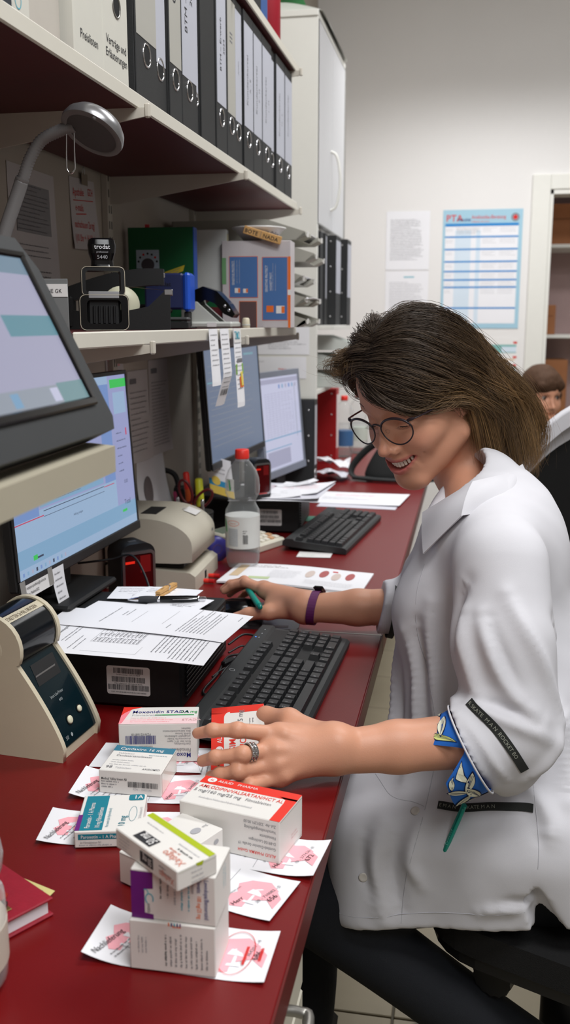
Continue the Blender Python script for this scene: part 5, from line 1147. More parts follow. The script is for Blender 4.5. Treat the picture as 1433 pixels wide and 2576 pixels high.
# catalogue with pictures
t = thing('catalogue', 'open illustrated brochure lying behind the right hand', 'brochure', (-0.535, 1.985, ZD + .001), (0, 0, -.07))
cw, ch = .325, .165
Sg = lambda u, v, off: (u, v, .006 + .004 * math.sin(PI * min(1, u / cw * 1.2)) - .003 * (u / cw) ** 3 + off)
b = MB(); b.sheet(lambda u, v: Sg(u * cw, v * ch, 0), 14, 6, PAPER, .004); b.build('pages', t)
b = MB(); b.greek(Sg, .04, ch - .02, .09, 2, .012, .006, M('brown print', (150, 120, 100), .7), 3); b.rect(Sg, .012, .05, .022, .10, M('tan print', (214, 190, 156), .7), .0006, 2, 4)
for k in range(4): b.circ(Sg, .19 + .03 * k, .10 + .012 * (k % 2), .010, .030, (M('figure pale', (206, 190, 182), .7), M('figure red', (170, 90, 90), .7))[k % 2], 14, .0006)
b.greek(Sg, .10, .11, .07, 8, .009, .003, INKL, 5); b.greek(Sg, .19, .05, .11, 4, .009, .003, INKL, 6); b.rect(Sg, .235, .135, .012, .008, INKR, .0006); b.rect(Sg, .06, .03, .05, .02, M('green tint', (190, 206, 160), .7), .0006); b.build('print', t)
t = thing('document_folder', 'white folder sheet partly under the brochure', 'folder', (-0.40, 1.915, ZD + .0004), (0, 0, -.05)); b = MB(); b.box(0, .17, 0, .10, 0, .0012, PAPERC, .0003); b.build('sheet', t); b = MB(); b.rect(flat(TR((0, 0, .0012))), .02, .08, .08, .01, M('green tint', (190, 206, 160), .7), .0003); b.build('print', t)
for k, yy in enumerate((1.985, 2.03)):
    t = thing('felt_pen', ['red felt pen half under the brochure, nearer one', 'red felt pen half under the brochure, farther one'][k], 'pen', (-0.552, yy, ZD + .0062), (0, 0, -.08 + .03 * k), 'red felt pens'); b = MB(TXX); b.lathe([(.0052, .0), (.0052, .012)], M('red pen', (176, 20, 24), .4), 12); b.build('barrel', t); b = MB(TXX); b.lathe([(.002, -.022), (.0045, -.014), (.0054, .0)], CAPR, 12); b.build('cap', t)
# far papers
PALEP = M('pale grey paper', (206, 206, 214), .8)
sheet('printed_sheet', 'long white form with pink headings on the far worktop', 'sheet', frame((-0.50, 2.99, ZD + .001), (1, -.10, 0), (.12, 1, 0)), .30, .21, lambda u, v: .001 + .004 * u * u, lambda p, S, w, h: (p.greek(S, .06, h - .05, .2, 2, .02, .010, PINKD, 3), p.greek(S, .03, h - .10, .2, 4, .014, .006, INKL, 4)), group='forms on the far worktop')
sheet('printed_sheet', 'second white form sticking out below the pink one', 'sheet', frame((-0.46, 2.93, ZD + .0004), (1, -.06, 0), (.06, 1, 0)), .25, .18, lambda u, v: .0006, None, PALEP, group='forms on the far worktop')
for i, (x, y, rz, w, h, m_) in enumerate(((-0.62, 2.43, .10, .24, .27, PAPER), (-0.60, 2.46, -.05, .22, .25, PALEP), (-0.585, 2.44, .22, .16, .12, PAPER), (-0.54, 2.52, -.12, .15, .20, PAPER), (-0.52, 2.62, .5, .12, .04, PAPER))):
    sheet('loose_sheet', ['lowest broad sheet of the pile on the far computer box', 'greyish sheet second in the pile on the far computer box', 'small sheet lying crosswise on the pile of the far computer box', 'white sheet at the right of the pile with pink stamp print', 'narrow strip sticking up from the pile on the far computer box'][i], 'sheet', TR((x, y, .8425 + .0025 * i), (0, 0, rz)), w, h, lambda u, v: .002 + .010 * (u ** 3) * (i > 0) + .002 * math.sin(3 * u + i), (lambda p, S, w, h: p.greek(S, .02, h * .8, w * .7, 5, .016, .007, PINK if i % 2 else INKL, 7 + i)), m_, group='sheets on the far computer box', nu=6, nv=4)
sheet('green_card', 'small green card left of the far keyboard', 'card', TR((-0.475, 2.69, ZD + .0004), (0, 0, .1)), .11, .075, lambda u, v: .001, lambda p, S, w, h: p.circ(S, .012, .02, .009, .009, M('yellow dot', (220, 180, 40), .6), 14), M('green card stock', (60, 116, 96), .6), nu=2, nv=2)
binder('black binder with white spine label standing beside the grey monitor', 3.130, 3.192, ZD, BINDERS, xf=-0.500, depth=0.16, group='binders on the worktop', inset=0.35, labz=(0.10, 0.30))
REDBD = M('red binder board', (168, 22, 26), .5, var=.04)
binder('red lever arch binder standing under the pale trays', 3.885, 3.965, ZD, PAPERC, board=REDBD, xf=-0.530, depth=0.22, ring=False, group='binders on the worktop', inset=0.25, h=.305, labz=(0.06, 0.28))
for i, (x, y, z, s) in enumerate(((-0.50, 3.47, ZD, 1.0), (-0.49, 3.52, ZD + .038, .8))):
    b = MB(); r = random.Random(i); b.sheet(lambda u, v: (x - .075 * s + .15 * s * u, y - .07 * s + .14 * s * v, z + .012 + .022 * math.sin(3.1 * u + i) * math.sin(2.6 * v + 1) + .012 * abs(math.sin(7 * u + 3 * v + i))), 9, 8, PAPER if i else PALEP, .001, smooth=False); tag(b.build('crumpled_paper'), ['lower crumpled white paper beside the black binder on the far worktop', 'upper crumpled paper with a blue mark below the red binder'][i], 'paper')
# shoulder bag
BAGB = M('black bag fabric', (30, 32, 32), .75, var=.15, bump=.3, bscale=300)
t = thing('shoulder_bag', 'black shoulder bag with a thick strap at the end of the far worktop', 'bag', (-0.235, 3.50, ZD), (0, 0, -.08))
def bagf(u, v):
    a = 2 * PI * u; rx, ry = .135, .065; e = .45; c, s_ = math.cos(a), math.sin(a)
    sq = lambda q: math.copysign(abs(q) ** e, q)
    k = (1 - .30 * v * v) * (.93 + .07 * min(1, v * 8)) * (1 if v < .999 else .01)
    return (rx * sq(c) * k + .02 * v, ry * sq(s_) * k * (1 - .35 * v), .006 + .112 * v - .02 * v * (c + .3) + .006 * math.sin(3 * a) * v)
b = MB(); b.sheet(bagf, 32, 14, BAGB); b.lathe([(0, .008), (.06, .006)], BAGB, 16); b.build('bag_body', t)
b = MB(); b.tube(bez([(-.09, -.05, .012), (-.165, -.05, .014), (-.175, -.03, .05), (-.12, .0, .115), (-.05, .02, .150), (.0, .03, .135)], 40), [.016] * 41, BAGB, 10, flat=.35); b.tube(bez([(-.165, -.06, .012), (-.09, -.085, .012), (.02, -.09, .012), (.10, -.075, .014), (.145, -.05, .015)], 30), [.014] * 31, BAGB, 10, flat=.5); b.build('strap', t)['kind'] = 'stuff'
b = MB(); b.box(-.02, .05, -.098, -.0965, .006, .014, M('pale tag', (190, 190, 160), .6)); b.build('fabric_tag', t)
# ------------------------------------------------------------------ pick-up slips with the pharmacy emblem
def emblem(p, S, x, y, s, m=PINK, rot=0.0):
    """pink angular letter shape with a white cup and snake"""
    c, sn = math.cos(rot), math.sin(rot); Q = lambda a, b: (x + s * (a * c - b * sn), y + s * (a * sn + b * c))
    p.poly(S, [Q(*q) for q in ((0, .30), (.18, 0), (.42, .06), (.42, .36), (.16, .52))], m, .0004)
    p.poly(S, [Q(*q) for q in ((.10, .50), (.42, .30), (.80, .44), (.86, .78), (.60, 1.0), (.22, .92), (.02, .72))], m, .00045)
    p.poly(S, [Q(*q) for q in ((.70, .50), (1.0, .20), (1.02, .55), (.82, .78))], m, .0004)
    p.poly(S, [Q(*q) for q in ((.30, .50), (.62, .48), (.56, .64), (.36, .66))], PAPER, .0007)
    p.poly(S, [Q(*q) for q in ((.43, .26), (.50, .26), (.49, .48), (.44, .48))], PAPER, .0007); p.poly(S, [Q(*q) for q in ((.34, .20), (.60, .20), (.58, .27), (.36, .27))], PAPER, .0007)
    vs = []
    for k in range(17):
        a = k / 16; rr = .10 + .03 * math.sin(9 * a)
        for w in (-.022, .022): vs.append(S(*Q(.46 + (rr + w) * math.cos(7 * a), .48 + .34 * a + (rr * .4 + w) * math.sin(7 * a)), .0008))
    p.add(vs, [(2 * k, 2 * k + 2, 2 * k + 3, 2 * k + 1) for k in range(16)], PAPER)
def slip(label, x, y, rz, num, code, w=.165, h=.073, c0=.0, c1=.0, left=True, circle=False, seed=1, mid=True, zo=0.0):
    """paper slip, lower left corner at x, y"""
    def hf(u, v): return .0007 + c0 * max(0, .28 - u) ** 2 * 10 + c1 * max(0, u - .74) ** 2 * 10 + .0005 * math.sin(7 * u + seed)
    def fn(p, S, w, h):
        if left:
            emblem(p, S, .012, .016, .044, PINK, .0)
            p.text(S, .012, .004, .0088, 'Nachlieferung', INK, 0, off=.0011, rot=PI / 2 - .05 if False else 1.25, sx=.85)
            p.greek(S, .030, .008, .045, 2, -.005, .0026, INKG, seed, rot=1.25, off=.001)
        emblem(p, S, w - .058, .008, .052, PINK, .0)
        p.text(S, w - .013, h * .38, .0095, num, INK, .0, off=.0012, rot=1.30, sx=.9); p.text(S, w - .024, h * .30, .0058, code, INKG, 0, off=.0012, rot=1.30); p.text(S, w - .058, h * .22, .0042, 'Bearbeitet von', INKG, 0, off=.0012, rot=1.30)
        if mid:
            p.rect(S, w - .068, .004, .0004, h - .008, INKG, .0006); p.greek(S, w - .082, .02, .018, 2, -.006, .003, INKG, seed + 3, rot=1.3, off=.001); p.greek(S, w - .105, .006, .05, 4, -.007, .003, INKG, seed + 5, rot=1.3, off=.001)
        if circle:
            p.ring(S, w - .034, h * .50, .017, .031, .0007, INKR, 36, .0016); p.text(S, w - .052, h * .16, .010, 'Herr', INKL, 0, off=.0012, rot=1.3)
            for k in range(5): p.rect(S, w - .012 + .0006 * k, h * .36 + .001 * (k % 2), .0005, .018, INKR, .0016); 
            for k in range(4): p.rect(S, w - .026 + .0007 * k, h * .28, .0006, .026, INKR, .0016)
        elif mid: p.text(S, w - .044, h * .12, .0078, 'Herr', INK, 0, off=.0012, rot=1.3)
    return sheet('pickup_slip', label, 'slip', TR((x, y, ZD + .0002 + zo), (0, 0, rz)), w, h, hf, fn, group='white slips with pink emblem', thick=.00025, nu=18, nv=4)
slip('white slip with pink emblem under the small carton with the blue top stripe', -.460, 1.003, .10, '664', '20 - 364034 - 3', c0=.010, c1=.006, seed=1)
slip('white slip with pink emblem under the flat teal carton', -.454, .900, .17, '668', '10 - 277410 - 1', c0=.006, seed=2)
slip('slip numbered 672 under the large red and white carton', -.304, .906, -.115, '672', '10 - 277436 - 8', left=False, c1=.010, seed=3, zo=.0002)
slip('slip numbered 656 between the red carton and the stacked cartons', -.330, .850, -.25, '656', '30 - 710082 - 0', left=False, c1=.004, seed=4, zo=.0004)
slip('slip with a red pen circle under the stacked cartons', -.327, .7235, -.008, '686', '20 - 364201 - 4', w=.170, c0=.012, c1=.005, circle=True, seed=5)
slip('slip mostly hidden under the white and pink carton', -.470, 1.090, .06, '661', '20 - 364031 - 1', left=False, w=.150, seed=6)
slip('slip under the carton held by the hand', -.306, 1.066, .42, '659', '20 - 364030 - 2', w=.12, left=False, seed=7, zo=.0005)

# ------------------------------------------------------------------ medicine cartons
GLUE = M('clear adhesive seal', (226, 226, 216), .15, var=0)
def carton_box(label, BR, rz, w, d, h, fn, z=ZD + .0016, T=None, corner='BR', bev=.0009):
    """BR: front right lower corner (or front left with corner BL)"""
    t = thing('medicine_carton', label, 'carton', (0, 0, 0), (0, 0, 0), 'medicine cartons on the worktop')
    if T is None:
        c, s = math.cos(rz), math.sin(rz); ox = -w / 2 if corner == 'BR' else w / 2
        T = TR((BR[0] + ox * c - d / 2 * s, BR[1] + ox * s + d / 2 * c, z), (0, 0, rz))
    t.matrix_world = T
    b = MB(); b.box(-w / 2, w / 2, -d / 2, d / 2, 0, h, CARTON, bev); b.build('box', t)
    F = {'top': flat(frame((-w / 2, -d / 2, h), (1, 0, 0), (0, 1, 0))), 'front': flat(frame((-w / 2, -d / 2, 0), (1, 0, 0), (0, 0, 1))),
         'right': flat(frame((w / 2, -d / 2, 0), (0, 1, 0), (0, 0, 1))), 'left': flat(frame((-w / 2, d / 2, 0), (0, -1, 0), (0, 0, 1)))}
    # tuck flap seam on both ends
    b = MB()
    for q in ('right', 'left'): b.rect(F[q], .0015, h - .0022, d - .003, .0005, M('flap seam', (150, 144, 138), .7), .0002)
    b.build('flap_seam', t)['kind'] = 'stuff'
    p = MB(); fn(p, F, w, d, h); p.build('print', t)
    return t
def f_moxo(p, F, w, d, h):
    T, Fr = F['top'], F['front']
    p.poly(T, [(0, 0), (w, 0), (w, .020), (0, .014)], M('rose tint', (240, 206, 208), .5), .0002); p.poly(T, [(.0, d), (.026, d), (.012, d * .86), (.004, d * .66), (0, d * .5)], PRED, .0003); p.poly(T, [(0, 0), (.004, .004), (.012, d * .9), (0, d * .8)], PINKD, .00025)
    p.text(T, .014, d * .62, .0120, 'Moxonidin STADA', INKB, .02, off=.0006, sx=.80); p.text(T, .079, d * .62, .0112, '0,4 mg', GREENP, .01, off=.0006, sx=.72); p.text(T, .014, d * .46, .0072, 'Filmtabletten', INKL, 0, off=.0006, sx=1.05); p.rect(T, .045, d * .48, .052, .0028, GREENP, .0005)
    p.greek(T, .014, d * .33, .06, 3, .0062, .0026, PINKD, 3); p.text(T, .082, d * .16, .008, 'STADA', M('faded rose', (214, 176, 176), .5), 0, off=.0006, rot=0)
    p.barcode(Fr, .009, h * .48, .040, h * .22, INKB, 5, 44); p.text(Fr, .042, h * .76, .0045, 'PZN-02168918', INKG, 0, off=.0005, rot=PI, sx=.9); p.text(Fr, .044, h * .44, .0048, 'Filmtabletten', INKG, 0, off=.0005, rot=PI, sx=.7)
    for k, s in enumerate(('beachten.', 'Bitte Gebrauchsinformation', 'Enthält Lactose.', 'unzugänglich aufbewahren.', 'Arzneimittel für Kinder', 'Nicht über 30°C lagern.', 'Zum Einnehmen.')): p.text(Fr, w - .008, h * (.90 - .067 * k), .0038, s, INKG, 0, off=.0005, rot=PI, sx=.85)
    p.text(Fr, w - .008, h * .36, .0070, 'Filmtabletten', INKG, 0, off=.0005, rot=PI, sx=.75); p.rect(Fr, w - .060, h * .22, .022, .0042, GREENP, .0004); p.text(Fr, w - .008, h * .24, .0092, 'Moxonidin', INKB, .02, off=.0006, rot=PI, sx=.85)
carton_box('white carton with pink and red top lying behind the blue striped one', (-.334, 1.129), .22, .102, .056, .0535, f_moxo)
def f_cand(p, F, w, d, h):
    T, Fr = F['top'], F['front']
    p.rect(T, 0, d - .016, w, .016, TEALB, .0002); p.text(T, .008, d - .0125, .0098, 'Candaxiro 16 mg', PAPERC, .02, off=.0006, sx=.82)
    p.text(T, .009, d - .024, .0056, 'Tabletten', INKL, 0, off=.0006); p.text(T, .009, d - .031, .0066, 'Candesartancilexetil', INKG, .01, off=.0006, sx=.85)
    p.greek(T, .008, d - .042, .05, 3, .006, .0026, INKL, 4); p.greek(T, .05, d - .024, .024, 1, .006, .0022, TEALB, 6); p.text(T, .006, .0065, .0085, '98', INKG, .02, off=.0006); p.text(T, .018, .0065, .0055, 'Tabletten', INKL, 0, off=.0006); p.text(T, w - .026, .0065, .0058, 'AXIROMED', INKG, .02, off=.0006, sx=.75)
    p.text(Fr, .003, h * .60, .0046, 'Medical Valley Invest AB', INK, .02, off=.0005, sx=.70); p.greek(Fr, .003, h * .50, .022, 3, .0036, .0026, INKG, 8); p.barcode(Fr, w - .042, h * .34, .038, h * .24, INK, 9, 46); p.text(Fr, w - .024, h * .22, .0035, 'PZN - 15823266', INKL, 0, 'CENTER', .0005)
    p.rect(F['right'], .004, .002, d - .008, h - .004, GLUE, .0002)
carton_box('small white carton with a blue top stripe and barcode front', (-.350, 1.027), .03, .079, .070, .0305, f_cand)
def f_par(p, F, w, d, h):
    T, Fr = F['top'], F['front']
    p.rect(T, .004, .002, .026, d - .004, TEAL, .0002); p.rect(T, .0, .002, .005, d * .42, PURPLE, .0003)
    p.text(T, .0155, .006, .0082, 'Paroxetin - 1 A Pharma', PAPERC, .015, off=.0006, rot=PI / 2, sx=.72); p.text(T, .0265, .006, .0078, '10 mg Filmtabletten', PAPERC, .015, off=.0006, rot=PI / 2, sx=.72)
    p.text(T, .036, .008, .0050, 'Paroxetin (als Hydrochlorid)', TEAL, 0, off=.0006, rot=PI / 2, sx=.72); p.text(T, .054, .008, .0110, '10 mg', TEAL, .01, off=.0006, rot=PI / 2, sx=.85)
    p.poly(T, [(w - .020 + a, d - .015 + b) for a, b in rrect(.018, .014, .003, 4, .009, .007)], TEAL, .0004); p.text(T, w - .0035, d - .012, .0115, '1A', PAPERC, .03, off=.0008, rot=PI / 2 * 0 + 0, align='RIGHT', sx=.8)
    p.ring(T, w - .0120, d * .44, .0046, .017, .0005, TEAL, 20, .0005); p.text(T, w - .002, d * .30, .0046, '20 Filmtabletten N1', INKL, 0, off=.0006, rot=PI / 2, sx=.7)
    p.rect(Fr, .004, h * .50, w - .004, h * .34, TEAL, .0002); p.text(Fr, .007, h * .58, .0056, 'Paroxetin - 1 A Pharma', PAPERC, .015, off=.0006, sx=.85); p.text(Fr, .006, h * .27, .0036, '20 Filmtabletten N1', INKG, .0, off=.0005, sx=.8); p.greek(Fr, .005, h * .14, .045, 1, .003, .0024, INKL, 3)
carton_box('flat white carton with a teal band lying left of the stacked cartons', (-.408, .899), .25, .073, .082, .0195, f_par, corner='BL')
def f_amlo(p, F, w, d, h):
    T, Fr, R_ = F['top'], F['front'], F['right']
    p.rect(T, 0, d * .74, w, d * .26, PRED, .0002); p.poly(T, [(w, 0), (w, d * .80), (w - .022, d * .80), (w - .013, d * .72), (w - .012, d * .60), (w - .012, 0)], PRED, .0002)
    p.circ(T, .012, d * .885, .0055, .0055, PAPERC, 20, .0004); p.text(T, .0098, d * .85, .0068, 'AL', PRED, .03, off=.0006, sx=.6); p.text(T, .020, d * .85, .0068, 'ALIUD', PAPERC, .03, off=.0005, sx=.95); p.text(T, .0445, d * .85, .0068, 'PHARMA', PAPERC, 0, off=.0005, sx=.95)
    p.text(T, .005, d * .585, .0093, 'AMLODIPIN/VALSARTAN/HCT AL', PRED, .01, off=.0006, sx=.74); p.text(T, .003, d * .425, .0090, '5 mg/160 mg/25 mg', INKG, .02, off=.0006, sx=.80); p.text(T, .067, d * .425, .0080, 'Filmtabletten', INKG, 0, off=.0006, sx=.75); p.text(T, .016, d * .22, .0050, 'Amlodipin/Valsartan/Hydrochlorothiazid', INKL, 0, off=.0006, sx=.8)
    p.text(Fr, w - .004, h * .20, .0052, 'ALIUD PHARMA GmbH', PRED, .015, off=.0006, rot=PI, sx=.85)
    for k, s in enumerate(('Gottlieb-Daimler-Straße 19', 'D-89150 Laichingen', 'Filmtablette', 'Verschreibungspflichtig', 'Zul.-Nr. 2201291.00.00')): p.text(Fr, w - .004, h * (.36 + .135 * k), .0050, s, INKG, 0, off=.0005, rot=PI, sx=.80)
    p.rect(R_, .001, .003, d - .002, .0004, INKL, .0003); p.greek(R_, d * .5, h * .35, .02, 2, .004, .002, M('faded rose', (214, 176, 176), .5), 3)
carton_box('large white carton with a red edge band on the right of the pile', (-.180, .909), -.215, .121, .064, .0495, f_amlo)
def f_pre(p, F, w, d, h):
    T, R_ = F['top'], F['front']
    p.text(T, .012, d * .50, .0118, 'Pregabalin', INK, 0, off=.0006, sx=.85); p.text(T, .012, d * .27, .0118, 'Aurobindo', INK, 0, off=.0006, sx=.85); p.circ(T, .076, d * .34, .007, .005, INKL, 18, .0005); p.text(T, .086, d * .30, .006, 'mg', INKL, .01, off=.0006); p.greek(T, .014, d * .18, .03, 2, .006, .003, INKG, 4)
    p.text(R_, .018, h * .62, .0072, 'Pregabalin', INKG, 0, off=.0006, sx=.8); p.text(R_, .050, h * .62, .0072, 'Aurobindo', INK, 0, off=.0006, sx=.8); p.circ(R_, .086, h * .70, .004, .0028, INKL, 14, .0005)
a = math.radians(65.0)
carton_box('white carton with plain black lettering wedged between red and green striped cartons', (-.2425, .912), a, .098, .058, .0345, f_pre)
def f_base(p, F, w, d, h):
    Fr = F['front']
    for k in range(9): p.greek(Fr, .034 + .0047 * k, h * .14, h * .72, 1, .005, .0026, INKG if k else INK, 20 + k, rot=PI / 2, fill=.75)
    for k in range(3): p.greek(Fr, .009 + .0034 * k, h * .36, h * .36, 1, .005, .0024, INKL, 40 + k, rot=PI / 2)
    p.greek(Fr, .040, h * .93, .012, 1, .003, .003, ORANGE, 4)
    for k, m in enumerate((ORANGE, INKB, CYANP, INKB, PURPLE)): p.rect(Fr, .036 + .0026 * k, h * .955, .0012, .0035, m, .0005)
carton_box('grey white carton at the bottom of the stack with vertical small print', (-.2005, .7222), .016, .0785, .051, .0487, f_base)
def f_levo(p, F, w, d, h):
    Fr = F['front']
    p.poly(Fr, [(0, 0), (.0205, 0), (.0205, .005), (.0125, .006), (.0125, .029), (.0205, .030), (.0205, h - .002), (0, h - .002)], PURPLE, .0002)
    p.ring(Fr, .017, .020, .004, .0055, .0010, CYANP, 20, .0005, -.5, 4.2); p.ring(Fr, .0135, .0255, .0028, .004, .0008, CYANP, 12, .0005, .0, 2.2); p.text(Fr, .0150, .0155, .0052, 'evatis', INKG, .02, off=.0005, rot=-PI / 2, sx=.75)
    p.text(Fr, w - .0100, h * .93, .0058, 'Levodopa/Benserazid', INKB, .02, off=.0005, rot=-PI / 2, sx=.75); p.text(Fr, w - .0165, h * .93, .0056, 'Devatis', INKB, .02, off=.0005, rot=-PI / 2, sx=.75); p.text(Fr, w - .0165, h * .60, .0056, '100 mg/25 mg', ORANGE, .02, off=.0005, rot=-PI / 2, sx=.68); p.text(Fr, w - .0220, h * .90, .0048, 'Tabletten', INKG, 0, off=.0005, rot=-PI / 2, sx=.7)
    for k, m in enumerate((INK, INKG, INKL, CYANP, CYANP)): p.greek(Fr, .027 + .0064 * k, h * .86, h * (.45 + .06 * k), 1, .005, .0026, m, 50 + k, rot=-PI / 2)
    p.greek(F['right'], d * .5, h * .9, h * .5, 2, -.006, .002, CYANP, 7, rot=-PI / 2)
carton_box('white carton with a violet end standing on the lowest carton of the stack', (-.2000, .7235), -.012, .0775, .051, .0478, f_levo, z=ZD + .0016 + .0492)
def f_xad(p, F, w, d, h):
    T, Fr, R_ = F['top'], F['front'], F['right']
    p.rect(T, 0, d - .0085, w, .0070, LIME, .0002); p.rect(T, .022, d * .10, .026, .0125, INK, .0004); p.text(T, .0465, d * .10 + .0108, .0128, '50 mg', PAPERC, .03, off=.0008, rot=PI, sx=.62)
    p.text(T, w - .004, d * .30, .0108, 'Xadago', M('xadago print', (206, 120, 96), .5), .0, off=.0006, rot=PI, sx=.90); p.greek(T, w - .034, d * .38, .026, 1, .006, .003, M('xadago print', (206, 120, 96), .5), 4); p.greek(T, w - .028, d * .48, .022, 1, .006, .003, INK, 5); p.greek(T, w - .034, d * .62, .03, 1, .006, .0022, INKL, 6); p.greek(T, .012, d * .62, .028, 1, .006, .0022, INKL, 9)
    p.rect(Fr, .040, h * .22, .020, h * .56, INK, .0004); p.text(Fr, .0585, h * .68, .0098, '50 mg', PAPERC, .02, off=.0008, rot=PI, sx=.55); p.text(Fr, w - .004, h * .50, .0085, 'Xadago', M('xadago print', (206, 120, 96), .5), 0, off=.0006, rot=PI, sx=.85); p.greek(Fr, w - .026, h * .66, .018, 2, .004, .0022, INKG, 4); p.greek(Fr, .006, h * .75, .020, 5, .0032, .0018, INKL, 7)
    p.poly(R_, [(d * .45, h), (d * .66, h), (d * .62, h - .004), (d * .5, h - .003)], LIME, .0004); p.greek(R_, d * .35, h * .6, .014, 3, .0045, .002, INKL, 3); p.rect(R_, .002, h * .86, d - .004, .001, GLUE, .0003)
ax = math.radians(-37.2)
cx_, cy_ = (-.301 - .278 - .200 - .224) / 4, (.753 + .789 + .731 + .695) / 4
carton_box('white carton with a lime green stripe lying askew on top of the stack', None, 0, .0955, .0425, .0190, f_xad, T=TR((cx_, cy_, ZD + .0016 + .0492 + .0483), (0, 0, ax)))
# carton held in the hand: leans back from its lower front edge
def f_held(p, F, w, d, h):
    Fr, L_, T = F['front'], F['left'], F['top']
    p.rect(Fr, 0, 0, w * .30, h, PRED, .0002); p.rect(Fr, 0, h * .90, w, h * .10, PRED, .0002)
    p.poly(Fr, [(w * .24 + a, b) for a, b in rrect(w * 1.1, h * .96, .008, 5, w * .55, h * .44) if w * .24 + a <= w * 1.2], CARTON, .0003)
    p.text(Fr, w * .20, h * .46, .0088, 'ALIUD', PAPERC, .03, off=.0006, rot=PI / 2, sx=.8); p.circ(Fr, w * .155, h * .36, .0052, .0052, PAPERC, 18, .0005); p.text(Fr, w * .195, h * .33, .006, 'AL', PRED, .03, off=.0007, rot=PI / 2, sx=.7)
    p.text(Fr, w * .46, h * .34, .0125, 'SIMATO', PRED, .015, off=.0006, rot=PI / 2, sx=.85); p.text(Fr, w * .66, h * .34, .0125, 'MOL', PRED, .015, off=.0006, rot=PI / 2, sx=.85); p.text(Fr, w * .60, h * .72, .010, '15 mg', INKG, .015, off=.0006, rot=PI / 2, sx=.8); p.greek(Fr, w * .78, h * .80, .012, 2, .004, .0022, INKG, 4, rot=-PI / 2); p.circ(Fr, w * .93, h * .82, .002, .002, INKG, 10, .0006)
    p.poly(L_, [(.003 + (k % 4) * .003, h * .80 + (k // 4) * .003) for k in (0, 3, 15, 12)], INKL, .0003); p.greek(L_, .004, h * .6, .018, 6, .006, .0024, INKL, 5)
e1 = (Vector((.0735, .0085, 0)).normalized() + Vector((0, .02, .12))).normalized(); e2 = (Vector((-.330, 1.150, .807)) - Vector((-.2965, 1.080, .7445))); e2 = (e2 - e1 * e2.dot(e1)).normalized(); n_ = e1.cross(e2)
w_, h_, d_ = .070, .094, .027
bl = Vector((-.3040, 1.0870, .7445))
Oc = bl + e1 * (w_ / 2) - n_ * (d_ / 2)
MH = Matrix(((e1.x, -n_.x, e2.x, Oc.x), (e1.y, -n_.y, e2.y, Oc.y), (e1.z, -n_.z, e2.z, Oc.z), (0, 0, 0, 1)))
HELD = MH.copy()
carton_box('red and white carton held tilted in the left hand', None, 0, w_, d_, h_, f_held, T=MH)

# ------------------------------------------------------------------ diary, wallet, note at the lower left
LEA = M('red diary cover', (146, 22, 42), .5, var=.15, scale=120, bump=.15, bscale=300)
t = thing('diary', 'red bound diary with white page edges beside the lower left bottle', 'book', (-0.452, 0.770, ZD), (0, 0, math.radians(-31)))
b = MB(); b.box(-.055, .055, -.048, .048, 0, .003, LEA, .001); b.box(-.055, .055, -.048, .048, .017, .020, LEA, .001); b.box(-.055, -.052, -.048, .048, .0, .020, LEA, .001); b.build('cover', t)
b = MB(); b.box(-.051, .051, -.044, .044, .0031, .0169, PAPER); b.build('page_block', t)
t = thing('phone_case', 'glossy red case with black and gold side lying on the diary', 'case', (-0.462, .752, ZD + .0203), (0, 0, math.radians(-31)))
b = MB(); b.box(-.045, .042, -.028, .030, .010, .019, M('glossy red', (150, 22, 18), .2), .004); b.build('lid', t); b = MB(); b.box(-.045, .041, -.027, .029, 0.0008, .0098, BLKG, .003); b.build('body', t); b = MB(); b.box(-.046, .0425, -.0285, .0305, 0, .0012, M('gold rim', (170, 140, 90), .3, .8), .0005); b.build('rim', t)
t = thing('sticky_note', 'yellow sticky note curling behind the red diary', 'note', (-0.474, .812, ZD + .0004), (0, 0, -.35)); YN = M('yellow note', (206, 196, 130), .8)
Sy = lambda u, v, off: (u, v, .001 + .010 * (v / .05) ** 2 + off); b = MB(); b.sheet(lambda u, v: Sy(u * .075, v * .05 - .02, 0), 6, 8, YN, .0004); b.build('sheet', t); b = MB(); b.text(Sy, .03, .014, .011, 'ADLAT', INKG, 0, off=.0006, rot=.1); b.greek(Sy, .01, .004, .05, 1, .01, .004, INKG, 3); b.build('print', t)
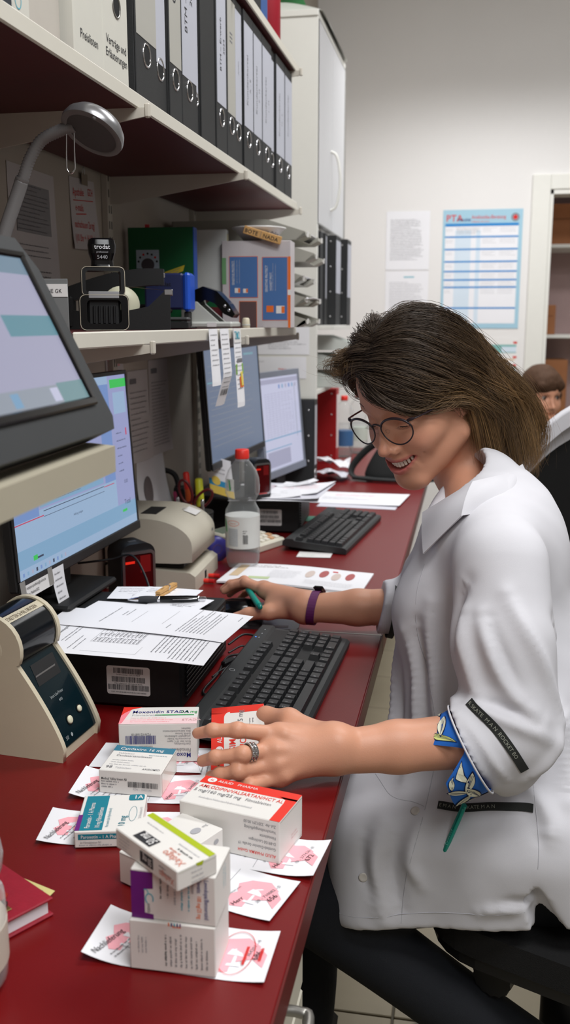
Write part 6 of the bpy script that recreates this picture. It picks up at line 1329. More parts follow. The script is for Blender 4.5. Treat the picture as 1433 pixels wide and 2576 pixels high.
# ------------------------------------------------------------------ people: implicit surfaces turned into meshes
class SDF:
    """smooth blend of rounded shapes on a grid, polygonised with surface nets"""
    def __init__(s, lo, hi, res):
        s.lo = np.array(lo, float); s.res = res
        s.n = np.ceil((np.array(hi) - s.lo) / res).astype(int) + 1
        s.ax = [(s.lo[i] + res * np.arange(s.n[i])).astype(np.float32) for i in range(3)]
        s.d = np.full(s.n, 0.06, np.float32)
    def sl(s, a, b):
        i0 = np.clip(np.floor((np.array(a) - s.lo) / s.res).astype(int), 0, s.n); i1 = np.clip(np.ceil((np.array(b) - s.lo) / s.res).astype(int) + 1, 0, s.n)
        return tuple(slice(x, y) for x, y in zip(i0, i1))
    def pts(s, sl):
        return np.meshgrid(s.ax[0][sl[0]], s.ax[1][sl[1]], s.ax[2][sl[2]], indexing='ij', sparse=True)
    def comb(s, sl, q, k, sub=False):
        if q.size == 0: return s
        d = s.d[sl]
        if sub: q = -q; h = np.maximum(k - np.abs(d - q), 0) / max(k, 1e-6); s.d[sl] = np.maximum(d, q) + h * h * k * .25
        else: h = np.maximum(k - np.abs(d - q), 0) / max(k, 1e-6); s.d[sl] = np.minimum(d, q) - h * h * k * .25
        return s
    def cap(s, a, b, ra, rb=None, k=.01, sub=False, sq=None, clip=None):
        """tapered capsule; sq = (axis, factor) squeezes the distance along an axis; clip = (point, normal) cuts it"""
        rb = ra if rb is None else rb
        a = np.array(a, float); b = np.array(b, float); m = max(ra, rb) + k + .006
        sl = s.sl(np.minimum(a, b) - m, np.maximum(a, b) + m); X, Y, Z = s.pts(sl)
        ab = b - a; L = max(ab @ ab, 1e-12)
        t = np.clip(((X - a[0]) * ab[0] + (Y - a[1]) * ab[1] + (Z - a[2]) * ab[2]) / L, 0, 1)
        dx, dy, dz = X - a[0] - t * ab[0], Y - a[1] - t * ab[1], Z - a[2] - t * ab[2]
        if sq is not None:
            ax, f = np.array(sq[0], float), sq[1]; pr_ = dx * ax[0] + dy * ax[1] + dz * ax[2]; g = f - 1
            dx, dy, dz = dx + g * pr_ * ax[0], dy + g * pr_ * ax[1], dz + g * pr_ * ax[2]
        q = (np.sqrt(dx * dx + dy * dy + dz * dz) - (ra + t * (rb - ra))).astype(np.float32)
        if clip is not None:
            for c, n in clip: q = np.maximum(q, ((X - c[0]) * n[0] + (Y - c[1]) * n[1] + (Z - c[2]) * n[2]).astype(np.float32))
        return s.comb(sl, q, k, sub)
    def chain(s, P, R, **kw):
        for i in range(len(P) - 1): s.cap(P[i], P[i + 1], R[i], R[i + 1], **kw)
        return s
    def ell(s, c, r, k=.01, sub=False, axes=None):
        c = np.array(c, float); r = np.array(r, float); m = r.max() + k + .006
        sl = s.sl(c - m, c + m); X, Y, Z = s.pts(sl); x, y, z = X - c[0], Y - c[1], Z - c[2]
        if axes is not None:
            A = np.array(axes, float); x, y, z = (x * A[0][0] + y * A[0][1] + z * A[0][2], x * A[1][0] + y * A[1][1] + z * A[1][2], x * A[2][0] + y * A[2][1] + z * A[2][2])
        k0 = np.sqrt((x / r[0]) ** 2 + (y / r[1]) ** 2 + (z / r[2]) ** 2); k1 = np.sqrt((x / r[0] ** 2) ** 2 + (y / r[1] ** 2) ** 2 + (z / r[2] ** 2) ** 2) + 1e-9
        return s.comb(sl, (k0 * (k0 - 1) / k1).astype(np.float32), k, sub)
    def box(s, c, hs, rd, k=.01, sub=False):
        c = np.array(c, float); hs = np.array(hs, float); m = k + .006
        sl = s.sl(c - hs - m, c + hs + m); X, Y, Z = s.pts(sl)
        x, y, z = np.abs(X - c[0]) - hs[0] + rd, np.abs(Y - c[1]) - hs[1] + rd, np.abs(Z - c[2]) - hs[2] + rd
        q = np.sqrt(np.maximum(x, 0) ** 2 + np.maximum(y, 0) ** 2 + np.maximum(z, 0) ** 2) + np.minimum(np.maximum(np.maximum(x, y), z), 0) - rd
        return s.comb(sl, q.astype(np.float32), k, sub)
    def plane(s, c, n):
        X, Y, Z = s.pts((slice(None),) * 3); n = np.array(n, float); n /= np.linalg.norm(n)
        s.d = np.maximum(s.d, ((X - c[0]) * n[0] + (Y - c[1]) * n[1] + (Z - c[2]) * n[2]).astype(np.float32)); return s
    def wave(s, amp, fr, seed=1, n=7):
        X, Y, Z = s.pts((slice(None),) * 3); r = np.random.default_rng(seed); w = 0
        for i in range(n):
            v = r.normal(size=3); v = v / np.linalg.norm(v) * fr * r.uniform(.6, 1.6); w = w + np.sin(X * v[0] + Y * v[1] + Z * v[2] + r.uniform(0, 6))
        s.d += (amp / n ** .5 * w).astype(np.float32); return s
    def nets(s):
        d = s.d; d[0] = d[-1] = .05; d[:, 0] = d[:, -1] = .05; d[:, :, 0] = d[:, :, -1] = .05
        ins = d < 0; n0, n1, n2 = d.shape
        cnt = np.zeros((n0 - 1, n1 - 1, n2 - 1), np.uint8)
        for i in (0, 1):
            for j in (0, 1):
                for k in (0, 1): cnt += ins[i:n0 - 1 + i, j:n1 - 1 + j, k:n2 - 1 + k]
        act = np.argwhere((cnt > 0) & (cnt < 8)); idx = np.full(cnt.shape, -1, np.int64); idx[tuple(act.T)] = np.arange(len(act))
        cor = [(i, j, k) for i in (0, 1) for j in (0, 1) for k in (0, 1)]; V = {c: d[act[:, 0] + c[0], act[:, 1] + c[1], act[:, 2] + c[2]] for c in cor}
        P = np.zeros((len(act), 3)); W = np.zeros(len(act))
        for c in cor:
            for a in range(3):
                if c[a] == 0:
                    e = list(c); e[a] = 1; v0, v1 = V[c], V[tuple(e)]; m = (v0 < 0) != (v1 < 0); t = np.where(m, v0 / np.where(m, v0 - v1, 1), 0)
                    q = np.tile(np.array(c, float), (len(act), 1)); q[:, a] = t; P += q * m[:, None]; W += m
        P = (act + P / W[:, None]) * s.res + s.lo; F = []
        for a in range(3):
            b, c = (a + 1) % 3, (a + 2) % 3
            sh = [slice(None)] * 3; s0 = list(sh); s1 = list(sh); s0[a] = slice(0, -1); s1[a] = slice(1, None)
            x = ins[tuple(s0)] != ins[tuple(s1)]; e = np.argwhere(x); e = e[(e[:, b] > 0) & (e[:, c] > 0) & (e[:, b] < d.shape[b] - 1) & (e[:, c] < d.shape[c] - 1)]
            q = []
            for ob, oc in ((1, 1), (0, 1), (0, 0), (1, 0)):
                g = e.copy(); g[:, b] -= ob; g[:, c] -= oc; q.append(idx[tuple(g.T)])
            q = np.stack(q, 1); fl = ins[tuple(e.T)]; q[~fl] = q[~fl][:, ::-1]; F.append(q)
        return P, np.concatenate(F)
def relax(P, F, it=1, f=.5):
    n = len(P); e = np.concatenate([F[:, [0, 1]], F[:, [1, 2]], F[:, [2, 3]], F[:, [3, 0]]])
    for _ in range(it):
        A = np.zeros((n, 3)); c = np.zeros(n)
        for k in range(3): A[:, k] = np.bincount(e[:, 0], P[e[:, 1], k], n) + np.bincount(e[:, 1], P[e[:, 0], k], n)
        c = np.bincount(e[:, 0], minlength=n) + np.bincount(e[:, 1], minlength=n); P = P * (1 - f) + f * A / np.maximum(c, 1)[:, None]
    return P
def np_mesh(name, P, F, mats, parent=None, attr=None, mi=None, smooth=True):
    me = bpy.data.meshes.new(name); k = F.shape[1]
    me.vertices.add(len(P)); me.vertices.foreach_set('co', np.ascontiguousarray(P, np.float32).ravel())
    me.loops.add(F.size); me.loops.foreach_set('vertex_index', np.ascontiguousarray(F, np.int32).ravel())
    me.polygons.add(len(F)); me.polygons.foreach_set('loop_start', np.arange(0, F.size, k, dtype=np.int32))
    for m in mats: me.materials.append(m)
    me.update(calc_edges=True); me.validate()
    me.polygons.foreach_set('use_smooth', np.full(len(me.polygons), smooth))
    if mi is not None: me.polygons.foreach_set('material_index', mi.astype(np.int32))
    if attr:
        for an, av in attr.items():
            a = me.attributes.new(an, 'FLOAT', 'POINT'); a.data.foreach_set('value', np.ascontiguousarray(av, np.float32))
    o = bpy.data.objects.new(name, me); COL.objects.link(o)
    if parent is not None: o.parent = parent
    return o
def attr_mix(m, attr, rgb, fac=1.0):
    """blend another real colour of the thing in where a point attribute says so (lips, hair ends)"""
    nt = m.node_tree; b = nt.nodes['Principled BSDF']; at = nt.nodes.new('ShaderNodeAttribute'); at.attribute_name = attr
    mx = nt.nodes.new('ShaderNodeMix'); mx.data_type = 'RGBA'; mx.inputs[7].default_value = (lin(rgb[0]), lin(rgb[1]), lin(rgb[2]), 1)
    l = b.inputs['Base Color'].links
    if l: nt.links.new(l[0].from_socket, mx.inputs[6])
    else: mx.inputs[6].default_value = b.inputs['Base Color'].default_value
    nt.links.new(at.outputs['Fac'], mx.inputs[0]); nt.links.new(mx.outputs[2], b.inputs['Base Color']); return m

SKIN = attr_mix(attr_mix(M('skin', (206, 150, 122), 0.45, var=.05, scale=35, bump=.10, bscale=600, sss=.12, spec=.4), 'lip', (178, 82, 84)), 'nail', (214, 158, 142))
HAIR = attr_mix(M('hair', (76, 63, 52), 0.42, var=.25, scale=300, spec=.4), 'tip', (164, 128, 84))
HAIRB = M('hair base', (40, 31, 25), 0.6, var=.3, scale=120)
COAT = M('white coat cloth', (206, 205, 210), 0.85, var=.015, scale=60, bump=.10, bscale=1500, spec=.25)
NAVYT = M('dark navy trousers', (14, 17, 24), 0.85, var=.15, scale=80, bump=.2, bscale=900)

# head frame: x = her left, y = face direction, z = up through the crown
HO = np.array([-0.07756799606, 1.49423156605, 1.199811]); HL = np.array([0.77918486, -0.62132805, 0.0825979]); HF = np.array([-0.55036368, -0.7412678, -0.38421592]); HU = np.array([-0.29995129, -0.25391631, 0.91954103])
HM = np.stack([HL, HF, HU], 1)
def hp(*p): return HO + HM @ np.array(p, float)
def hv(*p): return HM @ np.array(p, float)
HMAT = Matrix(((HL[0], HF[0], HU[0], HO[0]), (HL[1], HF[1], HU[1], HO[1]), (HL[2], HF[2], HU[2], HO[2]), (0, 0, 0, 1)))

person = thing('person', 'smiling person in a white work coat with glasses and brown shoulder length hair', 'person')
# ---- head, modelled in its own frame
A = np.array
def face_into(s, O, R, sc=1.0):
    W_ = lambda p: O + R @ (A(p, float) * sc)
    def E(c, r, k=.01, sub=False): s.ell(W_(c), A(r) * sc, k=k * sc, sub=sub, axes=R.T)
    def Cc(a, b, ra, rb, k=.01, sub=False): s.cap(W_(a), W_(b), ra * sc, rb * sc, k=k * sc, sub=sub)
    def Ch(P, rr, k=.01, sub=False):
        for i in range(len(P) - 1): Cc(P[i], P[i + 1], rr[i], rr[i + 1], k, sub)
    E((0, -.008, .035), (.0745, .094, .090), k=.01)
    E((0, .022, -.030), (.0625, .066, .088), k=.03)
    E((0, .030, .040), (.060, .058, .052), k=.02)
    for sx in (-1, 1):
        Cc((sx * .052, -.004, -.062), (sx * .014, .062, -.107), .021, .017, k=.02)
        E((sx * .0355, .060, -.042), (.023, .019, .021), k=.018)
        E((sx * .050, .040, -.030), (.016, .022, .020), k=.015)
        Cc((sx * .040, .070, .0145), (sx * .010, .0835, .0135), .0075, .007, k=.013)
    E((0, .0665, -.108), (.020, .0165, .016), k=.018)
    E((0, .070, -.075), (.029, .0175, .022), k=.018)
    # nose
    Cc((0, .0815, .006), (0, .0995, -.037), .0068, .0085, k=.012); E((0, .1035, -.043), (.0098, .0105, .0092), k=.006)
    for sx in (-1, 1): E((sx * .0118, .0925, -.0475), (.0068, .0088, .0066), k=.006)
    Cc((0, .098, -.052), (0, .088, -.058), .0045, .004, k=.006)
    for sx in (-1, 1): E((sx * .0064, .0985, -.0530), (.0030, .0042, .0034), k=.003, sub=True)
    # eye sockets, lids looking down
    for sx in (-1, 1):
        E((sx * .032, .0860, -.004), (.0165, .0120, .0115), k=.014, sub=True)
        E((sx * .0315, .0665, -.0045), (.0138, .0122, .0120), k=.004)
        P = [(sx * (.0195 + .0050 * i), .0775 + .0028 * math.sin(PI * i / 5) - .0005 * i, -.0112 - .0012 * math.sin(PI * i / 5)) for i in range(6)]
        Ch(P, [.0016] * 6, k=.003)
        Cc((sx * .020, .0755, -.0165), (sx * .043, .0690, -.0145), .0030, .0028, k=.006)
    # smile
    n = 9
    def mouth(t, z0, lift, dy=0): return (.0335 * t, .0870 - .0190 * t * t + dy, z0 + lift * t * t)
    up = [mouth(-1 + 2 * i / n, -.0680, .0085) for i in range(n + 1)]; lo = [mouth(-1 + 2 * i / n, -.0855, .0255, .0005) for i in range(n + 1)]
    Ch(up, [.0022 + .0016 * math.sin(PI * i / n) for i in range(n + 1)], k=.005)
    Ch(lo, [.0024 + .0030 * math.sin(PI * i / n) for i in range(n + 1)], k=.005)
    mid = [mouth(-.93 + 1.86 * i / n, -.0768, .0165, .0030) for i in range(n + 1)]
    Ch(mid, [.0012 + .0054 * math.sin(PI * i / n) for i in range(n + 1)], k=.0012, sub=True)
    Ch([(a, b - .006, c) for a, b, c in mid], [.0012 + .0056 * math.sin(PI * i / n) for i in range(n + 1)], k=.001, sub=True)
    for sx in (-1, 1):
        Ch([(sx * .0175, .0935, -.049), (sx * .027, .0870, -.058), (sx * .0355, .0765, -.070), (sx * .0365, .0710, -.082)], [.0012, .0022, .0018, .001], k=.006, sub=True)
        Ch([(sx * .044, .0690, -.060), (sx * .0465, .0640, -.072), (sx * .045, .0610, -.084)], [.0006, .0013, .0006], k=.004, sub=True)
        Ch([(sx * .047, .0655, -.012), (sx * .052, .0610, -.015)], [.0008, .0005], k=.003, sub=True)
        # ears
        E((sx * .0690, -.014, -.014), (.0070, .015, .027), k=.006); E((sx * .0750, -.012, -.012), (.005, .008, .016), k=.004, sub=True)
    E((0, .058, -.093), (.020, .012, .004), k=.006)
    # neck down to the chest
    Cc((0, -.030, -.06), (.0, -.072, -.19), .049, .055, k=.03)
BS = SDF((-.505, 1.0, .728), (.165, 1.865, 1.365), .0019)
# inside the coat: chest, shoulders and upper arms, so that the figure is one surface
BS.ell((.050, 1.465, .94), (.075, .125, .11), k=.02); BS.cap((.045, 1.330, .985), (.005, 1.595, .970), .036, k=.04)
BS.cap((.050, 1.300, .975), (.065, 1.200, .790), .038, .035, k=.02); BS.cap((.002, 1.625, .965), (-.050, 1.700, .800), .037, .035, k=.02)
BS.cap(hp(0, -.060, -.15), (.035, 1.468, 1.0), .050, .055, k=.03)
face_into(BS, HO, HM)
# ---- near (left) forearm and hand
def hand_bits(s, W, K, fingers, rk=.0105, palm=.0130):
    """palm from the wrist W (two points) to the knuckles K, fingers = lists of points with radii"""
    for k_ in K: s.cap(W[0], k_, .020, rk, k=.014); s.cap(W[1], k_, .020, rk, k=.014)
    for a, b in zip(K[:-1], K[1:]): s.cap(a, b, rk, rk, k=.010)
s = BS
EL, WR = A((.065, 1.193, .782)), A((-.147, 1.113, .779))
s.cap(EL, EL * .35 + WR * .65, .0375, .0325, k=.01, sq=((0, 1, 0), 1.08)); s.cap(EL * .35 + WR * .65, WR, .0325, .0275, k=.012, sq=((0, 1, 0), 1.15))
s.ell((-.143, 1.100, .800), (.012, .010, .010), k=.016)
K = [A(q) for q in ((-.2180, 1.098, .8035), (-.2240, 1.083, .789), (-.2210, 1.076, .7735), (-.2120, 1.075, .7590))]
for k_, r in zip(K, (.0125, .0125, .0118, .0108)):
    s.cap(WR + A((-.005, 0, .006)), k_, .0235, r, k=.018)
for a, b in zip(K[:-1], K[1:]): s.cap(a, b, .0115, .0110, k=.012)
s.ell((-.205, 1.118, .795), (.026, .018, .014), k=.018)
FG = [[K[0], (-.2640, 1.0690, .8180), (-.2950, 1.0660, .8165), (-.3160, 1.0715, .8085)], [K[1], (-.2530, 1.0500, .7960), (-.2870, 1.0480, .7900), (-.3055, 1.0545, .7805)],
      [K[2], (-.2570, 1.0430, .7770), (-.2810, 1.0450, .7695), (-.2950, 1.0530, .7620)], [K[3], (-.2430, 1.0440, .7590), (-.2570, 1.0490, .7545), (-.2670, 1.0580, .7500)]]
FR = [(.0108, .0090, .0081, .0070), (.0108, .0092, .0083, .0072), (.0104, .0088, .0079, .0068), (.0094, .0078, .0070, .0061)]
nails = []
for f, r in zip(FG, FR):
    f = [A(q) for q in f]; s.chain(f, r, k=.0045)
    s.ell(f[1] + A((0, -.0015, .001)), (r[1] * 1.10,) * 3, k=.004); s.ell(f[2] + A((0, -.0008, .0008)), (r[2] * 1.07,) * 3, k=.003)
    s.ell(f[0] + A((0, -.004, .004)), (.011, .008, .008), k=.010)
    d_ = (f[3] - f[2]); d_ /= np.linalg.norm(d_); nails.append((f[3] + d_ * r[3] * .25, d_, r[3]))
for k_, zz_ in zip(K, (.010, .010, .009, .008)): s.cap(WR + A((-.02, -.016, .008)), k_ + A((.01, -.010, .006)), .0030, .0034, k=.012)
# thumb behind the carton
s.chain([A((-.175, 1.128, .795)), A((-.2130, 1.142, .806)), A((-.2480, 1.160, .800)), A((-.2700, 1.168, .788))], [.016, .0125, .0108, .0088], k=.010)
# ---- far (right) forearm and hand on the mouse
EL2, WR2 = A((-.050, 1.700, .800)), A((-.280, 1.686, .789))
s.cap(EL2, EL2 * .4 + WR2 * .6, .037, .0325, k=.01); s.cap(EL2 * .4 + WR2 * .6, WR2, .0325, .0255, k=.012, sq=((0, 1, 0), .95))
K2 = [A(q) for q in ((-.374, 1.752, .7985), (-.383, 1.772, .7960), (-.385, 1.790, .7900), (-.380, 1.806, .782))]
for k_, r in zip(K2, (.0125, .0122, .0115, .0105)): s.cap(WR2 + A((-.006, .004, .0)), k_, .0225, r, k=.018)
for a, b in zip(K2[:-1], K2[1:]): s.cap(a, b, .0115, .0110, k=.012)
s.ell((-.340, 1.716, .780), (.030, .020, .016), k=.018)
FG2 = [[K2[0], (-.4190, 1.7750, .8060), (-.4480, 1.7860, .7960), (-.4660, 1.7880, .7830)], [K2[1], (-.4260, 1.7930, .8040), (-.4580, 1.8060, .7930), (-.4740, 1.8090, .7800)],
       [K2[2], (-.4240, 1.8150, .7920), (-.4520, 1.8280, .7780), (-.4660, 1.8300, .7640)], [K2[3], (-.4120, 1.8290, .7800), (-.4340, 1.8400, .7660), (-.4460, 1.8420, .7550)]]
for f, r in zip(FG2, FR):
    f = [A(q) for q in f]; s.chain(f, r, k=.0045); s.ell(f[1] + A((0, 0, .0015)), (r[1] * 1.10,) * 3, k=.004); s.ell(f[0] + A((0, 0, .004)), (.010, .009, .008), k=.010)
s.chain([A((-.318, 1.700, .779)), A((-.3560, 1.694, .7730)), A((-.3960, 1.700, .7660)), A((-.4220, 1.700, .7580))], [.0170, .0125, .0112, .0092], k=.010)
WP, F = BS.nets(); WP = relax(WP, F, 1, .4); del BS, s
nail = np.clip(1.7 - np.linalg.norm((WP - A((-.4265, 1.6945, .7625))) / A((.0085, .0065, .0055)), axis=1), 0, 1)
P = (WP - HO) @ HM
dl = np.full(len(P), 9.0)
for z0, lift, r in ((-.0680, .0085, .0036), (-.0858, .0255, .0050)):
    for i in range(41):
        t = -1 + 2 * i / 40; q = np.array([.0335 * t, .0885 - .0190 * t * t, z0 + lift * t * t]); dl = np.minimum(dl, np.linalg.norm((P - q) * [1, .55, 1], axis=1) / (r * (.55 + .45 * math.sqrt(max(0, 1 - t * t)))))
lip = np.clip(1.6 - dl * 1.1, 0, 1) * .85
for sx in (-1, 1): lip = np.maximum(lip, .22 * np.clip(1 - np.linalg.norm((P - [sx * .040, .068, -.038]) / [.028, .03, .022], axis=1), 0, 1))
lip = np.maximum(lip, .25 * np.clip(1 - np.linalg.norm((P - [0, .106, -.043]) / .016, axis=1), 0, 1))
np_mesh('body', WP, F, [SKIN], person, {'lip': lip, 'nail': nail})
# teeth, lashes, brows
TOOTH = M('teeth', (226, 216, 200), .25, var=.02)
b = MB(HMAT); n = 10
for i in range(n):
    t = -.80 + 1.6 * (i + .5) / n; x = .0320 * t; y = .0850 - .0195 * t * t; z = -.0712 + .0100 * t * t; w = .0052 * (1 - .25 * abs(t)); h = .0120 * (1 - .30 * abs(t)); a = math.atan2(-.039 * t, .032)
    b.cbox((x, y, z - h * .28), (w, .003, h), TOOTH, .0011, (0, -.25 * t, a))
te = b.build('teeth', person)
b = MB(HMAT); b.sheet(lambda u, v: ((-.85 + 1.7 * u) * .0320, .0775 - .0195 * (-.85 + 1.7 * u) ** 2, -.085 + .022 * v + .012 * (-.85 + 1.7 * u) ** 2), 10, 3, M('mouth interior', (84, 30, 30), .6)); b.build('mouth_interior', person)
LASH = M('lashes', (34, 24, 20), .7, var=0); BROW = M('brow hair', (74, 54, 42), .8, var=.2)
for sx in (-1, 1):
    b = MB(HMAT); b.tube([(sx * (.0190 + .0050 * i), .0788 + .0030 * math.sin(PI * i / 5) - .0005 * i, -.0122 - .0012 * math.sin(PI * i / 5)) for i in range(6)], [.0004, .0008, .001, .001, .0008, .0004], LASH, 6)
    for i in range(13):
        t = i / 12; p0 = Vector((sx * (.020 + .024 * t), .0792 + .0026 * math.sin(PI * t) - .0022 * t, -.0125 - .001 * math.sin(PI * t)))
        b.tube([p0, p0 + Vector((sx * .0012 * t, .0035, -.0022)), p0 + Vector((sx * .003 * t, .0062, -.0020))], [.00028, .0002, .0001], LASH, 4)
    o = b.build('eyelashes', person); o['kind'] = 'stuff'
    b = MB(HMAT); r = random.Random(3)
    for i in range(240):
        t = r.random(); p0 = Vector((sx * (.012 + .034 * t), .0905 - .0155 * t ** 1.6, .0150 + .0070 * math.sin(2.2 * t) + r.uniform(-.0020, .0020)))
        b.tube([p0, p0 + Vector((sx * .0035, -.0012 * t, .0012)), p0 + Vector((sx * .0070, -.0042 * t, .0006))], [.00045, .0004, .0001], BROW, 4)
    o = b.build('eyebrow', person); o['kind'] = 'stuff'
# ---- hair: a base volume and many strands led by guide locks (head frame)
def ell_v(q, c, r):
    k0 = np.sqrt((((q - c) / r) ** 2).sum(-1)); k1 = np.sqrt((((q - c) / r ** 2) ** 2).sum(-1)) + 1e-9; return k0 * (k0 - 1) / k1
hs = SDF((-.115, -.16, -.150), (.115, .125, .155), .003)
hs.ell((0, -.012, .040), (.079, .102, .094), k=.01); hs.ell((.008, -.075, -.040), (.078, .050, .080), k=.03)
hs.ell((0, .078, -.048), (.13, .088, .064), k=.008, sub=True); hs.ell((-.052, .098, .022), (.050, .040, .046), k=.008, sub=True); hs.ell((.03, .115, .010), (.055, .030, .034), k=.008, sub=True)
hs.cap((0, -.026, -.09), (0, -.05, -.20), .045, .05, k=.01, sub=True)
P, F = hs.nets(); P = relax(P, F, 2, .5)
hb = np_mesh('hair', P @ HM.T + HO, F, [HAIRB], person)
GD = {'A': [(-0.0042, 0.0484, 0.1285), (0.0173, 0.0171, 0.139), (0.0416, -0.0159, 0.1331), (0.0625, -0.0486, 0.1077), (0.0694, -0.0825, 0.061), (0.0831, -0.0912, 0.0177), (0.0954, -0.1105, -0.031), (0.1034, -0.1071, -0.0729), (0.0994, -0.1089, -0.1377), (0.093, -0.101, -0.176)],
 'B': [(-0.022, 0.0593, 0.1173), (0.0198, 0.0475, 0.1261), (0.0516, 0.0202, 0.1203), (0.0757, -0.0085, 0.0977), (0.0863, -0.0391, 0.0581), (0.0886, -0.0629, 0.0152), (0.1022, -0.0728, -0.0258), (0.0966, -0.1028, -0.0768), (0.0905, -0.1017, -0.1469), (0.083, -0.097, -0.182)],
 'C': [(-0.0288, 0.0715, 0.1028), (0.0232, 0.068, 0.1093), (0.057, 0.0442, 0.1021), (0.0813, 0.0174, 0.0774), (0.0906, -0.0163, 0.0419), (0.089, -0.0477, 0.0043), (0.1004, -0.06, -0.0378), (0.0943, -0.0796, -0.0904), (0.078, -0.0918, -0.1605), (0.069, -0.086, -0.188)],
 'D': [(-0.0346, 0.0773, 0.0911), (0.0209, 0.0807, 0.0952), (0.0573, 0.0616, 0.0845), (0.0809, 0.0341, 0.0595), (0.0895, -0.0022, 0.0282), (0.0859, -0.0365, -0.0082), (0.0921, -0.0469, -0.0495), (0.085, -0.0612, -0.0999), (0.0663, -0.0757, -0.1652), (0.056, -0.070, -0.190)],
 'E': [(-0.0261, 0.0863, 0.083), (0.0131, 0.0915, 0.0805), (0.0459, 0.0809, 0.0684), (0.0718, 0.056, 0.0444), (0.0845, 0.0224, 0.0195), (0.0804, -0.0189, -0.0116), (0.0798, -0.0352, -0.0497), (0.0724, -0.0452, -0.0981), (0.054, -0.0597, -0.151)],
 'F': [(-0.0238, 0.0902, 0.0759), (0.0005, 0.0991, 0.0615), (0.0217, 0.0981, 0.0443), (0.0413, 0.0877, 0.0258), (0.0575, 0.0687, 0.0100), (0.0719, 0.042, 0.0031), (0.0795, 0.0095, -0.0035), (0.0742, -0.0229, -0.0314), (0.0671, -0.0306, -0.072), (0.0486, -0.043, -0.1164), (0.0399, -0.0521, -0.1557)],
 'G': [(-0.0247, 0.0924, 0.0696), (-0.0097, 0.1007, 0.0520), (0.0064, 0.1011, 0.0384), (0.0294, 0.0935, 0.025), (0.0471, 0.0777, 0.0116), (0.0622, 0.0594, 0.0069), (0.0756, 0.0364, 0.0052), (0.079, 0.0057, -0.0087), (0.0692, -0.0221, -0.0492), (0.0587, -0.0297, -0.0904), (0.0431, -0.0464, -0.1371)],
 'H': [(0.0061, 0.0664, 0.1125), (-0.0236, 0.0708, 0.1057), (-0.0542, 0.0618, 0.0944), (-0.0664, 0.0734, 0.0852), (-0.0622, 0.0774, 0.0732), (-0.0438, 0.083, 0.0675)],
 'I': [(-0.0121, 0.0557, 0.1152), (-0.0445, 0.055, 0.1057), (-0.0624, 0.0611, 0.0973), (-0.0667, 0.0717, 0.0902), (-0.0655, 0.0819, 0.0829)],
 'K': [(0.0104, 0.0227, 0.139), (0.0461, -0.0145, 0.1273), (0.0706, -0.0457, 0.0931), (0.0812, -0.0673, 0.0432), (0.0939, -0.0781, 0.0021), (0.1025, -0.0905, -0.0402), (0.1046, -0.1037, -0.0899), (0.1029, -0.1063, -0.1291), (0.099, -0.098, -0.168)],
 'L': [(0.0, 0.03, 0.140), (0.004, -0.04, 0.135), (0.006, -0.10, 0.095), (0.010, -0.125, 0.04), (0.012, -0.136, -0.02), (0.02, -0.135, -0.08), (0.02, -0.125, -0.135)]}
rg = np.random.default_rng(11); T = 26
def resample(G, n=T):
    G = A(G); G = np.concatenate([[2 * G[0] - G[1]], G, [2 * G[-1] - G[-2]]]); K_ = len(G) - 3; out = []
    for q in np.linspace(0, K_ - 1e-6, 200):
        i = int(q); t = q - i; a, b_, c, d_ = G[i:i + 4]; out.append(.5 * ((2 * b_) + (c - a) * t + (2 * a - 5 * b_ + 4 * c - d_) * t * t + (3 * b_ - a - 3 * c + d_) * t ** 3))
    return A(out)
GR = {k: resample(v) for k, v in GD.items()}
mir = lambda g: g * A((-1, 1, 1)) + A((-.012, 0, 0))
seqs = [[GR[k] for k in 'KABCDEFG'], [GR['L'], GR['K'], GR['A']], [GR['L']] + [mir(GR[k]) for k in 'KABCDE'], [GR['I'], GR['H']]]
cnt = [5900, 900, 1900, 420]
paths, tips = [], []
cen = A((0, -.03, .0))
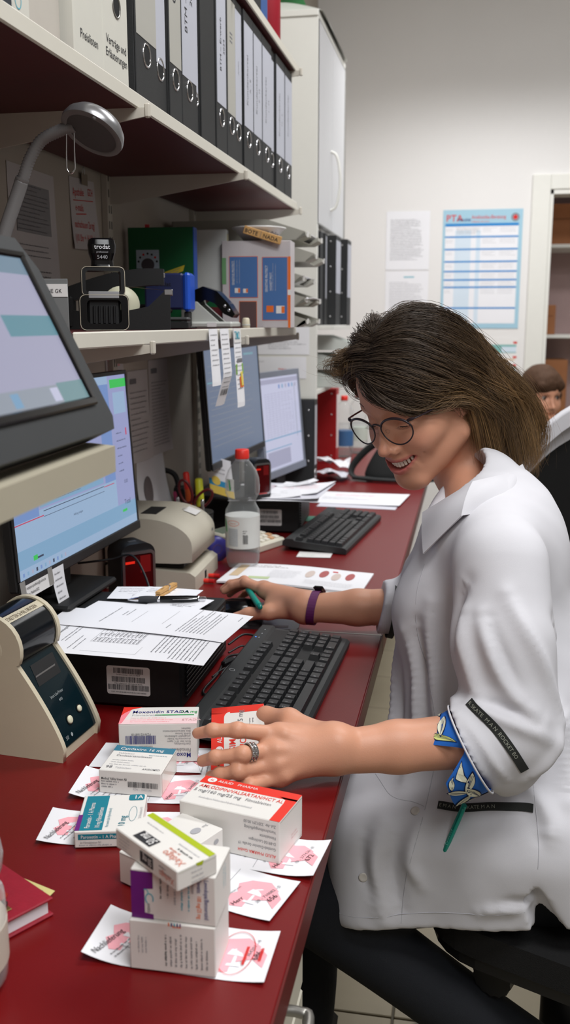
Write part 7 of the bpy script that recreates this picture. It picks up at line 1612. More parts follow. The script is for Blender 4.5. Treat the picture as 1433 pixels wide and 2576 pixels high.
for sq, n_ in zip(seqs, cnt):
    ng = len(sq) - 1; ncl = max(8, n_ // 34)
    cpos = rg.random(ncl) * ng; cid = rg.integers(0, ncl, n_)
    pos = np.clip(cpos[cid] + rg.normal(size=n_) * .10, 0, ng - 1e-4); gi = pos.astype(int); fr_ = (pos - gi)[:, None, None]
    SG = np.stack(sq); base = SG[gi] * (1 - fr_) + SG[gi + 1] * fr_
    t0 = rg.random(n_) ** 1.5 * (.45 if len(sq) > 2 else .1); t1 = 1 - rg.random(n_) * .22
    tt_ = t0[:, None] + (t1 - t0)[:, None] * np.linspace(0, 1, T)[None, :]; ii = np.clip(tt_ * 199, 0, 198.99); i0 = ii.astype(int); ff = (ii - i0)[:, :, None]
    ar = np.arange(n_)[:, None]; X = base[ar, i0] * (1 - ff) + base[ar, i0 + 1] * ff
    dep_ = (rg.random(n_) ** .7 * .017 - .0135); dep_ = dep_[:, None] - .012 * (1 - np.linspace(0, 1, T)[None, :]) ** 6 * (t0[:, None] < .08) - .012 * np.exp(-np.linspace(0, 1, T)[None, :] * 9) * (t0[:, None] > .08)
    nr = X - cen; nr[:, :, 2] *= .6; nr /= np.linalg.norm(nr, axis=2, keepdims=True); X = X + nr * dep_[:, :, None]
    cp = rg.uniform(0, 6.28, ncl)[cid]; ca = rg.uniform(.5, 1.4, ncl)[cid]; ip = rg.uniform(0, 6.28, n_); q = tt_[:, :, None]
    wv = (.0042 + .0230 * np.clip(q - .30, 0, 1) ** 1.2) * ca[:, None, None]
    X = X + wv * np.concatenate([np.sin(9.5 * q + cp[:, None, None]), np.cos(10 * q + 1.7 * cp[:, None, None]), np.sin(10 * q + 2.3 * cp[:, None, None])], 2) + .0011 * np.concatenate([np.sin(17 * q + ip[:, None, None]), np.cos(15 * q + ip[:, None, None]), np.sin(19 * q + 2 * ip[:, None, None])], 2)
    X = X + rg.normal(size=(n_, 1, 3)) * .0034 * (.4 + q)
    paths.append(X); st = (.22 + 1.0 * rg.random(ncl) ** 1.6)[cid][:, None]; tips.append(np.clip((tt_ - .30) * 1.70 * st + .16 * (rg.random(n_) > .90)[:, None], 0, 1))
path = np.concatenate(paths); tip = np.concatenate(tips); N = len(path)
def strands(path, rad, tip_attr, name, mat, parent, M3, O3):
    N, T, _ = path.shape; tg = np.gradient(path, axis=1); tg /= np.linalg.norm(tg, axis=2, keepdims=True) if False else (np.linalg.norm(tg, axis=2, keepdims=True) + 1e-9)
    ref = path - A((0, -.02, 0)); s1 = np.cross(tg, ref); s1 /= np.linalg.norm(s1, axis=2, keepdims=True) + 1e-9; s2 = np.cross(tg, s1)
    r = rad * (1 - np.linspace(0, 1, T) ** 3 * .85)[None, :, None]; V = []
    for a in (0, 2 * PI / 3, 4 * PI / 3): V.append(path + r * (math.cos(a) * s1 + math.sin(a) * s2))
    V = np.stack(V, 2).reshape(-1, 3) @ M3.T + O3
    base = (np.arange(N)[:, None, None] * T + np.arange(T - 1)[None, :, None]) * 3; k = np.arange(3)[None, None, :]; k1 = (k + 1) % 3
    F = np.stack([base + k, base + k1, base + 3 + k1, base + 3 + k], 3).reshape(-1, 4)
    o = np_mesh(name, V, F, [mat], parent, {'tip': np.repeat(tip_attr.reshape(-1), 3)}); o['kind'] = 'stuff'; return o
strands(path, .00034, tip, 'hair_strands', HAIR, person, HM, HO)
n2 = 300; q = rg.integers(0, N, n2); fl = path[q].copy(); amp = np.linspace(0, 1, T)[None, :, None] ** 1.8
fl = fl + amp * (rg.normal(size=(n2, 1, 3)) * A((.016, .018, .014)) + A((.004, 0, .006))) + .003 * np.sin(np.linspace(0, 7, T)[None, :, None] + rg.uniform(0, 6, (n2, 1, 3))) * amp
strands(fl, .00018, np.clip(tip[q] + .1, 0, 1), 'loose_hairs', HAIR, person, HM, HO)
# ---- white work coat
C = SDF((-.21, 1.05, .43), (.36, 1.76, 1.16), .0042)
C.ell((.046, 1.47, .89), (.123, .165, .17), k=.02); C.ell((.044, 1.465, .985), (.097, .165, .095), k=.05)
C.ell((-.030, 1.405, .880), (.070, .065, .080), k=.05); C.ell((-.030, 1.545, .880), (.070, .062, .080), k=.05)
C.cap((.050, 1.305, 1.000), (.005, 1.625, .985), .050, k=.05); C.cap((.050, 1.47, 1.02), (.022, 1.475, 1.070), .066, .052, k=.05)
C.ell((.070, 1.445, .74), (.168, .172, .17), k=.05); C.ell((.125, 1.42, .60), (.20, .205, .16), k=.06)
C.box((.014, 1.375, .53), (.192, .160, .115), .060, k=.07)
C.cap((-.02, 1.40, .64), (-.085, 1.37, .57), .085, .075, k=.05)
C.box((.16, 1.42, .53), (.16, .205, .12), .07, k=.05)
# sleeve, near side
cc, cn = (.020, 1.165, .775), A((-.87, 0, -.495))
C.chain([(.052, 1.285, .985), (.058, 1.235, .895), (.070, 1.205, .800)], [.062, .064, .062], k=.022)
C.cap((.070, 1.203, .785), (-.05, 1.150, .765), .0600, .0610, k=.018, clip=[(cc, cn)])
C.cap((.085, 1.205, .80), (.062, 1.20, .745), .040, .045, k=.02, clip=[(cc, cn)])
# sleeve, far side
C.chain([(.005, 1.635, .980), (-.045, 1.690, .860), (-.062, 1.702, .805)], [.062, .058, .054], k=.02)
C.cap((-.062, 1.700, .802), (-.175, 1.680, .796), .052, .047, k=.02, clip=[((-.145, 1.68, .798), (-.96, -.1, .15))])
# folds: ridges and valleys of the cloth
FOLDS = []
def fold(pts, r, sub=False): FOLDS.append((A([tuple(v) for v in bez(pts, 24)]), r, -1.0 if sub else 1.0))
for pts, r in (([(-.018, 1.195, .955), (-.008, 1.180, .905), (.012, 1.165, .860), (.040, 1.155, .825)], .010),
               ([(.012, 1.178, .962), (.040, 1.165, .900), (.072, 1.160, .850), (.105, 1.165, .815)], .009),
               ([(.055, 1.185, .985), (.085, 1.180, .920), (.112, 1.185, .860), (.122, 1.195, .800)], .009),
               ([(.010, 1.160, .845), (.045, 1.140, .832), (.085, 1.150, .815), (.118, 1.175, .785)], .008),
               ([(.002, 1.150, .828), (.030, 1.125, .800), (.055, 1.122, .768), (.070, 1.135, .735)], .005),
               ([(.090, 1.160, .745), (.110, 1.170, .775), (.120, 1.185, .810)], .008),
               ([(-.085, 1.36, .86), (-.085, 1.32, .78), (-.075, 1.29, .70), (-.07, 1.27, .62)], .010),
               ([(-.055, 1.305, .92), (-.060, 1.295, .84), (-.045, 1.280, .77), (-.02, 1.265, .71)], .009),
               ([(-.098, 1.45, .84), (-.100, 1.42, .76), (-.105, 1.38, .67), (-.120, 1.33, .60)], .010),
               ([(-.10, 1.235, .62), (-.11, 1.218, .57), (-.10, 1.213, .52), (-.09, 1.214, .48)], .010),
               ([(-.045, 1.222, .65), (-.055, 1.212, .58), (-.040, 1.210, .54)], .008),
               ([(.13, 1.26, .90), (.15, 1.26, .82), (.155, 1.255, .74), (.15, 1.245, .66)], .013),
               ([(.085, 1.245, .72), (.12, 1.235, .66), (.135, 1.225, .60)], .010),
               ([(.04, 1.212, .52), (.08, 1.212, .535), (.115, 1.214, .545)], .007)): fold(pts, r)
for pts, r in (([(-.004, 1.222, .985), (-.020, 1.232, .930), (-.012, 1.210, .880)], .011), ([(.030, 1.172, .955), (.055, 1.160, .895), (.085, 1.158, .845)], .007), ([(.020, 1.150, .852), (.060, 1.138, .842), (.095, 1.150, .820)], .006),
               ([(-.070, 1.325, .88), (-.075, 1.315, .80), (-.060, 1.292, .73)], .010), ([(-.12, 1.25, .60), (-.115, 1.222, .55), (-.10, 1.214, .50)], .008), ([(-.075, 1.225, .62), (-.08, 1.214, .56), (-.065, 1.212, .50)], .009),
               ([(.125, 1.235, .93), (.135, 1.24, .86), (.128, 1.235, .80)], .012), ([(.115, 1.23, .62), (.105, 1.215, .56), (.06, 1.212, .535)], .007), ([(-.09, 1.40, .80), (-.095, 1.37, .72), (-.10, 1.34, .65)], .009)): fold(pts, r, sub=True)
C.wave(.0016, 46, 3, 9); C.wave(.0005, 95, 5, 8)
C.plane((-.06, 1.2, .4715), (.17, -.10, -1))
# side slit with the dark trousers behind
for y_ in (1.17, 1.20, 1.235, 1.27, 1.30): C.chain([A((.111, y_, .586)), A((.116, y_, .540)), A((.132, y_, .505)), A((.150, y_, .46))], [.002, .015, .021, .030], k=.004, sub=True)
# neck opening
C.cap((-.005, 1.47, 1.075), (-.115, 1.43, 1.06), .050, .040, k=.012, sub=True)
P, F = C.nets(); P = relax(P, F, 2, .5)
def vnorm(P, F):
    fn = np.cross(P[F[:, 2]] - P[F[:, 0]], P[F[:, 3]] - P[F[:, 1]]); Nn = np.zeros_like(P)
    for k in range(4): 
        for a_ in range(3): Nn[:, a_] += np.bincount(F[:, k], fn[:, a_], len(P))
    return Nn / (np.linalg.norm(Nn, axis=1, keepdims=True) + 1e-12)
VN = vnorm(P, F); disp = np.zeros(len(P))
for pts, r, sg in FOLDS:
    j = np.argmin(((P[None] - pts[::6][:, None]) ** 2).sum(2), 1); pr_ = resample(P[j], 26)[::8]   # put the fold line onto the cloth
    d2 = np.full(len(P), 9.0); tm = np.zeros(len(P))
    for i, q in enumerate(pr_):
        e = ((P - q) ** 2).sum(1); m_ = e < d2; d2[m_] = e[m_]; tm[m_] = i / (len(pr_) - 1)
    w_f = r * 1.25; disp += sg * r * 1.05 * np.exp(-d2 / w_f ** 2) * np.sin(PI * np.clip(tm, .04, .96)) ** .5
P = P + VN * disp[:, None]
coat = np_mesh('coat', P, F, [COAT], person)
from mathutils.bvhtree import BVHTree
BV = BVHTree.FromPolygons([tuple(p) for p in P], [tuple(int(i) for i in f) for f in F])
def on_coat(x, z, y0=.95):
    """point and normal on the near side of the coat at (x, z)"""
    h = BV.ray_cast(Vector((x, y0, z)), Vector((0, 1, 0))); return (h[0], h[1] if h[1].y < 0 else -h[1]) if h[0] is not None else (Vector((x, 1.2, z)), Vector((0, -1, 0)))
def near_coat(p):
    h = BV.find_nearest(Vector(p)); n_ = h[1]; return h[0], n_
def strip_on(pts, w, off=.0012, n=40, smooth=2):
    """S(u along, v across, off) on the coat following points given as (x, z)"""
    Q = bez([(x, 0, z) for x, z in pts], n); H = [on_coat(q.x, q.z) for q in Q]; Pc = [h[0] for h in H]; Nn = [h[1] for h in H]
    for _ in range(smooth): Pc = [Pc[0]] + [(Pc[i - 1] + Pc[i] * 2 + Pc[i + 1]) / 4 for i in range(1, len(Pc) - 1)] + [Pc[-1]]; Nn = [Nn[0]] + [((Nn[i - 1] + Nn[i] * 2 + Nn[i + 1]) / 4).normalized() for i in range(1, len(Nn) - 1)] + [Nn[-1]]
    L = [0]
    for i in range(1, len(Pc)): L.append(L[-1] + (Pc[i] - Pc[i - 1]).length)
    def S(u, v, o):
        u = max(0, min(L[-1], u)); i = 0
        while i < len(L) - 2 and L[i + 1] < u: i += 1
        f = (u - L[i]) / max(1e-9, L[i + 1] - L[i]); p = Pc[i].lerp(Pc[i + 1], f); nn = Nn[i].lerp(Nn[i + 1], f).normalized(); t = (Pc[i + 1] - Pc[i]).normalized(); sd = nn.cross(t).normalized()
        return tuple(p + sd * v + nn * (off + o))
    return S, L[-1]
BAND = M('dark woven tape', (40, 42, 40), .8, var=.2, bump=.6, bscale=2500); BTX = M('tape lettering', (150, 152, 140), .7, var=0)
def band(pts, w, body, size, u0, parent=None, flip=False):
    S, L = strip_on(pts, w); b = MB(); b.sheet(lambda u, v: S(u * L, (v - .5) * w, .0004), 40, 2, BAND, .0008); o = b.build('woven_tape', coat if parent is None else parent)
    p = MB(); p.text(S, u0, -size * .36, size, body, BTX, 0, off=.0010, sx=1.0); p.build('lettering', o) if False else None
    if p.f:
        me = p.build('tape_lettering', coat)
    return o
band([(.015, .8395), (.035, .828), (.054, .809), (.072, .785), (.086, .760)], .0115, 'R SKATE  M A N  ROCKET BO', .0070, .002)
band([(-.021, .650), (.005, .653), (.049, .662), (.106, .670)], .0115, 'E M A N      SKATE M A N', .0070, .002)
# seams: thin stitched ridges
SEAM = M('seam shadow thread', (182, 182, 188), .9, var=0)
def seam(pts, r=.0006, n=36):
    S, L = strip_on(pts, .001, off=-.0001, n=n, smooth=1); b = MB(); b.tube([S(L * i / n, 0, 0) for i in range(n + 1)], r, SEAM, 5); b.build('seam', coat)
seam([(-.026, .70), (-.034, .66), (-.046, .62), (-.058, .57), (-.064, .52), (-.066, .48)]); seam([(.104, .705), (.110, .66), (.113, .63), (.113, .60)]); seam([(-.155, .478), (-.10, .487), (-.03, .502), (.05, .520), (.100, .531)])
seam([(-.115, .655), (-.09, .648), (-.055, .647), (-.04, .646)]); seam([(-.054, .965), (-.064, .92), (-.060, .86), (-.040, .80), (-.030, .755), (-.026, .70)])
# buttons
BUT = M('pearl button', (204, 198, 190), .3, var=.05)
for x, z in ((-.093, .700), (-.121, .545), (-.052, .640)):
    p, nn = on_coat(x, z); q = nn.to_track_quat('Z', 'Y').to_matrix().to_4x4(); q.translation = p
    b = MB(q); b.lathe([(.0062, 0), (.0066, .0012), (.0055, .002), (.0035, .0014), (0, .0014)], BUT, 18); b.build('button', coat)
# front placket with a button seen edge on
# collar: two folded wings and a band round the neck
def wing(pa, pb, pc, pd, bulge):
    pa, pb, pc, pd, bu = Vector(pa), Vector(pb), Vector(pc), Vector(pd), Vector(bulge)
    b = MB(); b.sheet(lambda u, v: (pa.lerp(pb, u)).lerp(pd.lerp(pc, u), v) + bu * math.sin(PI * v) * (.4 + .6 * math.sin(PI * u)), 14, 8, COAT, .0022); b.build('collar', coat)
wing((.010, 1.372, 1.088), (-.062, 1.425, 1.030), (-.056, 1.345, .985), (-.004, 1.318, 1.048), (-.004, -.013, .008))
wing((.060, 1.430, 1.092), (.010, 1.372, 1.088), (-.004, 1.318, 1.048), (.066, 1.368, 1.052), (-.004, -.013, .008))
wing((.085, 1.490, 1.098), (.060, 1.430, 1.092), (.066, 1.368, 1.052), (.105, 1.470, 1.058), (-.004, -.013, .008))
# ---- blue printed lining turned out of the near cuff
BLUE = M('blue printed cotton', (26, 98, 188), .75, var=.06, scale=60, bump=.1, bscale=1500); LEAF = M('leaf cream', (222, 222, 200), .75, var=.04); LEAFY = M('leaf yellow', (206, 212, 130), .75); NAV2 = M('leaf outline', (18, 26, 74), .75, var=0)
cax = A((-.87, -.10, -.495)); cax /= np.linalg.norm(cax); ct = A((.495, 0, -.87)); ct -= cax * (ct @ cax); ct /= np.linalg.norm(ct); cs = np.cross(cax, ct)
if cs[1] > 0: cs = -cs
def ext(th):
    e = .045 + .005 * math.sin(2 * th + .6) - .012 * max(0, math.cos(th + .7)) * 0
    return e * min(1, max(.06, abs(th - math.radians(114)) / math.radians(28)))
def Sl(u, v, off):   # u angle, v 0 at the white edge .. 1 free edge
    e = ext(u); r = .0560 - .003 * v + off + .0015 * math.sin(5 * u) * v
    p = A(cc) + cax * (.0015 + max(.0, e - .0015) * v) + (ct * math.cos(u) + cs * math.sin(u)) * r
    return tuple(p)
b = MB(); b.sheet(lambda u, v: Sl(2 * PI * u, v, 0), 72, 8, BLUE, .0012); lin_o = b.build('cuff_lining', person)
b = MB()
def leaf(u0, v0, a, L_, w, m):
    for k, (f, mm, o) in enumerate(((1.16, NAV2, .0009), (1.0, m, .0014))):
        pts = []
        for i in range(17):
            t = i / 16; pts.append((L_ * (t - .5) * f, w * f * math.sin(PI * t) ** .8 * (.5 if t > .02 else 0)))
        pts += [(x, -y) for x, y in pts[::-1][1:-1]]
        vs = []
        for x, y in pts: vs.append(Sl(u0 + (x * math.cos(a) - y * math.sin(a)) / .057, v0 + (x * math.sin(a) + y * math.cos(a)) / .036, o))
        b.add(vs, [tuple(range(len(vs)))], mm)
    for j in (-1, 0, 1):
        q = [(-.45 * L_, .0002), (.40 * L_, j * w * .22 + .0002), (.40 * L_, j * w * .22 - .0002), (-.45 * L_, -.0002)]
        b.add([Sl(u0 + (x * math.cos(a) - y * math.sin(a)) / .057, v0 + (x * math.sin(a) + y * math.cos(a)) / .036, .0019) for x, y in q], [(0, 1, 2, 3)], NAV2)
rl = random.Random(4)
for (ud, v0, a, L_, w) in ((88, .55, .4, .030, .009), (70, .35, -.5, .032, .009), (62, .78, .9, .024, .008), (48, .40, .2, .034, .010), (36, .75, -.7, .028, .009), (22, .35, .9, .026, .008), (10, .70, .2, .030, .009), (-6, .40, -.6, .026, .008), (140, .55, .5, .028, .009), (158, .35, -.4, .030, .009), (172, .70, .8, .026, .008), (196, .4, .2, .03, .009), (80, .85, -.2, .018, .006), (-24, .7, .4, .028, .009)):
    leaf(math.radians(ud), v0, a, L_, w, LEAF if rl.random() < .6 else LEAFY)
b.build('leaf_print', lin_o)
b = MB(); b.tube([tuple(A(cc) + cax * .0015 + (ct * math.cos(2 * PI * k / 40) + cs * math.sin(2 * PI * k / 40)) * .0600) for k in range(40)], .0013, COAT, 8, closed=True); b.build('cuff_hem', coat)
b = MB(); e1_ = A((-.96, -.1, .15)); e1_ /= np.linalg.norm(e1_); a1 = np.cross(e1_, A((0, 0, 1))); a1 /= np.linalg.norm(a1); a2 = np.cross(e1_, a1)
Sr = lambda u, v, off: tuple(A((-.145, 1.682, .7975)) - e1_ * (.022 + .010 * math.sin(u * .5)) + e1_ * v + (a1 * math.cos(u) + a2 * math.sin(u)) * (.0512 + off))
b.sheet(lambda u, v: Sr(2 * PI * u, .011 * v, 0), 40, 2, BAND, .0008); b.build('woven_tape', coat)
# pens in the pocket and in the far hand
TEALP = M('teal pen', (10, 148, 132), .3, var=.04)
t = thing('pen', 'teal pen clipped to the coat pocket below the blue cuff', 'pen', tuple(on_coat(.000, .628)[0] + Vector((0, -.006, 0))), (0, math.radians(19), 0), 'teal pens')
b = MB(); b.tube([(0, 0, z) for z in (-.030, -.028, -.01, .02, .045)], [.0034, .0048, .0054, .0056, .0052], TEALP, 14, flat=.7); b.build('barrel', t)
b = MB(); b.tube(bez([(0, -.004, .040), (0, -.0065, .038), (0, -.0062, .0), (0, -.0050, -.012)], 10), .0022, TEALP, 8, flat=.5); b.build('clip', t)
S = flat(frame((-.002, -.0045, -.018), (0, 0, 1), (-1, 0, 0))); b = MB(); b.text(S, 0, -.002, .0062, 'Compeed', M('pen print', (120, 196, 186), .5), 0, off=.0006); b.build('lettering', t)
p0, p1 = Vector((-.418, 1.782, .7935)), Vector((-.3665, 1.672, .7880)); dd = (p1 - p0)
t = thing('pen', 'teal pen held between the fingers over the mouse', 'pen', p0, dd.to_track_quat('Z', 'Y').to_euler(), 'teal pens')
b = MB(); b.lathe([(0, 0), (.0042, .002), (.0058, .012), (.0060, dd.length * .8), (.0056, dd.length - .012)], TEALP, 16); b.build('barrel', t)
b = MB(); b.lathe([(.0050, dd.length - .012), (.0050, dd.length - .004), (.0035, dd.length), (0, dd.length)], M('clear teal plug', (20, 120, 110), .1), 16); b.build('end_plug', t)
# watch band on the far wrist
PUR = M('purple band', (92, 26, 84), .6, var=.08)
t = thing('fitness_watch', 'purple wrist band with a black watch on the far wrist', 'watch', (-.268, 1.687, .7895), (0, 0, math.radians(-3)))
ex, ez = .0345, .0300
b = MB(); vs = []
ring = [(0, ex * math.cos(a), ez * math.sin(a)) for a in [2 * PI * k / 36 for k in range(36)]]
for k, (x, y, z) in enumerate(ring):
    for dx, s_ in ((-.0075, 1.0), (.0075, 1.0), (.0075, 1.06), (-.0075, 1.06)): vs.append((dx + .006 * z / ez * .6, y * s_, z * s_))
fs_ = []
for k in range(36):
    j = (k + 1) % 36
    for m_ in range(4): fs_.append((4 * k + m_, 4 * k + (m_ + 1) % 4, 4 * j + (m_ + 1) % 4, 4 * j + m_))
b.add(vs, fs_, PUR, smooth=False); b.build('strap', t)
b = MB(); b.cbox((.006, .020, .030), (.020, .030, .008), BLKG, .003, (-.55, 0, 0)); b.build('watch_case', t)
# ring on the near hand
t = thing('ring', 'broad silver ring of brick links on the near hand', 'ring')
rc, rd = A((-.2455, 1.0572, .7962)), A((-.2530, 1.0500, .7960)) - A((-.2240, 1.083, .789)); rd = rd / np.linalg.norm(rd); q1 = np.cross(rd, A((0, 0, 1.))); q1 /= np.linalg.norm(q1); q2 = np.cross(q1, rd)
SLV = M('bright silver', (205, 205, 208), .18, 1.0, var=0)
b = MB(); R0 = .0107
vs = []; fs_ = []
for k in range(32):
    a = 2 * PI * k / 32; dr = q1 * math.cos(a) + q2 * math.sin(a)
    for du, rr_ in ((-.0048, R0 - .0006), (.0048, R0 - .0006), (.0048, R0 + .0005), (-.0048, R0 + .0005)): vs.append(tuple(rc + rd * du + dr * rr_))
for k in range(32):
    j = (k + 1) % 32
    for m_ in range(4): fs_.append((4 * k + m_, 4 * k + (m_ + 1) % 4, 4 * j + (m_ + 1) % 4, 4 * j + m_))
b.add(vs, fs_, ALU); b.build('band', t)
b = MB()
for row in range(4):
    for k in range(16):
        a = 2 * PI * (k + .5 * (row % 2)) / 16; dr = q1 * math.cos(a) + q2 * math.sin(a); tn = -q1 * math.sin(a) + q2 * math.cos(a); c0 = rc + rd * (-.0036 + .0024 * row) + dr * (R0 + .0007)
        Mx = Matrix(((rd[0], tn[0], dr[0], c0[0]), (rd[1], tn[1], dr[1], c0[1]), (rd[2], tn[2], dr[2], c0[2]), (0, 0, 0, 1))); b.box(-.0010, .0010, -.0017, .0017, -.0005, .0005, SLV, .0003, Mx)
b.build('links', t)['kind'] = 'stuff'
# ---- glasses
t = thing('glasses', 'round dark framed glasses worn on the nose', 'glasses'); t.matrix_world = HMAT
FRM = M('dark plum frame', (34, 22, 28), .35, var=.05); FRR = M('dark red inner frame', (92, 24, 28), .35); LENS = clear('lens glass', (120, 110, 130), .0)
def rim(sx):
    out = []
    for k in range(40):
        a = 2 * PI * k / 40; x = .0272 * math.cos(a); z = .0232 * math.sin(a)
        if z > 0: z *= .86; x *= 1.02
        else: x *= 1 - .10 * (-math.sin(a)) ** 2
        xx = sx * .0350 + x; out.append((xx, .1010 - 3.2 * max(0, abs(xx) - .012) ** 2 + .0016 + .10 * (z - .01) * .4, -.010 + z))
    return out
for sx in (-1, 1):
    r_ = rim(sx); b = MB(); b.tube(r_, [.0011 + .0009 * max(0, math.sin(2 * PI * k / 40)) for k in range(40)], FRM, 8, closed=True); b.build('rim', t)
    b = MB(); c_ = tuple(sum(p[i] for p in r_) / 40 for i in range(3)); b.add([c_] + r_, [(0, 1 + k, 1 + (k + 1) % 40) for k in range(40)], LENS); b.build('lens', t)
    b = MB(); b.tube(bez([(sx * .0590, .0945, .0035), (sx * .0655, .0905, .0045), (sx * .0705, .080, .0040), (sx * .0755, .030, -.001), (sx * .0775, -.010, -.006), (sx * .0760, -.030, -.022)], 24), [.0021] * 25, FRR if sx < 0 else FRM, 8, flat=.6); b.build('temple', t)
    b = MB(); b.tube([(sx * .0575, .0945, .003), (sx * .0625, .0925, .0045), (sx * .066, .0895, .0045)], [.0022, .0028, .0022], FRM, 8); b.build('hinge', t)
    b = MB(); b.tube(bez([(sx * .0125, .0995, -.010), (sx * .0115, .0945, -.014), (sx * .0105, .0930, -.018)], 6), [.0005, .0012, .0022, .0030, .0030, .0022, .001], LENS, 8); b.build('nose_pad', t)
b = MB(); b.tube(bez([(-.0095, .1005, -.004), (-.005, .1030, .0005), (0, .1038, .0015), (.005, .1030, .0005), (.0095, .1005, -.004)], 12), .0014, FRM, 8); b.build('bridge', t)
# ---- trousers
s = SDF((-.36, 1.13, .06), (.36, 1.66, .66), .006)
s.cap((.14, 1.325, .535), (-.22, 1.285, .470), .082, .062, k=.03); s.cap((-.215, 1.29, .455), (.25, 1.265, .170), .060, .046, k=.02)
s.cap((.14, 1.52, .535), (-.25, 1.52, .490), .082, .062, k=.03); s.cap((-.25, 1.52, .48), (-.245, 1.50, .08), .060, .046, k=.02)
s.ell((.15, 1.42, .56), (.15, .19, .10), k=.05); s.wave(.002, 30, 4)
P, F = s.nets(); np_mesh('trousers', P, F, [NAVYT], person)
for x, y, z, r_ in ((.265, 1.262, .150, -.5), (-.25, 1.50, .0, 0)):
    b = MB(TR((x, y, z if z else .001), (0, -.5 if z else 0, 0))); b.prism([(-.17, 0), (.05, 0), (.055, .05), (.02, .085), (-.05, .08), (-.15, .045), (-.175, .02)], -.042, .042, BLKM, TXZ, True); b.build('shoe', person)

# ------------------------------------------------------------------ office chair under the person
CHB = M('black chair fabric', (15, 15, 16), .85, var=.2, scale=200, bump=.5, bscale=700)
t = thing('office_chair', 'black swivel chair carrying the person in the white coat', 'chair', (.26, 1.39, 0), (0, 0, math.radians(-23)))
b = MB(); b.prism(rrect(.50, .46, .10, 6), .424, .466, CHB); b.build('seat', t)
b = MB(); b.prism(rrect(.49, .45, .10, 6), .404, .4235, BLK); b.build('seat_shell', t)
b = MB(); b.lathe([(.021, .30), (.021, .404)], CHROME, 20, TR((-.08, 0, 0))); b.lathe([(.045, .365), (.05, .37), (.05, .4035)], BLK, 20, TR((-.08, 0, 0))); b.build('gas_column', t)
b = MB(); b.lathe([(.036, .09), (.036, .28), (.03, .284)], BLK, 20, TR((-.08, 0, 0))); b.build('column_cover', t)
b = MB(TR((-.13, -.185, .378), (PI / 2, 0, 0))); n = 28
b.prism([((.030 if k % 2 else .0275) * math.cos(2 * PI * k / n), (.030 if k % 2 else .0275) * math.sin(2 * PI * k / n)) for k in range(n)], -.035, .012, BLK); b.build('tension_knob', t)
for k in range(5):
    a = 2 * PI * k / 5 + .3; c, sn = math.cos(a), math.sin(a)
    b = MB(); b.tube([(-.08 + .02 * c, .02 * sn, .115), (-.08 + .16 * c, .16 * sn, .10), (-.08 + .29 * c, .29 * sn, .078)], [.024, .02, .014], BLK, 8); b.build('base_arm', t)
    b = MB(TR((-.08 + .285 * c, .285 * sn, .027), (PI / 2, 0, a))); b.lathe([(0, -.018), (.02, -.018), (.026, -.012), (.026, .012), (.02, .018), (0, .018)], BLKM, 18); b.build('caster', t)
b = MB(); b.prism([(.24, .40), (.31, .42), (.33, .60), (.315, .60), (.295, .45), (.24, .42)], -.03, .03, BLK, TXZ); b.build('back_bracket', t)
b = MB(); b.sheet(lambda u, v: (.325 + .05 * v - .03 * math.sin(PI * u) * 0 - .02 * math.sin(PI * v), -.20 + .40 * u, .56 + .40 * v), 10, 10, CHB, .045); b.build('backrest', t)

# ------------------------------------------------------------------ second chair with a white coat, and the person behind it
t = thing('office_chair', 'second black office chair with a white coat over its back', 'chair', (.42, 2.35, 0), (0, 0, .0))
def bk(u, v):
    x = -.27 + .54 * u; top = .604 - .10 * abs(2 * u - 1) ** 3.0 - .03 * abs(2 * u - 1); z = .50 + (top + .05) * v
    return (x * (1 - .10 * (1 - v)), .03 * math.sin(PI * u) - .06 * v, z)
b = MB(); b.sheet(bk, 20, 16, CHB, .05); b.build('backrest', t)
b = MB(); b.prism(rrect(.50, .48, .10, 6, 0, .26), .43, .49, CHB); b.build('seat', t)
b = MB(); b.lathe([(.028, .09), (.028, .43)], BLK, 18, TR((0, .26, 0))); b.build('gas_column', t)
b = MB(); b.prism([(-.03, .44), (.25, .44), (.25, .43), (-.05, .40), (-.09, .50), (-.07, .75), (-.04, .75), (-.05, .52)], -.03, .03, BLK, Matrix(((0, 0, 1, 0), (1, 0, 0, .02), (0, 1, 0, 0), (0, 0, 0, 1)))); b.build('back_bracket', t)
for k in range(5):
    a = 2 * PI * k / 5; c, sn = math.cos(a), math.sin(a)
    b = MB(); b.tube([(.02 * c, .26 + .02 * sn, .11), (.16 * c, .26 + .16 * sn, .10), (.29 * c, .26 + .29 * sn, .075)], [.024, .02, .014], BLK, 8); b.build('base_arm', t)
    b = MB(TR((.285 * c, .26 + .285 * sn, .027), (PI / 2, 0, a))); b.lathe([(0, -.018), (.02, -.018), (.026, -.012), (.026, .012), (.02, .018), (0, .018)], BLKM, 18); b.build('caster', t)
def drape(u, v):
    x, y, z = bk(u, 1.0); k = (v - .5) * 2
    return (x - .010 * (u < .5) + (.42 - .42), y - .025 + (.028 if k > 0 else -.030) * min(1, abs(k) * 4) - .0 , z + .012 - .006 * k * k - max(0, abs(k) - .25) * (.10 if k > 0 else (.018 + .040 * (1 - u) ** 2)) + .004 * math.sin(11 * u))
b = MB(TR((.42, 2.35, 0))); b.sheet(lambda u, v: drape(-.03 + 1.06 * u, v), 26, 16, COAT, .003); tag(b.build('draped_coat'), 'white coat laid over the back of the second chair', 'coat')
child = thing('person', 'person with a brown fringe peering over the second chair, seated near the back wall', 'person')
yw = math.radians(28); F2 = A((math.sin(yw), -math.cos(yw), -.05)); F2 /= np.linalg.norm(F2); L2 = np.cross(A((0, 0, 1.)), F2); L2 /= np.linalg.norm(L2); U2 = np.cross(L2, F2); U2 = U2 if U2[2] > 0 else -U2
M2 = np.stack([L2, F2, U2], 1) * .90; O2 = A((.275, 3.84, 1.036))
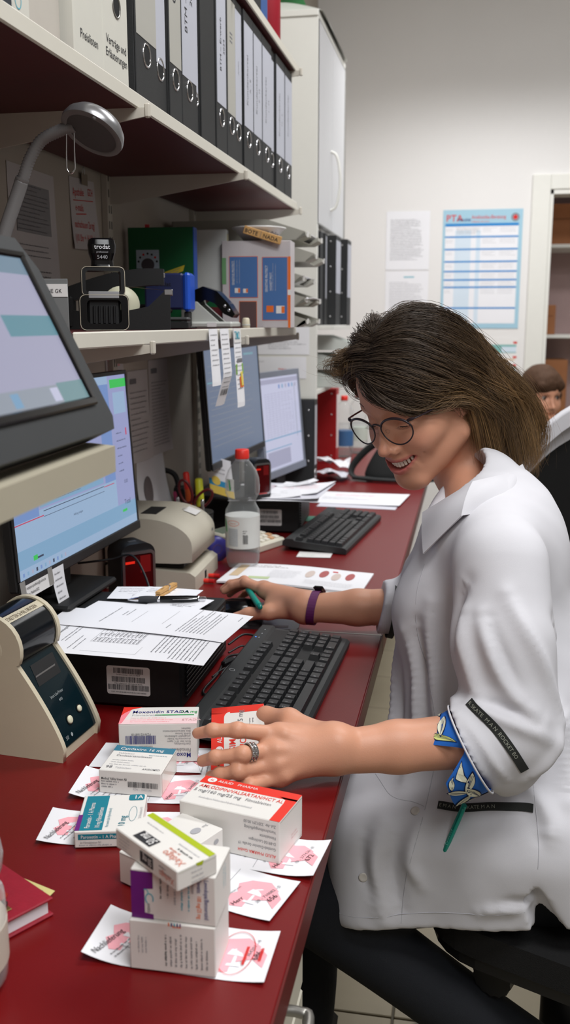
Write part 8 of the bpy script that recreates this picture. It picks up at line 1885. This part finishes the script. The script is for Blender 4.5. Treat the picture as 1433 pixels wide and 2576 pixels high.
s = SDF((.06, 3.58, .43), (.50, 4.06, 1.20), .0055)
s.ell((.262, 3.91, .78), (.12, .085, .17), k=.04); s.cap((.16, 3.92, .86), (.37, 3.90, .86), .048, k=.05); s.cap((.262, 3.91, .62), (.262, 3.91, .50), .11, k=.05)
for sx, xx in ((-1, .15), (1, .375)): s.cap((xx, 3.91, .85), (xx + sx * .03, 3.86, .66), .04, .034, k=.02); s.cap((xx + sx * .03, 3.86, .66), (xx - sx * .02, 3.70, .60), .033, .026, k=.02)
for xx in (.20, .33): s.cap((xx, 3.90, .50), (xx, 3.66, .50), .065, .05, k=.03)
s.cap((.262, 3.91, .86), (.262, 3.89, .95), .042, .040, k=.03); sw = SDF(s.lo, s.lo + (s.n - 1) * s.res, s.res); sw.d = s.d.copy(); face_into(s, O2, M2 / .90, .90)
Pb, Fb = s.nets(); Pb = relax(Pb, Fb, 1, .4)
np_mesh('body', Pb, Fb, [SKIN], child, {'lip': np.zeros(len(Pb)), 'nail': np.zeros(len(Pb))})
s = sw
s.d -= .008; Pb, Fb = s.nets(); Pb = relax(Pb, Fb, 1); kp = Pb[Fb].mean(1)[:, 2] < .905
np_mesh('sweater', Pb, Fb[kp], [M('grey sweater', (150, 150, 156), .85, bump=.2, bscale=400)], child)
b = MB(Matrix(((*M2[0], O2[0]), (*M2[1], O2[1]), (*M2[2], O2[2]), (0, 0, 0, 1))))
for sx in (-1, 1):
    b.lathe([(0, .0052), (.007, .0036), (.0095, 0)], M('eye white', (176, 164, 156), .3), 14, TR((sx * .0315, .0770, -.004), (-PI / 2, 0, 0))); b.lathe([(0, .0064), (.0062, .0054)], LASH, 12, TR((sx * .0315, .0775, -.004), (-PI / 2, 0, 0)))
    b.tube([(sx * .015, .086, .0125), (sx * .030, .083, .0165), (sx * .046, .072, .012)], [.001, .002, .001], BROW, 6); b.tube([(sx * .019, .080, .000), (sx * .031, .0835, .0045), (sx * .044, .075, .000)], .0014, LASH, 6)
b.build('eyes', child)['kind'] = 'stuff'
hs2 = SDF((-.12, -.15, -.13), (.12, .125, .16), .004)
hs2.ell((0, -.008, .040), (.082, .102, .092), k=.01); hs2.ell((0, -.05, -.03), (.078, .066, .075), k=.03); hs2.ell((0, .058, .062), (.058, .034, .034), k=.02)
hs2.cap((-.070, .01, .0), (-.066, -.01, -.10), .024, .018, k=.02); hs2.cap((.070, .01, .0), (.066, -.01, -.10), .024, .018, k=.02); hs2.cap((-.045, .075, .045), (.045, .075, .045), .018, k=.02); hs2.ell((0, .10, -.036), (.054, .070, .060), k=.008, sub=True); hs2.ell((.022, .115, .022), (.009, .03, .020), k=.008, sub=True); hs2.wave(.0006, 210, 8)
P, F = hs2.nets(); np_mesh('hair', P @ M2.T + O2, F, [M('brown hair', (72, 51, 37), .75, spec=.2, var=.35, scale=160, stretch=(1, 1, .25), bump=.4, bscale=250)], child)
st_ = thing('stool', 'plain stool under the person near the back wall', 'stool', (.262, 3.88, 0))
b = MB(); b.lathe([(0, .395), (.16, .395), (.165, .41), (.165, .428), (0, .43)], WOODP, 28); b.build('seat', st_)
for k in range(4): b = MB(); a = PI / 4 + PI / 2 * k; b.tube([(.10 * math.cos(a), .10 * math.sin(a), .394), (.15 * math.cos(a), .15 * math.sin(a), 0.001)], .014, WOODP, 8); b.build('leg', st_)
